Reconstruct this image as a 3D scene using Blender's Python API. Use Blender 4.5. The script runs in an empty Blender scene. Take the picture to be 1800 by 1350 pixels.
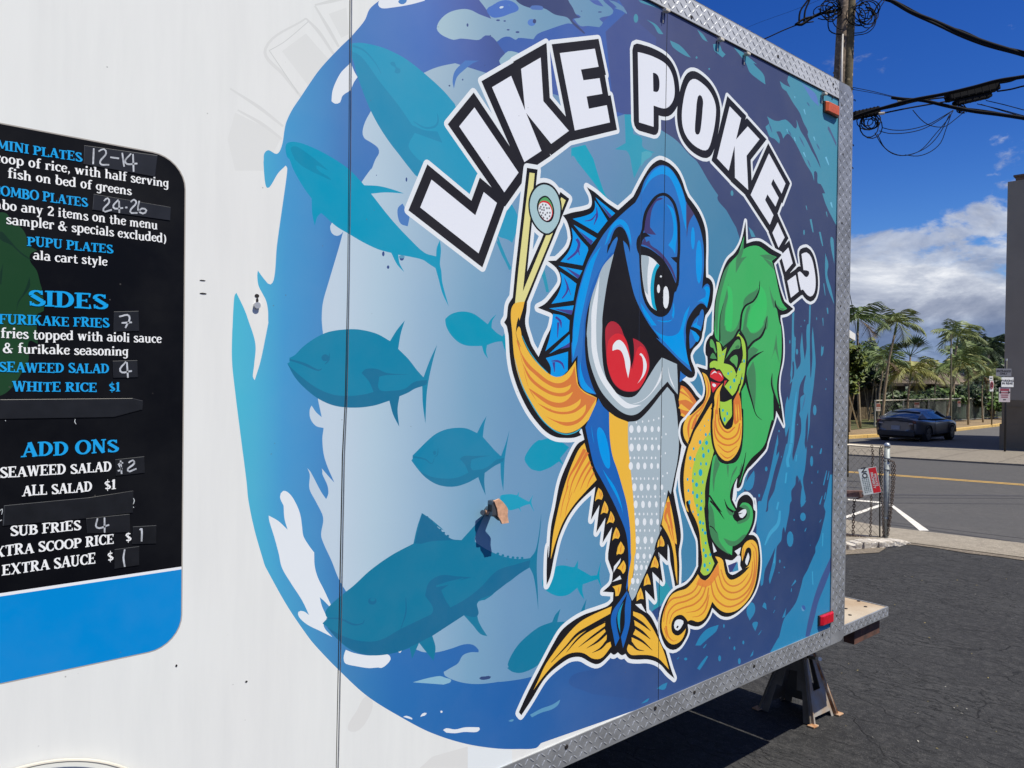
import bpy, bmesh, math, random
import numpy as np
from mathutils import Vector, Matrix
from mathutils.geometry import delaunay_2d_cdt
random.seed(7)
C = bpy.context.scene.collection
sc = bpy.context.scene

# ------------------------------------------------------------------ camera
F = 1330.0; W0, H0 = 1800.0, 1350.0
CAMH = 1.55
PHI = math.atan(1550 / F)                  # angle between view axis and the trailer's long side
PITCH = math.radians(-0.55); ROLL = 0.0125
fx, fy = math.cos(PHI), math.sin(PHI)      # forward direction in world XY (trailer side runs along +X)
fwd = Vector((fx * math.cos(PITCH), fy * math.cos(PITCH), math.sin(PITCH)))
right0 = Vector((fy, -fx, 0))
up0 = right0.cross(fwd)
right = right0 * math.cos(ROLL) + up0 * math.sin(ROLL)
up = right.cross(fwd)
CAM = Vector((0, 0, CAMH))
cd = bpy.data.cameras.new('camera'); cam = bpy.data.objects.new('camera', cd); C.objects.link(cam)
cam.matrix_world = Matrix(((right.x, up.x, -fwd.x, 0), (right.y, up.y, -fwd.y, 0), (right.z, up.z, -fwd.z, CAMH), (0, 0, 0, 1)))
cd.sensor_width = 36; cd.lens = F / W0 * 36; cd.clip_start = 0.05; cd.clip_end = 20000
sc.camera = cam

# ------------------------------------------------------------------ light
SUN_DIR = Vector((0.19, -0.53, 1.0)).normalized()     # towards the sun
sun_el = math.asin(SUN_DIR.z); sun_az = math.atan2(SUN_DIR.x, SUN_DIR.y)
ld = bpy.data.lights.new('sun', 'SUN'); ld.energy = 5.0; ld.angle = math.radians(0.53); ld.color = (1.0, 0.95, 0.83)
lo = bpy.data.objects.new('sun', ld); C.objects.link(lo)
lo.rotation_euler = (-SUN_DIR).to_track_quat('-Z', 'Y').to_euler(); lo.location = (2, -6, 12)
wd = bpy.data.worlds.new('World'); sc.world = wd; wd.use_nodes = True
nt = wd.node_tree; nt.nodes.clear()
def WN(t, **k):
    n = nt.nodes.new(t)
    for a, b in k.items(): setattr(n, a, b)
    return n
sky = WN('ShaderNodeTexSky', sky_type='NISHITA', sun_disc=False, sun_elevation=sun_el, sun_rotation=sun_az, altitude=0, air_density=1.0, dust_density=0.2, ozone_density=2.5)
hs = WN('ShaderNodeHueSaturation'); hs.inputs['Saturation'].default_value = 1.34; hs.inputs['Hue'].default_value = 0.508
SKYMUL = WN('ShaderNodeMix', data_type='RGBA', blend_type='MULTIPLY'); SKYMUL.inputs[0].default_value = 1
tc = WN('ShaderNodeTexCoord'); sep = WN('ShaderNodeSeparateXYZ')
# clouds live on a flat layer: direction / (z + c) gives cloud-plane coordinates
def MATH(op, a, b=None, clamp=False):
    n = WN('ShaderNodeMath', operation=op, use_clamp=clamp)
    for i, v in enumerate((a, b)):
        if v is None: continue
        if isinstance(v, (int, float)): n.inputs[i].default_value = v
        else: nt.links.new(v, n.inputs[i])
    return n.outputs[0]
def RAMP(v, stops, interp='LINEAR'):
    n = WN('ShaderNodeValToRGB'); n.color_ramp.interpolation = interp
    while len(n.color_ramp.elements) < len(stops): n.color_ramp.elements.new(0.5)
    for e, (p, c) in zip(n.color_ramp.elements, stops):
        e.position = p; e.color = (c, c, c, 1) if isinstance(c, (int, float)) else (*c, 1)
    nt.links.new(v, n.inputs[0]); return n.outputs[0]
L = nt.links.new
L(tc.outputs['Generated'], sep.inputs[0])
zz = MATH('ADD', MATH('MAXIMUM', sep.outputs[2], 0.0), 0.30)
cmb = WN('ShaderNodeCombineXYZ')
L(sep.outputs[0], cmb.inputs[0]); L(sep.outputs[1], cmb.inputs[1])
L(MATH('MULTIPLY', sep.outputs[2], 2.1), cmb.inputs[2])
def NOISE(scale, detail, rough=.55, dist=0., off=(0, 0, 0), vec=None):
    mp = WN('ShaderNodeMapping'); L(vec or cmb.outputs[0], mp.inputs[0]); mp.inputs['Location'].default_value = off
    n = WN('ShaderNodeTexNoise'); n.inputs['Scale'].default_value = scale; n.inputs['Detail'].default_value = detail
    n.inputs['Roughness'].default_value = rough; n.inputs['Distortion'].default_value = dist
    L(mp.outputs[0], n.inputs['Vector']); return n.outputs['Fac']
n1 = NOISE(4.2, 11, .58, .3, (3.1, 1.7, 0))
n2 = NOISE(13, 9, .6, .2, (7, 2, 4))
# cloud cover thins with height; unseen overhead cloud is added to whiten the fill
cover = RAMP(sep.outputs[2], [(0.0, .34), (.10, .27), (.17, .17), (.22, .015), (.27, .02), (.38, .0), (.6, .06), (.9, .12)])
cover2 = WN('ShaderNodeMath', operation='ADD')
cv = MATH('ADD', MATH('ADD', MATH('MULTIPLY', n1, .72), MATH('MULTIPLY', n2, .28)), cover)
mask = RAMP(cv, [(.575, 0.), (.63, .85), (.69, 1.)], 'EASE')
n3 = NOISE(7.5, 11, .62, .35, (1, 5, 2))
shade = RAMP(n3, [(.34, (.25, .30, .43)), (.46, (.38, .43, .56)), (.56, (.60, .65, .76)), (.68, (1.0, 1.02, 1.06))])
sky_s = 0.094
L(sky.outputs[0], hs.inputs['Color']); L(hs.outputs[0], SKYMUL.inputs['A'])
zr = RAMP(sep.outputs[2], [(0, (.80, .92, 1.12)), (.12, (.60, .80, 1.08)), (.30, (.42, .62, .98)), (.5, (.36, .56, .95)), (1, (.5, .7, 1.0))])
L(zr, SKYMUL.inputs['B'])
bg1 = WN('ShaderNodeBackground'); bg1.inputs[1].default_value = sky_s
L(SKYMUL.outputs['Result'], bg1.inputs[0])
bg2 = WN('ShaderNodeBackground'); bg2.inputs[1].default_value = 0.80
HZ = WN('ShaderNodeMix', data_type='RGBA', blend_type='MULTIPLY'); HZ.inputs[0].default_value = 1
L(shade, HZ.inputs['A']); L(RAMP(sep.outputs[2], [(0, (.62, .74, .9)), (.045, (.46, .58, .76)), (.062, (.6, .7, .84)), (.08, (1, 1, 1)), (.2, (1, 1, 1))]), HZ.inputs['B'])
L(HZ.outputs['Result'], bg2.inputs[0])
mx = WN('ShaderNodeMixShader'); L(mask, mx.inputs[0]); L(bg1.outputs[0], mx.inputs[1]); L(bg2.outputs[0], mx.inputs[2])
wo = WN('ShaderNodeOutputWorld'); L(mx.outputs[0], wo.inputs[0])
vs = sc.view_settings; vs.view_transform = 'Standard'; vs.look = 'None'; vs.exposure = 0.22; vs.gamma = 1; vs.use_curve_mapping = False
sc.cycles.max_bounces = 6

# ------------------------------------------------------------------ pixel -> place
def ray(px, py):
    return fwd * F + right * (px - W0 / 2) - up * (py - H0 / 2)
WY = 1.552                                    # the trailer's near side is the plane y = WY
def wall(px, py, y=WY):
    d = ray(px, py); t = y / d.y
    return (d.x * t, CAMH + d.z * t)
GS = -0.03                                    # the lot and street fall away gently ahead of the camera
def gz(x, y): return GS * min(40.0, x * fx + y * fy)
def ground(px, py, dz=0.0):
    d = ray(px, py); t = (dz - CAMH) / (d.z - GS * (d.x * fx + d.y * fy))
    if t < 0 or (d.x * fx + d.y * fy) * t > 40: t = (GS * 40 + dz - CAMH) / d.z
    return Vector((d.x * t, d.y * t, CAMH + d.z * t))
def at(px, py, depth):                        # point at a distance along the view axis
    d = ray(px, py); return CAM + d * (depth / F)

# ------------------------------------------------------------------ materials
def lin(c):
    c = c / 255.0
    return c / 12.92 if c <= 0.04045 else ((c + 0.055) / 1.055) ** 2.4
def rgb(t): return tuple(lin(v) for v in t)
_m = {}
def mat(name, col, rough=.6, metal=0., spec=.5, var=.12, nscale=8., bump=0., bscale=60., col2=None, emit=None, coat=0.):
    key = (name, col)
    if key in _m: return _m[key]
    m = bpy.data.materials.new(name); m.use_nodes = True; _m[key] = m
    t = m.node_tree; b = t.nodes['Principled BSDF']
    b.inputs['Roughness'].default_value = rough; b.inputs['Metallic'].default_value = metal
    b.inputs['Specular IOR Level'].default_value = spec
    if coat: b.inputs['Coat Weight'].default_value = coat
    tcn = t.nodes.new('ShaderNodeTexCoord')
    n = t.nodes.new('ShaderNodeTexNoise'); n.inputs['Scale'].default_value = nscale; n.inputs['Detail'].default_value = 6
    t.links.new(tcn.outputs['Object'], n.inputs['Vector'])
    mixn = t.nodes.new('ShaderNodeMix'); mixn.data_type = 'RGBA'
    c2 = col2 if col2 else tuple(v * (1 - var) for v in col)
    c1 = col if col2 else tuple(min(1, v * (1 + var * .5)) for v in col)
    mixn.inputs['A'].default_value = (*c1, 1); mixn.inputs['B'].default_value = (*c2, 1)
    mr = t.nodes.new('ShaderNodeMapRange'); mr.inputs['From Min'].default_value = .35; mr.inputs['From Max'].default_value = .68
    t.links.new(n.outputs['Fac'], mr.inputs['Value']); t.links.new(mr.outputs[0], mixn.inputs['Factor'])
    t.links.new(mixn.outputs['Result'], b.inputs['Base Color'])
    if bump:
        nb = t.nodes.new('ShaderNodeTexNoise'); nb.inputs['Scale'].default_value = bscale; nb.inputs['Detail'].default_value = 5
        bn = t.nodes.new('ShaderNodeBump'); bn.inputs['Strength'].default_value = bump; bn.inputs['Distance'].default_value = .01
        t.links.new(tcn.outputs['Object'], nb.inputs['Vector']); t.links.new(nb.outputs['Fac'], bn.inputs['Height']); t.links.new(bn.outputs[0], b.inputs['Normal'])
    if emit:
        b.inputs['Emission Color'].default_value = (*col, 1); b.inputs['Emission Strength'].default_value = emit
    return m

# ------------------------------------------------------------------ objects
def tag(o, label=None, cat=None, group=None, kind=None):
    if label: o['label'] = label
    if cat: o['category'] = cat
    if group: o['group'] = group
    if kind: o['kind'] = kind
    return o
def empty(name, loc, label, cat, group=None, rz=0):
    o = bpy.data.objects.new(name, None); C.objects.link(o); o.location = loc; o.rotation_euler.z = rz
    o.empty_display_size = .1
    return tag(o, label, cat, group)
def world_loc(o):
    v = Vector((0, 0, 0))
    while o is not None: v += o.location; o = o.parent
    return v
class MB:
    """collects polygons in world coordinates, then links them as one mesh object"""
    def __init__(s): s.v = []; s.f = []; s.m = []; s.mi = 0
    def face(s, pts, mi=None):
        n = len(s.v); s.v += [tuple(p) for p in pts]; s.f.append(tuple(range(n, n + len(pts)))); s.m.append(s.mi if mi is None else mi)
    def mesh(s, vs, fs, mi=None):
        n = len(s.v); s.v += [tuple(p) for p in vs]
        for f in fs: s.f.append(tuple(i + n for i in f)); s.m.append(s.mi if mi is None else mi)
    def box(s, c, size, ax=None, bevel=0):
        c = Vector(c); ax = ax or (Vector((1, 0, 0)), Vector((0, 1, 0)), Vector((0, 0, 1)))
        h = [ax[i] * (size[i] / 2) for i in range(3)]
        if not bevel:
            P = [c + h[0] * a + h[1] * b + h[2] * d for a, b, d in ((-1,-1,-1),(1,-1,-1),(1,1,-1),(-1,1,-1),(-1,-1,1),(1,-1,1),(1,1,1),(-1,1,1))]
            s.mesh(P, [(0,3,2,1),(4,5,6,7),(0,1,5,4),(1,2,6,5),(2,3,7,6),(3,0,4,7)])
        else:
            bm = bmesh.new(); bmesh.ops.create_cube(bm, size=1)
            for v in bm.verts: v.co = Vector((v.co.x * size[0], v.co.y * size[1], v.co.z * size[2]))
            bmesh.ops.bevel(bm, geom=bm.edges[:], offset=bevel, segments=2, affect='EDGES', profile=.6)
            bm.verts.index_update()
            s.mesh([c + ax[0] * v.co.x + ax[1] * v.co.y + ax[2] * v.co.z for v in bm.verts], [tuple(v.index for v in f.verts) for f in bm.faces]); bm.free()
    def tube(s, pts, r, n=8, caps=True):
        pts = [Vector(p) for p in pts]; rr = r if isinstance(r, (list, tuple)) else [r] * len(pts)
        ref = None; rings = []
        for i, p in enumerate(pts):
            d = (pts[min(i + 1, len(pts) - 1)] - pts[max(i - 1, 0)]).normalized()
            if ref is None: ref = d.orthogonal().normalized()
            ref = (ref - d * ref.dot(d)); ref = ref.normalized() if ref.length > 1e-6 else d.orthogonal().normalized()
            b = d.cross(ref)
            rings.append([p + (ref * math.cos(2 * math.pi * k / n) + b * math.sin(2 * math.pi * k / n)) * rr[i] for k in range(n)])
        vs = [q for ring in rings for q in ring]; fs = []
        for i in range(len(pts) - 1):
            for k in range(n):
                a = i * n + k; b2 = i * n + (k + 1) % n; fs.append((a, b2, b2 + n, a + n))
        if caps: fs.append(tuple(range(n - 1, -1, -1))); fs.append(tuple((len(pts) - 1) * n + k for k in range(n)))
        s.mesh(vs, fs)
    def prism(s, poly, dvec):
        """poly: planar loop of world points, extruded by dvec"""
        poly = [Vector(p) for p in poly]; n = len(poly); d = Vector(dvec)
        s.mesh(poly + [p + d for p in poly], [tuple(range(n - 1, -1, -1)), tuple(range(n, 2 * n))] + [(i, (i + 1) % n, (i + 1) % n + n, i + n) for i in range(n)])
    def build(s, name, mats, parent=None, smooth=False, base=None, kind=None):
        if not isinstance(mats, (list, tuple)): mats = [mats]
        off = Vector(base) if base is not None else (world_loc(parent) if parent else Vector((0, 0, 0)))
        me = bpy.data.meshes.new(name)
        me.from_pydata([(v[0] - off.x, v[1] - off.y, v[2] - off.z) for v in s.v], [], s.f)
        for m in mats: me.materials.append(m)
        me.polygons.foreach_set('material_index', s.m)
        if smooth: me.polygons.foreach_set('use_smooth', [True] * len(s.f))
        me.update()
        o = bpy.data.objects.new(name, me); C.objects.link(o)
        if parent: o.parent = parent
        if base is not None: o.location = off if parent is None else off - world_loc(parent)
        if kind: o['kind'] = kind
        return o

# ------------------------------------------------------------------ flat print: one planar sheet cut along every printed edge
CROPS = dict(a=(400,0,4.5), b=(700,0,4.5), c=(1080,0,4.5), d=(400,280,4.5), e=(400,560,4.5), f=(400,820,4.5), g=(560,1050,4.5),
    h=(680,250,5.625), i=(1160,130,5.625), j=(1200,340,5.625), k=(860,260,7.5), l=(860,420,7.5), m=(860,590,7.5), n=(1040,260,7.5),
    o=(1040,420,7.5), p=(1020,580,7.5), q=(940,740,5.625), r=(880,960,5.625), s=(880,1100,5.625), t=(1180,400,7.5), u=(1180,560,7.5),
    v=(1180,720,7.5), w=(1140,880,5.625), z1=(0,200,4.5), z2=(0,480,4.5), z3=(0,760,4.5), z4=(0,1050,4.5), aa=(700,520,7.5), bb=(710,720,7.5),
    cc=(740,860,5.625), dd=(1320,540,11.25), ee=(1320,660,11.25), ff=(1320,780,11.25), gg=(1160,1100,5.625), R5=(1400,1000,4.5), X=(0,0,1))
def P(spec):
    out = []; cx, cy, s = 0, 0, 1
    for tok in spec.replace(';', ' ').split():
        if tok in CROPS: cx, cy, s = CROPS[tok]; continue
        hard = tok.endswith('!'); x, y = tok.rstrip('!').split(',')
        out.append((cx + float(x) / s, cy + float(y) / s, hard))
    return out
def spline(pts, closed=True, step=4.0):
    n = len(pts); A = [np.array(p[:2]) for p in pts]; hard = [p[2] for p in pts]; out = []
    rng = range(n if closed else n - 1)
    for i in rng:
        p1, p2 = A[i], A[(i + 1) % n]
        p0 = A[(i - 1) % n] if (closed or i > 0) else p1
        p3 = A[(i + 2) % n] if (closed or i < n - 2) else p2
        L12 = np.linalg.norm(p2 - p1) + 1e-9
        def tan(a, b, c2, h):
            if h: return (c2 - a) if b is None else None
            d = c2 - a; l = np.linalg.norm(d)
            return d / l if l > 1e-9 else np.zeros(2)
        t1 = (p2 - p1) / L12 if hard[i] or (not closed and i == 0) else tan(p0, p1, p2, False)
        t2 = (p2 - p1) / L12 if hard[(i + 1) % n] or (not closed and i == n - 2) else tan(p1, p2, p3, False)
        if hard[i] and hard[(i + 1) % n]: out.append(p1); continue
        k = int(min(8, max(2, L12 / step)))
        m1, m2 = t1 * L12, t2 * L12
        for q in range(k):
            s = q / k
            out.append((2*s**3-3*s*s+1)*p1 + (s**3-2*s*s+s)*m1 + (-2*s**3+3*s*s)*p2 + (s**3-s*s)*m2)
    if not closed: out.append(A[-1])
    return out
def to_wall(pts): return np.array([wall(p[0], p[1]) for p in pts])
SHAPES = []
def fill(owner, col, spec, smooth=True, raw=None):
    pts = P(spec) if raw is None else raw
    q = spline(pts) if smooth else [p[:2] for p in pts]
    w = to_wall(q); SHAPES.append(([w], col, owner)); return w
def ribbon(q, w):
    q = [np.array(p[:2]) for p in q]; n = len(q); L_, R_ = [], []
    for i in range(n):
        d = q[min(i + 1, n - 1)] - q[max(i - 1, 0)]; d = d / (np.linalg.norm(d) + 1e-9); nn = np.array((-d[1], d[0]))
        s = i / (n - 1); ww = np.interp(s, np.linspace(0, 1, len(w)), w) / 2
        L_.append(q[i] + nn * ww); R_.append(q[i] - nn * ww)
    return L_ + R_[::-1]
def stroke(owner, col, spec, w, smooth=True):
    """w: widths in photograph pixels along the stroke"""
    pts = P(spec); q = spline(pts, False) if smooth else [p[:2] for p in pts]
    if not isinstance(w, (list, tuple)): w = [w, w]
    SHAPES.append(([to_wall(ribbon(q, w))], col, owner))
def oval(owner, col, crop, x, y, rx, ry=None, n=None):
    ry = ry or rx; cx, cy, s = CROPS[crop]; n = n or (7 if rx / s < 2 else 12)
    q = [(cx + (x + rx * math.cos(2*math.pi*k/n)) / s, cy + (y + ry * math.sin(2*math.pi*k/n)) / s) for k in range(n)]
    SHAPES.append(([to_wall(q)], col, owner))
def area(w): x, y = w[:, 0], w[:, 1]; return .5 * np.sum(x * np.roll(y, -1) - y * np.roll(x, -1))
def offset(w, r, miter=False):
    """grow a closed loop by r; returns a raw loop whose positive-winding region is the grown shape"""
    if area(w) < 0: w = w[::-1]
    keep = [0]
    for i in range(1, len(w)):
        if np.linalg.norm(w[i] - w[keep[-1]]) > 1e-5: keep.append(i)
    w = w[keep]; n = len(w); out = []
    for i in range(n):
        a, b, c = w[i - 1], w[i], w[(i + 1) % n]
        d1 = (b - a) / (np.linalg.norm(b - a) + 1e-12); d2 = (c - b) / (np.linalg.norm(c - b) + 1e-12)
        n1 = np.array((d1[1], -d1[0])); n2 = np.array((d2[1], -d2[0])); cr = d1[0]*d2[1] - d1[1]*d2[0]; dt = float(np.dot(d1, d2))
        if cr > 0.05:
            if miter and dt > -0.86: out.append(b + (n1 + n2) / (1 + dt) * r)
            else:
                a1 = math.atan2(n1[1], n1[0]); da = math.acos(max(-1, min(1, dt))); k = max(1, int(da / .5))
                for q in range(k + 1): out.append(b + r * np.array((math.cos(a1 + da*q/k), math.sin(a1 + da*q/k))))
        elif cr < -0.3: out += [b + n1 * r, b, b + n2 * r]
        else: out.append(b + (n1 + n2) / max(1e-6, np.linalg.norm(n1 + n2)) * r)
    return np.array(out)
def outline(owner, col, loops, r, miter=False):
    for w in loops: SHAPES.append(([offset(w, r, miter)], col, owner))
def winding(loop, X, Z):
    x0, y0 = loop[:, 0], loop[:, 1]; x1, y1 = np.roll(x0, -1), np.roll(y0, -1); wn = np.zeros(len(X), int)
    for k in range(len(loop)):
        cr = (x1[k] - x0[k]) * (Z - y0[k]) - (X - x0[k]) * (y1[k] - y0[k])
        wn += ((y0[k] <= Z) & (y1[k] > Z) & (cr > 0)).astype(int); wn -= ((y0[k] > Z) & (y1[k] <= Z) & (cr < 0)).astype(int)
    return wn
def planar(shapes, pos_only=()):
    """cut the plane along all loops, give every triangle the topmost shape that covers it"""
    V, E = [], []
    for loops, _, _ in shapes:
        for lp in loops:
            n = len(V); m = len(lp); V += [Vector((p[0] * 100, p[1] * 100)) for p in lp]; E += [(n + i, n + (i + 1) % m) for i in range(m)]
    vo, eo, fo, *_ = delaunay_2d_cdt(V, E, [], 0, 1e-4)
    co = np.array([(v[0] / 100, v[1] / 100) for v in vo]); tri = np.array([f for f in fo if len(f) == 3])
    cen = co[tri].mean(axis=1); ar = np.abs((co[tri[:,1],0]-co[tri[:,0],0])*(co[tri[:,2],1]-co[tri[:,0],1])-(co[tri[:,2],0]-co[tri[:,0],0])*(co[tri[:,1],1]-co[tri[:,0],1]))
    ok = ar > 1e-11; tri, cen = tri[ok], cen[ok]
    top = np.full(len(tri), -1)
    for si, (loops, _, _) in enumerate(shapes):
        for lp in loops:
            mn, mxx = lp.min(axis=0), lp.max(axis=0)
            idx = np.nonzero((cen[:,0] >= mn[0]) & (cen[:,0] <= mxx[0]) & (cen[:,1] >= mn[1]) & (cen[:,1] <= mxx[1]))[0]
            if len(idx) == 0: continue
            wn = winding(lp, cen[idx, 0], cen[idx, 1])
            inside = wn > 0 if area(lp) > 0 else wn < 0
            top[idx[inside]] = si
    return co, tri, top
# ------------------------------------------------------------------ the print on the trailer side
WHT = (226, 231, 234); BLK = (38, 37, 42); INK = (30, 29, 33)
BLU = (40, 112, 188); SKY = (0, 150, 226); NVY = (28, 98, 178); PUR = (72, 66, 128); YEL = (236, 184, 66); ORG = (214, 122, 58)
GRY = (166, 182, 190); RED = (212, 44, 54); DRD = (174, 42, 56); TEA = (56, 168, 192); STK = (222, 216, 142)
T1c, T1d, T2c, T3c, T3d, T4c, T4d, T8c, T8d, T5c = (46,152,186),(44,140,176),(6,150,184),(20,130,164),(24,112,148),(26,130,166),(26,118,154),(24,120,154),(26,106,144),(8,148,178)
GRN, GRD, GLI, LIM, DOT = (66, 176, 98), (68, 132, 88), (60, 190, 100), (164, 205, 74), (26, 164, 194)
PANEL = (229, 231, 227)
mu = 'mural_print'
# wave, cut to the splash outline; it runs on under the tread-plate trim
fill(mu, 'ring', 'a 1205,0! 1125,70 1085,160 1000,265 968,300 890,375 780,490 705,580 580,765 510,870 465,965 450,1030 435,1130 410,1200 385,1218 350,1200 320,1187 290,1215 285,1280 d 283,0 290,120 300,200 315,227 340,210 400,110 460,50! 472,70 465,150 440,330 390,690 370,930 340,990 300,960 240,880! 235,920 245,1000 275,1060 305,1120 320,1200 322,1290 e 325,20 300,150 260,340 215,487! 200,460 210,370 220,200 160,0 d 130,1180 70,1055! 55,1080 45,1200 38,1350 e 38,50 35,330 60,580 100,900 150,1290 f 165,270 215,510 290,770! 300,795 470,1100 640,1350 g 0,410 160,575 390,785 700,975 900,1075 1150,1155 1400,1195 1600,1200 1720,1192 s 400,1160! 1200,880! X 1400,1150! 1466,1120! 1480,650! 1480,165! 1140,-20! 960,-90! 800,-130! 740,-90 690,-40')
# pale water behind the fish
fill(mu, 'pale', 'a 1800,500! 1700,520 1620,545 1555,575! 1300,800! 1135,877! 1090,960 1068,1040 1080,1090 1140,1130 1190,1170 1198,1210 1170,1260 1135,1350 d 1140,70 1060,180! 1000,400! 830,495! 812,530 825,585 865,606 900,590 915,570! 880,700 800,970 755,1130 745,1250 750,1340 e 755,120 730,400 715,640! 745,780! 700,740 665,688! 650,720 655,790 700,850 760,865! 750,950 760,1070 790,1170 845,1297! 810,1260 745,1185! 750,1210 f 750,60 790,150 797,215 780,258! 740,200 655,40 630,12! 650,60 648,175 700,280 750,380 757,430 740,540 760,610 820,740 880,890 935,985! 1500,1300! g 790,360! 770,412! 830,433 930,435 1050,405 1150,372 1220,375 1265,415 1265,435! 1200,435 1140,460 1105,520 1050,555 990,590! 1000,620 1100,665 1220,685 1340,680 1500,655 1700,625 s 0,548 300,505 r 1000,1000! X 1143,1078 1157,1067 1200,1055! 1200,1022! 1280,1002! 1285,985 1300,900 1330,750 1332,600 1310,450! j 530,340! 440,180 350,20 n 1800,820 1550,450 1390,180 c 600,1230 490,1110 380,1035! 130,905 40,900 b 1740,905!')
# top of the mural: pale foam and bright blue
fill(mu, 'foam', 'b 305,225 330,160 400,100 500,72 570,78 640,112 735,148! 700,80 640,0! 620,-120! 930,-120! 930,0! 1040,60 1150,65 1240,115 1340,140 1380,190! 1340,185 1200,230 1100,270 1070,310! 950,300 930,315 880,290 830,295 780,330! 740,290 690,280 640,315 560,310 490,305 440,315 380,295 330,265')
fill(mu, (82,118,190), 'b 700,75 740,45 800,10 850,0 900,10 945,45 950,80 880,110 810,135 740,135')
fill(mu, (200,215,225), 'b 800,58 820,48 835,55 810,68'); oval(mu, (90,130,185), 'b', 878, 40, 6, 9)
fill(mu, (70,102,170), 'b 780,330! 830,295 880,290 930,315 950,300 1070,310! 1100,270 1200,230 1340,185 1380,190! 1480,300! 1000,520! 820,440! 845,425 820,390')
fill(mu, (150,182,196), 'b 830,440! 870,405 940,415 1000,440! 820,520! 798,480')
fill(mu, (70,102,170), 'b 1440,270! 1500,205! 1590,215! 1620,175! 1700,90! 1740,0! 1800,0! 1800,900! 1500,1000! 1400,400!')
fill(mu, (76,90,142), 'b 1640,250! 1800,100! c 400,300! 420,1000! 0,880! b 1700,850!')
fill(mu, 'foam', 'b 1345,-90! 1345,0 1400,110 1445,130 1390,150! 1440,205 1500,205 1590,215! 1620,178 1590,148 1680,120 1702,85 1655,35 1620,0 1600,-90!')
fill(mu, (68,78,118), 'b 930,-90! 930,0 1040,62 1150,65 1240,115 1340,140 1380,190 1470,268! 1480,262! 1420,200 1378,160 1390,145 1445,138! 1410,120 1380,60 1345,0 1340,-90!')
fill(mu, (90,120,180), 'b 1040,60 1090,42 1150,65 1090,78'); oval(mu, (92,130,196), 'b', 1055, 178, 32, 28); oval(mu, (72,80,120), 'b', 1078, 168, 14, 18)
fill(mu, (82,104,170), 'b 1510,0! 1560,35 1625,52! 1600,20 1580,0!')
fill(mu, (104,142,176), 'b 1662,0! 1720,15 1790,60 c 95,75 98,112! 60,85 0,62 b 1730,60')
for x, y, rx, ry in ((548,198,8,14),(790,160,16,7),(842,166,10,6),(870,236,12,6),(944,254,16,8),(728,282,6,6),(1595,95,16,5),(1450,88,4,5),(606,543,4,5),(685,516,5,5),(510,630,6,8),(405,679,4,4)):
    oval(mu, (74, 90, 138), 'b', x, y, rx, ry)
fill(mu, (82,124,186), 'b 530,478! 640,480! 590,500 520,555 465,610 440,700! 430,640 450,560')
# right-hand side: deep water in front of it teal splashes
fill(mu, 'navy', 'c 0,-60! 180,-60! 420,60! 1760,760! X 1476,300! 1472,1110! 1200,1240! 1040,1220! 1000,1195 1060,1170 1110,1110 1143,1078 1157,1067 1200,1055! 1200,1022! 1280,1002! 1285,985 1300,900 1330,750 1332,600 1310,450! j 530,340! 440,180 350,20 n 1800,820 1550,450 1390,180 c 600,1230 490,1110 380,1035! 300,900! 330,300! 100,100!')
tl = 'teal'
fill(mu, tl, 'i 1280,0! 1600,165! 1760,250! 1760,1350! 1680,1350! 1640,1200 1590,1090 1560,1080 1540,960 1525,1060! 1500,980 1450,900 1400,800 1350,700 1300,620 1260,590 1220,640! 1190,570 1150,570! 1185,650 1180,690! 1130,640 1085,620 1060,560 1045,520 1080,490 1060,420! 1130,460 1180,465 1240,450 1300,500 1345,540 1350,450! 1390,560 1440,640 1500,760 1540,830 1590,935! 1570,860 1500,700 1460,600 1465,570 1420,480 1380,380 1320,290 1250,170! 1210,140 1185,70! 1240,110 1290,130! 1260,60')
fill(mu, (96,130,192), 'i 1400,90! 1470,140 1540,200 1572,320! 1500,250 1440,150'); fill(mu, (84,100,134), 'i 1660,520 1700,580 1745,680! 1745,720! 1690,600')
for s_ in ('c 940,370! 1010,410 1130,510! 1100,500 1180,590 1195,668! 1140,630 1070,570 1040,500', 'c 780,350! 830,350 850,400 880,430! 855,455! 820,425 790,400', 'c 440,320! 520,360 605,455! 560,440 460,370',
           'c 655,235! 700,270 738,330! 700,310', 'c 255,155! 330,195 388,270! 350,265 310,200', 'c 190,0! 300,30 400,95! 330,60 210,20',
           'j 1380,0! 1520,0! 1520,320! 1420,120', 'j 1410,590! 1440,700 1430,800 1470,950 1500,1100! 1440,950 1410,820', 'j 1465,430 1490,450 1500,700! 1465,520', 'j 650,330! 690,370 720,430! 680,430!'):
    fill(mu, tl, s_)
for q_ in (('c',170,145,18,35),('c',650,455,8,10),('c',750,545,7,8),('i',712,1178,13,28),('j',1200,385,8,28),('j',490,0,12,24)): oval(mu, tl, *q_)
for s_, w_ in (('i 1425,350 1438,400',2.2),('i 1520,620 1535,660',2),('i 1640,820 1670,900',3),('i 1330,625 1340,665',2),('i 1420,775 1440,820',2.4),('i 1255,545 1262,575',1.8),('i 1690,1270 1705,1320',3),('i 1332,220 1336,240',1.6)):
    stroke(mu, (118,188,214), s_, [w_, w_*.5])
for s_ in ('i 1455,280 1480,320','i 1380,620 1430,720','i 1460,850 1490,920','i 1270,560 1300,610','i 1550,690 1580,750','i 1080,490 1110,580'): stroke(mu, (74,104,140), s_, [1, 2.4, .6])
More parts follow.
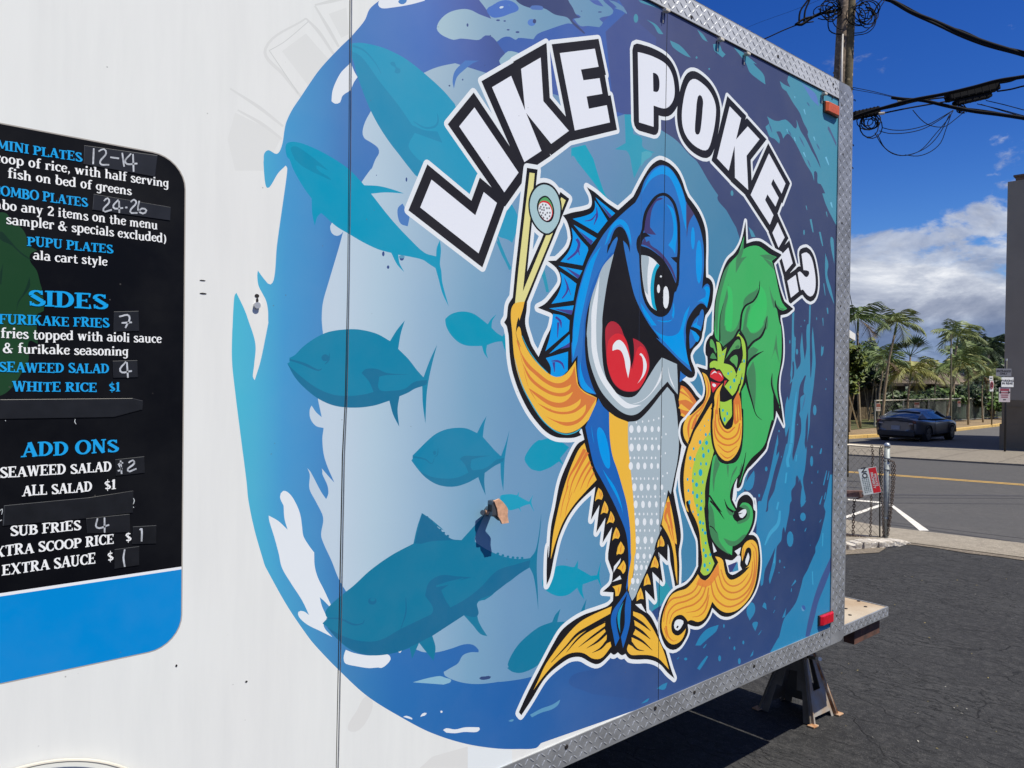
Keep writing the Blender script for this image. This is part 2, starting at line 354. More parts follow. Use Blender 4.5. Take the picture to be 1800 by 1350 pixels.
fill(mu, tl, 'dd 815,130! 858,90! 850,500 885,700 870,1000 905,1240! 980,1110 975,800 1010,490! 1035,800 1065,1040! 1100,800 1095,500 1112,345 1140,330 1155,-40 1182,-40 1165,600 1175,1350 ee 1180,60! 1190,0 dd 1195,1300 1215,1000 1205,600 1222,380! 1240,560 1260,800 1280,1100 1260,1350 ee 1240,200 1200,500 1175,700 1160,1000 1110,1330! 1130,1000 1130,720! 1090,900 1075,1200 ff 1060,0 1090,120! 1105,50 1090,300 1060,560 1030,700 1050,900 1080,1040 1075,1120 1000,1260! 980,1180 990,1000 1010,850! 970,690! 940,770! 945,690 910,620! 885,680 880,800 800,930 800,1050 805,1120 770,1350 w 1415,0 1390,120 1350,320! 1335,260 1310,400 1270,450 1255,640 1200,825! 1190,780 1230,600 1255,460! 1200,580 1150,690 1130,830 1110,845! 1090,600! 1066,330! 1075,100! 1100,0 ff 300,1350 350,1150 460,930 500,750 550,570 640,250 700,0 ee 720,1350 760,1000! 690,1220! 670,1050 680,600 720,410! 750,500! 790,300 820,110! 750,200 735,330! 790,50 dd 780,1350 800,1100 805,700')
fill(mu, 'navy', 'ee 1065,0! 1090,0! 1050,180 1040,330 1060,370! 990,420 975,480 975,700 955,770 985,850 990,1100 930,1350 ff 830,350! 820,200 850,0 ee 870,1100 880,900 930,500 970,200')
fill(mu, 'navy', 'dd 830,1060 855,1150 850,1350 ee 830,60 810,90 820,0 dd 825,1200'); stroke(mu, (70,110,150), 'ee 1075,380 1050,520 1010,700', [.6, 2.2, .5])
fill(mu, tl, 'ff 490,0! ee 510,1260 530,1160! 540,1350 ff 520,60 500,240! 555,150! 555,220 480,480 400,800 330,1080 290,1350 w 1090,200 1070,330! 1066,100! ff 130,1350 200,1150 330,750 420,350')
fill(mu, tl, 'ff 1565,610! 1530,800 1480,1080 1440,1240 1490,1350 w 1730,50 1750,100 1720,250 1690,370 1650,460! 1650,510! 1600,620 1570,690 1530,760 1510,840 1460,1000 1400,1090 1340,1170 1290,1350 gg 1170,120 1090,260! 1400,200! R5 340,430! 340,0! ff 1650,1200! 1650,610!')
fill(mu, (60,84,136), 'w 1550,1345! 1580,1180 1640,950 1700,780 1800,560! 1800,690! 1740,850 1680,1000 1640,1160 1590,1345!')
for q_ in (('w',1527,160,28,42),('w',1400,380,33,78),('v',1253,780,14,32),('ff',303,500,26,46),('ff',163,1025,20,36),('ff',1200,345,30,104),('ff',1205,60,18,32),('ff',1205,770,10,26),('ff',603,258,8,16),('ff',610,1000,14,30),
           ('ee',1262,685,35,105),('gg',590,322,14,30),('gg',737,222,10,20),('gg',825,165,10,20),('gg',690,120,6,14),('gg',255,328,16,14),('gg',785,350,14,30),('dd',910,880,24,58),('dd',770,685,12,38),('dd',878,630,10,50),
           ('dd',1060,265,12,16),('dd',990,378,9,14),('dd',1300,225,9,30),('ee',1490,75,8,20),('ee',1480,268,10,14),('ee',920,972,10,16),('ee',556,1100,14,24),('w',1440,190,7,9),('w',1298,600,8,18),('w',1343,660,7,9),('w',1290,712,5,8),('w',1600,440,4,5),('w',745,1240,8,20)): oval(mu, tl, *q_)
for s_ in ('w 1125,1050! 1150,1005 1168,1078!','w 970,1110 975,1060 1020,1005 1052,1040 1048,1110 1000,1185!','w 1025,1220 1050,1198 1082,1205 1055,1290!','w 1320,1160! 1362,1058! 1350,1150!','w 1410,850! 1450,780! 1460,800','v 1090,800! 1100,880 1070,1030 1010,1070 965,1040 990,950','gg 350,195! 400,100 470,30 580,-10! 560,50 470,130 400,195!','gg 890,310! 925,240! 920,290!','dd 1385,950! 1390,800 1403,740! 1410,790 1440,770! 1430,900 1400,975!','w 1505,0! 1560,0! 1530,50 1505,60!','s 1545,620! 1600,580 1650,560! 1620,630','s 1390,770! 1440,730 1470,715! 1450,750'): fill(mu, tl, s_)
for s_, w_ in (('ff 1372,198 1395,90',3),('ff 1435,820 1500,530',2.2),('ff 1515,715 1545,540',1.6),('ff 1320,580 1328,525',1.4),('ff 1360,1200 1410,1030',2.2),('ff 1450,1100 1478,960',2),('gg 380,430 470,300',5.4),('gg 430,220 460,180',2),('gg 170,330 190,310',1.2),('gg 975,90 1005,45',1.2),('dd 1425,230 1428,370',1.3),('dd 1515,30 1525,130',2),('j 1265,255 1290,385',3.2),('j 1355,380 1385,520',3),('j 1220,120 1230,165',1.4),('j 1420,180 1430,230',1.6),('j 1395,890 1410,1010',1.6),('j 1430,1130 1435,1190',2.2),('j 1385,1230 1390,1290',1.6),('w 1545,305 1560,270',1.6),('w 1240,980 1255,945',1.2),('w 1690,215 1710,185',1.2),('w 1410,900 1415,865',1.4),('w 1235,1110 1250,1080',1)):
    stroke(mu, tl, s_, [w_, w_, w_*.5])
for s_, w_ in (('ff 790,0 760,180 720,330 740,460',5),('ff 705,570 680,780',2.6),('ff 545,1150 510,1300',3),('w 1300,100 1280,230 1200,330 1150,440',[3,7,2]),('ee 900,320 860,700 800,1340',[1,4,5]),('w 1620,700 1625,830',1.6),('w 1725,320 1720,450',1.6),('ff 890,350 905,220',1.6),('w 1240,620 1250,520',[2.5,.5])): stroke(mu, (60,158,198), s_, w_)
oval(mu, (96,150,190), 'w', 1530, 1065, 18, 30); fill(mu, (60,96,160), 'w 1515,1040 1545,1040 1545,1085')
# blue wave marks low left, white foam
fill(mu, (92,150,186), 's 290,880! 400,820 510,780 590,730! 570,780 510,825 400,860 310,905!'); fill(mu, (92,150,186), 's 75,942! 110,925 130,930 110,948')
fill(mu, (136,182,204), 'g 745,672! 860,640 960,623 1000,635 1050,660 990,690!'); fill(mu, (52,74,120), 'g 1270,640 1320,625 1365,628 1330,650')
for s_ in ('a 975,495! 1000,560 1028,610! 1000,650 970,715 930,740 905,765 890,810 850,820 822,800! 830,720 860,640 900,570 950,520', 'a 1200,0! 1192,40 1220,65 1300,60 1450,35 1560,5! 1560,-60! 1210,-60!',
    'f 440,193 490,215 540,290 575,380 590,480 600,550 640,620 685,680! 690,790 715,880 760,970 818,1095! 808,1110! 760,1060 730,1035! 745,1100 790,1200! 760,1260 830,1350! 740,1305 630,1250 565,1190 560,1150 600,1145 645,1175! 590,1060 500,920 430,800 405,690 370,560 330,430 325,388! 400,430 475,500! 450,410 443,310! 415,240',
    'g 215,415! 200,460 200,500 215,525 300,545 400,560 470,555 500,558 540,530 570,490 560,460 540,450! 400,460 280,440', 'g 625,430! 660,420! 645,440!', 'g 668,945! 695,937 740,955 740,967!', 'g 805,945! 820,920 855,915 840,935!',
    'g 985,1050! 1010,1035 1080,1045 1160,1028 1270,1028! 1275,1045 1250,1065 1150,1065 1080,1075 1010,1070!'): fill(mu, WHT, s_)
oval(mu, WHT, 'g', 972, 905, 9); fill(mu, (72,128,190), 'a 1350,10 1390,-20 1420,0 1395,32 1365,30')
for x, y in ((1755,678),): oval(mu, (60,80,120), 'a', x, y, 7)
fill(mu, (76,124,186), 'd 1385,350! 1350,380 1345,440 1370,510 1425,530! 1440,460!')
for q_ in ((1232,748,10,20),(1270,853,10,14),(1415,160,7,18),(1378,780,18,22),(1178,126,4,4)): oval(mu, (52,76,130), 'd', *q_)
oval(mu, (92,150,178), 'd', 1378, 772, 24, 12)

# ---- schools of tuna
def tuna(name, col, spec): fill(name, col, spec)
T = 'tuna_print.1'
tuna(T, T1c, 'a 968,345! 1050,338 1150,355 1250,385 1400,460 1550,575 1700,710 1800,825! b 450,830! h 900,300! 1240,620! 1290,720 1300,820 1240,995! 1200,965 1120,940! 280,325! 150,160 40,0 a 1400,1270 1250,1080 1130,870 1030,610 1000,500 975,420')
fill(T, T1d, 'a 975,400! 1060,450 1200,640 1350,830 1460,990! 1560,1030 1660,1040! 1700,1130! 1480,1050! h 220,60 480,300 600,400! 280,325! 150,160 40,0 a 1400,1270 1250,1080 1130,870 1030,610 1000,500')
stroke(T, T1d, 'a 990,360 1080,400 1170,500 1215,580', [4, 2, 1]); stroke(T, T1d, 'a 1660,900 1665,960 1640,1000 1560,1010 1470,960', [1, 4, 3, 1])
fill(T, T1d, 'a 1285,500 1320,490 1335,530 1365,545 1360,580 1320,570 1330,540')
stroke(T, (44,146,176), 'h 1090,920 1130,1050 1220,1260', [2, 5, 4]); stroke(T, (44,146,176), 'l 100,30 180,200 280,390', [2, 5, 4]); stroke(T, (44,150,176), 'l 690,380 740,560 770,700', [8, 6, 5])
T = 'tuna_print.2'
tuna(T, T2c, 'a 458,1160 475,1130 530,1122 620,1145 780,1220 950,1330 d 1060,180! 1080,205! 1200,212 1310,240 1395,270! 1250,262 1135,272! 1300,480 1450,640 1560,740 1650,768! 1655,700 1680,640! 1688,720 1680,830 1690,880 1700,980 1750,1165! 1700,1060 1670,950 1645,860! 1590,825 1545,795 1440,770 1350,755! 1360,820 1398,893! 1340,830 1295,740! 1200,715 1080,660 960,590 860,530 770,450 740,425! 710,455 690,525! 670,430 665,310! 600,220 520,80 490,0 a 470,1240')
fill(T, (4,138,172), 'a 510,1160 640,1220 800,1350! d 700,60 820,160 760,140 600,60 530,0!')
T = 'tuna_print.3'
tuna(T, T3c, 'e 490,310! 530,290 600,220 700,150 800,105 940,85 1050,88 1180,120 1285,178! 1340,90 1402,15! 1370,120 1350,240! 1430,320 1500,410 1550,465! 1600,330 1658,205! 1620,350 1590,490 1575,600 1565,830! 1545,680 1540,535! 1480,555 1430,585 1360,615! 1345,720 1358,855! 1310,760 1280,650! 1150,690 1000,705 850,690 720,635 600,540 530,460 472,355! 490,345!')
fill(T, T3d, 'e 474,358! 560,440 700,545 830,600 950,612 1080,600 1155,580! 1120,500 1060,430! 1090,400 1180,398 1260,430 1440,442! 1250,448 1200,460! 1200,560 1300,570 1400,555 1480,500 1580,485! 1575,520! 1540,535! 1480,555 1430,585 1360,615! 1345,720 1358,855! 1310,760 1280,650! 1150,690 1000,705 850,690 720,635 600,540 530,460')
stroke(T, T3d, 'e 490,325 600,358 720,410 745,395', [3, 5, 1.5]); oval(T, T3d, 'e', 772, 310, 30, 28); stroke(T, T3d, 'e 805,275 800,330 770,360', [1, 3, 1.5])
T = 'tuna_print.4'
tuna(T, T4c, 'bb 115,605! 200,520 300,420 420,320 560,260 700,240 830,250 965,310! 1030,180 1090,85! 1060,200 1040,360! 1120,450 1200,540 1280,615! 1340,450 1393,265! 1360,450 1330,650 1320,850 1310,1075! 1280,900 1273,705! 1200,740 1065,835! 1060,960 1078,1130! 1020,1000 980,890! 850,960 700,1010 560,1015 420,980 280,890 180,780 98,670! 115,650!')
fill(T, T4d, 'bb 100,680! 200,800 350,880 560,910 720,890 850,830! 800,720 735,650! 790,610 900,610 1150,605! 980,635 890,660! 880,760 910,800! 1050,780 1140,730 1220,660 1320,640! 1310,680! 1200,740 1065,835! 1060,960 1078,1130! 1020,1000 980,890! 850,960 700,1010 560,1015 420,980 280,890 180,780')
stroke(T, T4d, 'bb 115,620 280,655 370,712 400,640', [3, 3, 2, 1]); oval(T, T4d, 'bb', 405, 570, 22, 28); stroke(T, T4d, 'bb 450,510 440,600 400,620', [1, 2, 1])
tuna('tuna_print.5', T5c, 'aa 620,330 625,300 700,240 800,210 900,210 1000,240 1100,310 1180,375! 1230,300 1295,245! 1240,330 1230,420! 1300,490 1375,535! 1410,480! 1440,700! 1445,810! 1400,700 1370,600! 1280,610 1170,650! 1160,740 1185,830! 1130,750 1105,660! 1000,662 900,655 800,615 700,520 640,420')
tuna('tuna_print.6', (26,156,186), 'bb 1270,1140 1330,1120 1420,1115 1490,1130! 1520,1080! 1510,1140! 1590,1185 1650,1215! 1705,1120! 1680,1220 1720,1350! 1660,1245! 1600,1260 1530,1290! 1545,1350! 1515,1300! 1380,1325 1300,1250')
tuna('tuna_print.7', T5c, 'bb 1590,660 1610,590 1700,460 1780,400 q 60,190 150,170 250,200 340,260! 250,370! 290,440! 240,400! 150,460 60,495 bb 1780,812 1680,785 1620,720')
T = 'tuna_print.8'
tuna(T, T8c, 'f 752,1240! 790,1200! 772,1160 800,1110 900,1020 1000,940 1130,820 1300,700 1470,610! 1500,480 1537,368! 1600,410 1700,500 cc 0,235 110,320 200,410 300,490 400,503! 520,370 630,250! 590,340 535,470 535,520! 640,590 760,645 880,680 1000,690 1080,680! 1130,610 1165,450 1190,230! 1180,400 1150,640 1145,800 1155,1000 1160,1200! 1140,1020 1110,850 1075,775! 980,830 880,910 780,970 700,1050 630,1095! 570,1110 550,1160 560,1250 g 1250,120! 1270,200 1335,308! 1280,290 1220,220 1150,142! 1050,200 900,305! 925,400 910,500! 850,430 795,360! 740,485! 722,400! 600,440 450,460 330,445 230,400 160,340 90,250 35,210')
fill(T, T8d, 'cc 1080,700! 950,740 780,790 700,850 600,960 450,1080 290,1170! 240,1090 200,1000! 300,930 500,870! 350,860 200,850 80,920 40,1050! 120,1200 0,1330 g 900,130! 650,250 480,340 330,345 180,300 60,230! 160,340 330,445 600,440 900,305! 1150,142! cc 560,1250 560,1110 700,1040 900,890 1070,770!')
fill(T, T8d, 'f 1480,608! 1537,370! cc 110,320 200,410 300,490 400,503! 250,505 100,515 0,540!')
for x, y in ((60,285),(105,325),(150,370),(190,410),(225,440),(265,470),(760,645),(810,662),(860,675),(910,683),(955,686),(1000,688)): oval(T, T8c if x > 700 else T8d, 'cc', x, y - 8, 14, 12)
stroke(T, T8d, 'g 690,0 690,120 650,250', [1, 2.5, 1]); oval(T, T8d, 'g', 425, 30, 34, 28); oval(T, T8c, 'g', 428, 18, 20, 14); stroke(T, T8d, 'g 60,165 170,170 280,215 350,205 362,175', [1, 3, 3.5, 1])
stroke(T, T8c, 'cc 150,960 300,920 420,880', [3, 6, 1])
tuna('tuna_print.9', T5c, 'cc 1200,900! 1240,860 1325,770 1400,752 1500,770 1520,765! 1555,700! 1550,780! 1680,855! 1740,850! 1780,710! 1765,860 1790,985! 1745,890! 1600,940! 1595,1000 1615,1090! 1570,1030 1545,975! 1450,1045 1350,1055 1250,1010 1200,950')
T = 'tuna_print.10'
tuna(T, T8c, 'r 65,1205! 80,1195! 70,1170 100,1090 170,980 260,890 380,800 510,750! 540,680 592,620! 570,700 560,750! 790,740! 790,660 850,520! 830,640 830,720! 600,950! 450,1100 350,1190 250,1240 180,1255 110,1240')
tuna('tuna_print.11', (28,162,186), 'b 1370,1170! 1480,1145! 1540,1250! 1600,1350 k 1360,100! 1450,400 1550,650 1640,700! 1520,640 1350,420 1160,180 1100,100 1085,150! 1080,60!')
tuna('tuna_print.12', (54,156,180), 'c 80,905! 135,905! 150,1060! 215,1090 225,1165 320,1205! 215,1225! n 680,150! 560,400! 530,250 500,100 450,30 300,0! c 90,1190! 85,1000'); fill('tuna_print.12', (54,156,180), 'b 1715,1180! 1800,1130! c 90,1120! 90,1190! 0,1180!')
fill('tuna_print.12', (84,168,186), 'n 660,60! 720,40 800,80 700,170! 650,250!')
tuna('tuna_print.13', (46,150,168), 'r 1500,640! 1545,500! 1560,400! 1620,330! 1680,420! 1650,500! 1560,600!')

# ---- arched lettering: white letters, black surround, white keyline
LET = 'lettering_print'
letters = [('h 442,370! 875,722! 958,492! 1088,600! 907,1098! 330,645!',), ('b 603,850! h 1302,300! 1162,495! b 482,1000!',), ('b 742,690! 893,600! 1133,1193! 998,1282!',), ('b 972,545! 1127,455! 1148,800! 1350,1035! 1210,1138! 1005,885!',),
  ('b 1278,420! 1555,385! 1585,528! 1445,550! 1465,635! 1593,618! 1615,742! 1490,763! 1508,860! 1650,832! 1675,968! 1397,1032!',),
  ('c 185,412! 215,418 300,445 400,500 450,570 475,680 470,780 430,845 390,858 310,835! 310,1003! 195,968!', 'c 305,575! 330,582 350,610 357,660 352,710 335,728 308,722!'),
  ('c 620,625 690,655 760,730 800,830 800,940 775,1080 740,1180 700,1188 620,1140 560,1060 535,960 540,830 575,680', 'c 675,750 700,790 698,860 685,1000 670,1060 645,1060 637,1020 645,900 655,790'),
  ('i 690,320! 803,437! 680,957! 565,833!',), ('i 868,518! 985,645! 857,808! 873,1147! 742,1025! 738,665!',),
  ('i 1078,785! 1242,1083! 1203,1183! 1120,1038! 1100,1088! 1175,1226! 1143,1311! 1063,1190! 1040,1246! 1123,1396! 1087,1491! 897,1196!',),
  ('j 940,285! 1008,435! 948,538! 887,390!',), ('j 1045,535! 1088,690! 1017,775! 972,612!',), ('j 1118,805! 1147,970! 1070,1032! 1035,865!',),
  ('j 1175,600! 1225,583 1270,630 1300,740 1315,880 1300,985 1262,1020 1215,985 1190,950 1170,958! 1150,870! 1137,785! 1160,772 1190,800 1220,828 1245,810 1250,775 1230,762 1195,758! 1185,680',)]
loops_ = [[to_wall(spline(P(s_))) for s_ in g] for g in letters]
blacks = []
for k_, g in enumerate(loops_):
    r_ = .026 if k_ < 10 else .021
    blacks.append(offset(g[0], r_, k_ not in (5, 6, 13)))
for b_ in blacks: SHAPES.append(([offset(b_, .0115)], WHT, LET))
for b_ in blacks: SHAPES.append(([b_], BLK, LET))
for g in loops_:
    SHAPES.append(([g[0]], (228,231,238), LET))
    for h_ in g[1:]: SHAPES.append(([h_], BLK, LET))

# ---- cartoon fish with chopsticks
FI = 'cartoon_fish_print'
def sil(owner, specs, r=.0125, col=INK):
    ws = [to_wall(spline(P(s_))) for s_ in specs]
    outline(owner, WHT, ws, r)
    for w_ in ws: SHAPES.append(([w_], col, owner))
body = 'n 900,155 960,170 1020,200 1090,260 1150,340 1200,450 1235,560 1275,650! 1330,720 1400,820 1460,940 1500,1080 1510,1200 1512,1350 o 1508,300 1510,505! 1550,520 1590,570 1605,650 1600,740 1590,830 1560,920 1500,1010! 1485,1090 1475,1180 1460,1240! p 1600,110 1560,180 1500,240 1470,290 1455,340 1470,420 1500,490 1515,560 1500,610 1470,632 1420,625 1350,570 1320,535! 1320,650! 1380,680 1460,760 1530,860 1600,960 1400,1250! q 1450,250! 1430,380 1400,520 1370,690! 1400,850 1430,1000 1445,1150 w 300,500 305,650 300,845! 262,845! 240,720 215,600 205,480 190,430! r 1650,150! 1560,60! 1605,360! 1500,255! 1525,540! 1430,435! 1445,665! 1330,590! 1400,620 1480,690 1530,780 1560,850 1600,930 1640,1060 1690,1230 1720,1310! 1650,1250 1590,1180 1530,1140 1450,1120 1350,1122 1270,1110 1235,1065! 1200,1080 1175,1065 1160,1050! 1130,1072 1110,1072 1090,1055! 1040,1110 990,1155 940,1168 880,1145 800,1100 740,1095 680,1110 600,1160 500,1240 420,1330 s 300,740 205,885! 180,855! 250,700 330,540 440,330 520,180 r 600,837 700,750 820,680 960,630 1060,590 1110,540! 1115,458! 1010,450! 1090,370 1110,265! 1062,130! q 725,1310! 765,1050! 670,1205! 700,955! 608,1105! 640,830! 555,978! 600,650! 440,800 330,950 240,1150 190,1350 r 520,150 490,300 455,385! 455,200 470,0 q 135,1350 160,1050 200,850 250,600 330,400 420,230 490,185! 465,75! 440,110 m 1220,1310! 1120,1345 1000,1350 870,1335 740,1260 620,1130 520,990 430,820 360,650 300,450 270,250 255,0 l 245,1220 230,1150 195,1100! 230,1040 240,950 255,860 310,770! 420,700! 500,830! 490,960 475,1050 480,1150 530,1320 m 560,130 650,280! 700,150 760,0 l 800,1200 830,1080 835,1000 800,970! 640,908! 740,850 850,720 920,620 940,560 930,470 880,380 770,290! 880,285! 960,210 1040,110 1075,0 k 1075,1190 1060,1080 1020,960 970,890! 1100,850 1250,820 1340,775 1345,640 1285,515! 1400,590 1550,720 1700,820! n 440,740 550,640! 600,540 680,390 760,260 830,190'
sticks = ['k 498,262! 638,285! 545,1160! l 500,430! 440,1000! 250,1000! 310,770! 345,400!', 'k 938,580! 1055,670! l 830,20! 640,480! 500,830! 440,1000! 400,800! 500,430! 690,0!', 'k 720,455 840,500 930,640 957,830 920,1010 790,1148 670,1110 560,970 517,800 530,640 610,500']
sil(FI, [body] + sticks)
fill(FI, INK, 'l 530,30! 560,130! 640,20! 690,-60! 550,-60!', raw=None) if False else None
fill(FI, STK, 'k 532,325! 600,335! 500,1350! l 440,720! 480,760! 455,840! 340,850! 385,400! 430,0!')
fill(FI, STK, 'k 950,650! 1008,690! l 808,0! 460,840! 400,840! 440,700! 725,10!')
fill(FI, INK, sticks[2]); fill(FI, (166,196,200), 'k 720,482 830,525 910,650 938,830 900,1000 785,1125 680,1090 580,960 536,800 550,650 620,530')
fill(FI, INK, 'k 740,628 800,670 845,760 857,860 822,960 760,982 690,940 645,860 628,770 660,670'); fill(FI, (84,160,96), 'k 740,650 795,690 832,770 838,860 808,935 760,962 700,925 660,850 648,770 675,685')
fill(FI, (210,46,56), 'k 720,695 785,715 825,780 838,860 808,935 760,962 700,925 660,850 650,770 675,710'); fill(FI, WHT, 'k 715,718 775,738 814,795 826,870 800,935 755,960 700,920 655,850 650,780 670,735')
for x, y in ((705,748),(745,752),(680,775),(720,785),(760,795),(790,795),(668,800),(695,815),(722,820),(672,850),(708,858),(765,855),(800,855),(690,890),(740,880),(795,900),(715,918),(765,930)): oval(FI, (120,120,125), 'k', x, y, 12, 15)
fill(FI, YEL, 'l 335,850 400,832 465,828! 445,920 398,1075! 385,1030! 360,1130 350,1250! 385,1155 410,1180 430,1290 m 445,60 500,180 580,300 680,410 800,510 900,545 1000,510 1080,420 1140,330! 1145,430 1160,560 1180,660 1260,740 1340,780 1418,820! 1400,920 1330,1080 1220,1200 1110,1265 1000,1285 880,1250 760,1170 640,1040 540,880 460,730 400,580 350,400 320,200 l 300,1200 285,1050 290,930 310,880')
fill(FI, ORG, 'm 370,60 420,220 520,370 650,490 780,590 900,628 1000,600 1080,520 1125,400! 1140,520 1160,640 1250,750 1415,825! 1350,930 1300,1010 1200,1130 1100,1180 1000,1187 880,1140 740,1062! 640,890 520,690 430,340 400,200')
for s_ in ('m 400,190! 480,390 600,510 720,610 850,680 950,690 1030,670 1080,640! 1060,700 1000,745 900,755 780,720 640,630 540,530 440,360!', 'm 430,340! 520,560 640,680 780,765 900,800 1000,795 1105,740! 1070,800 1010,860 920,885 800,860 680,790 600,740 520,690!',
           'm 500,640! 560,740 700,860 820,930 920,950 1050,930 1150,880 1205,830! 1200,890 1150,950 1080,990 980,1005 860,990 740,940 640,890!', 'm 630,870! 650,900 780,990 900,1030 1020,1035 1130,1010 1220,950 1275,905! 1270,980 1220,1060 1120,1125 1000,1140 880,1120 740,1062!'): fill(FI, YEL, s_)
stroke(FI, TEA, 'm 335,300 380,480 450,690 560,900 700,1110 860,1250 1000,1300 1120,1280 1210,1225', [.5, 1.8, 1.8, 2]); stroke(FI, TEA, 'm 430,0 520,190 640,360 770,490', [1, 1.6, 1.4])
stroke(FI, (160,120,60), 'l 350,1240 375,1330 m 420,150', [.8, 1.4, .5])
fill(FI, BLU, 'n 575,720! 640,600 700,430 780,310 850,250 930,225 1010,250 1080,320 1150,440 1200,560 1245,710! 1340,860 1400,980 1440,1100 1470,1250 o 1478,150 1480,350 1470,500 1455,660! 1490,610 1530,590 1558,640 1550,760 1520,910! 1480,860 1430,850 1370,900 1310,980 1260,1080 1240,1200 p 1395,100 1400,250 1425,400 1470,550! 1300,700! 800,700! 300,800! m 1400,775! 1280,740 1200,660 1165,500 1165,260! 1090,360! 1085,100 l 1095,1350 1100,1200 1120,1000 1150,800 1210,560 1300,300 1410,100 n 150,1150 270,1000 380,890 480,800')
fill(FI, NVY, 'l 1300,1350! 1240,1350! 1250,1100 1290,820 1380,560 1500,330 1640,120 1690,0! 1700,180! 1400,700! 1300,1000!'); fill(FI, NVY, 'm 1240,0! 1290,0! 1300,350 1400,740! 1330,740 1230,650 1200,500 1220,300')
fill(FI, SKY, 'l 1475,90! 1390,300 1320,560 1260,820 1210,1050 1165,1350! m 1130,200 1110,300! 1095,200 l 1105,1250 1125,1020 1165,800 1225,560 1330,290'); fill(FI, SKY, 'm 1200,340! 1220,480 1270,620 1360,720! 1400,765! 1280,735 1210,660 1190,500')
# mouth, lips, tongue
fill(FI, INK, 'n 375,1035 430,1075 470,1160 500,1270 o 505,185! 470,80 415,20! 430,130 500,480 560,730 640,920 760,1130 900,1330 p 1000,100 1150,250 1300,400 1420,510 1475,555! 1510,600! 1450,632 1350,575 1320,540! 1300,900! 1150,745! 900,1060 760,1185 660,1207 560,1180 400,1080 280,950 200,830 130,650 80,450 60,200 l 1265,1250 1270,1100 1310,880 1400,620 1500,380 o 290,195! 325,80 345,0! n 345,1200! 290,1280 o 200,195! 215,80 n 240,1250 280,1130 320,1060')
fill(FI, BLU, 'o 290,180! 345,0! 335,-30! 280,30 205,190!')
fill(FI, GRY, 'l 1642,195! 1500,360 1420,560 1340,800 1310,1000 1285,1250 p 92,120 95,200 120,400 180,600 270,800 400,960 540,1080 660,1125 760,1100 850,1020 960,900 1050,790 1150,680! 1210,760 1285,850! 1285,700 1275,450! 1075,362! 1000,460 900,620 800,780 720,870 640,890 540,870 440,800 370,700 320,560 295,400 285,200 l 1490,1150 1490,1050 1520,800 1570,500')
fill(FI, WHT, 'l 1455,490! 1400,700 1350,950 1345,1200 p 145,50 150,250 190,450 260,640 370,810 480,940 600,1030 700,1025 810,987! 700,985 620,960 520,880 430,770 330,620 260,450 220,250 l 1410,1200 1415,1000 1435,750')
fill(FI, WHT, 'p 680,975! 800,940 920,840 1000,720 1045,620! 1090,480! 1080,600 1045,690 960,810 860,910 760,965'); fill(FI, WHT, 'p 1155,475! 1180,600 1215,690 1252,785! 1200,700 1170,600')
fill(FI, DRD, 'p 330,0 335,200 350,400 380,560 440,700 540,790 650,815 760,790 840,680 900,540 912,450 900,340 850,220 780,150 695,108! 710,250 700,400 670,500! 655,330 620,180 570,60 530,-40 470,-100 400,-112 350,-60')
fill(FI, RED, 'p 350,400 370,150 430,70 500,45 580,90 635,230 660,450 680,520 710,400 740,280 790,210 850,260 890,400 905,480 880,580 840,680 760,780 650,808 540,780 450,700 385,560')
fill(FI, WHT, 'p 425,275! 430,200 480,140 530,135 590,200 640,330 660,450 632,635! 600,500 580,380 540,280 490,255'); fill(FI, WHT, 'p 780,325! 800,305 840,350 870,420 875,500 840,600 752,712! 810,610 830,500 825,400 810,350')
# head highlights, brow and eye
fill(FI, SKY, 'n 930,240 1010,260 1080,330 1150,450 1200,580 1240,720! 1252,1110! 1210,950 1180,800 1140,650 1090,500 1020,380 940,345 850,370 770,430 700,530 650,620! 720,450 790,330 865,265')
fill(FI, (70,62,104), 'n 1250,720! 1300,790 1350,870! 1300,950 1270,1050 1255,1190! 1248,1000'); oval(FI, SKY, 'n', 1335, 1190, 26, 150); oval(FI, SKY, 'o', 1415, 300, 42, 290)
fill(FI, SKY, 'n 170,1290! 250,1050 320,960 380,940 440,970 490,1050 520,1200 522,1300! 490,1180 430,1060 375,1005 300,1050 250,1140 210,1230')
fill(FI, SKY, 'o 640,830! 740,980 840,1120 960,1250 1070,1275 1150,1230 1190,1120 1230,980 1295,875! 1250,1050 1215,1200 1220,1330 p 1380,200 1445,480! 1300,360 1150,200 980,10 o 780,1120 690,980'); fill(FI, BLU, 'p 1200,-60! 1240,60 1200,80 1100,70 1000,20 930,-60!')
stroke(FI, SKY, 'o 870,1075 960,1090 1050,1060 1080,960 1080,850', [1, 3, 4, 1]); fill(FI, BLU, 'o 900,1040! 980,1050 1050,1000 1070,1060! 1000,1080!')
fill(FI, (64,58,110), 'n 940,665 860,700 800,800 772,950 770,1045! 850,1145! 780,1140 700,1120! 685,1050 705,900 750,770 840,680'); fill(FI, SKY, 'n 985,740! 1040,830 1070,950 1080,1080 1060,1200 1010,1280! 1070,1340! o 1100,200! 1112,60! n 1125,1150 1110,950 1070,800')
stroke(FI, INK, 'n 625,1200 675,1080 690,960 720,840 790,720 860,640 940,610 1010,635 1080,720 1120,840 1145,980 1150,1150 o 1150,150 1140,300 1140,450 1130,580 1095,690', [4, 5.4, 5.4, 5, 5, 5, 5])
fill(FI, (64,58,110), 'n 700,1180! 660,1260! o 640,70! 720,90 850,180 950,280 1040,410 1110,570! 1112,520! 1060,380 960,230 880,150 780,80 n 760,1220! 720,1240!')
fill(FI, INK, 'o 600,0! 650,90! 750,122 850,188 940,268 1030,405 1105,575! 1150,600! 1090,715! 1070,830 1040,930 990,1000 920,1030 840,1010 760,940 700,840 660,700 640,500 630,350 622,200 600,150 590,80')
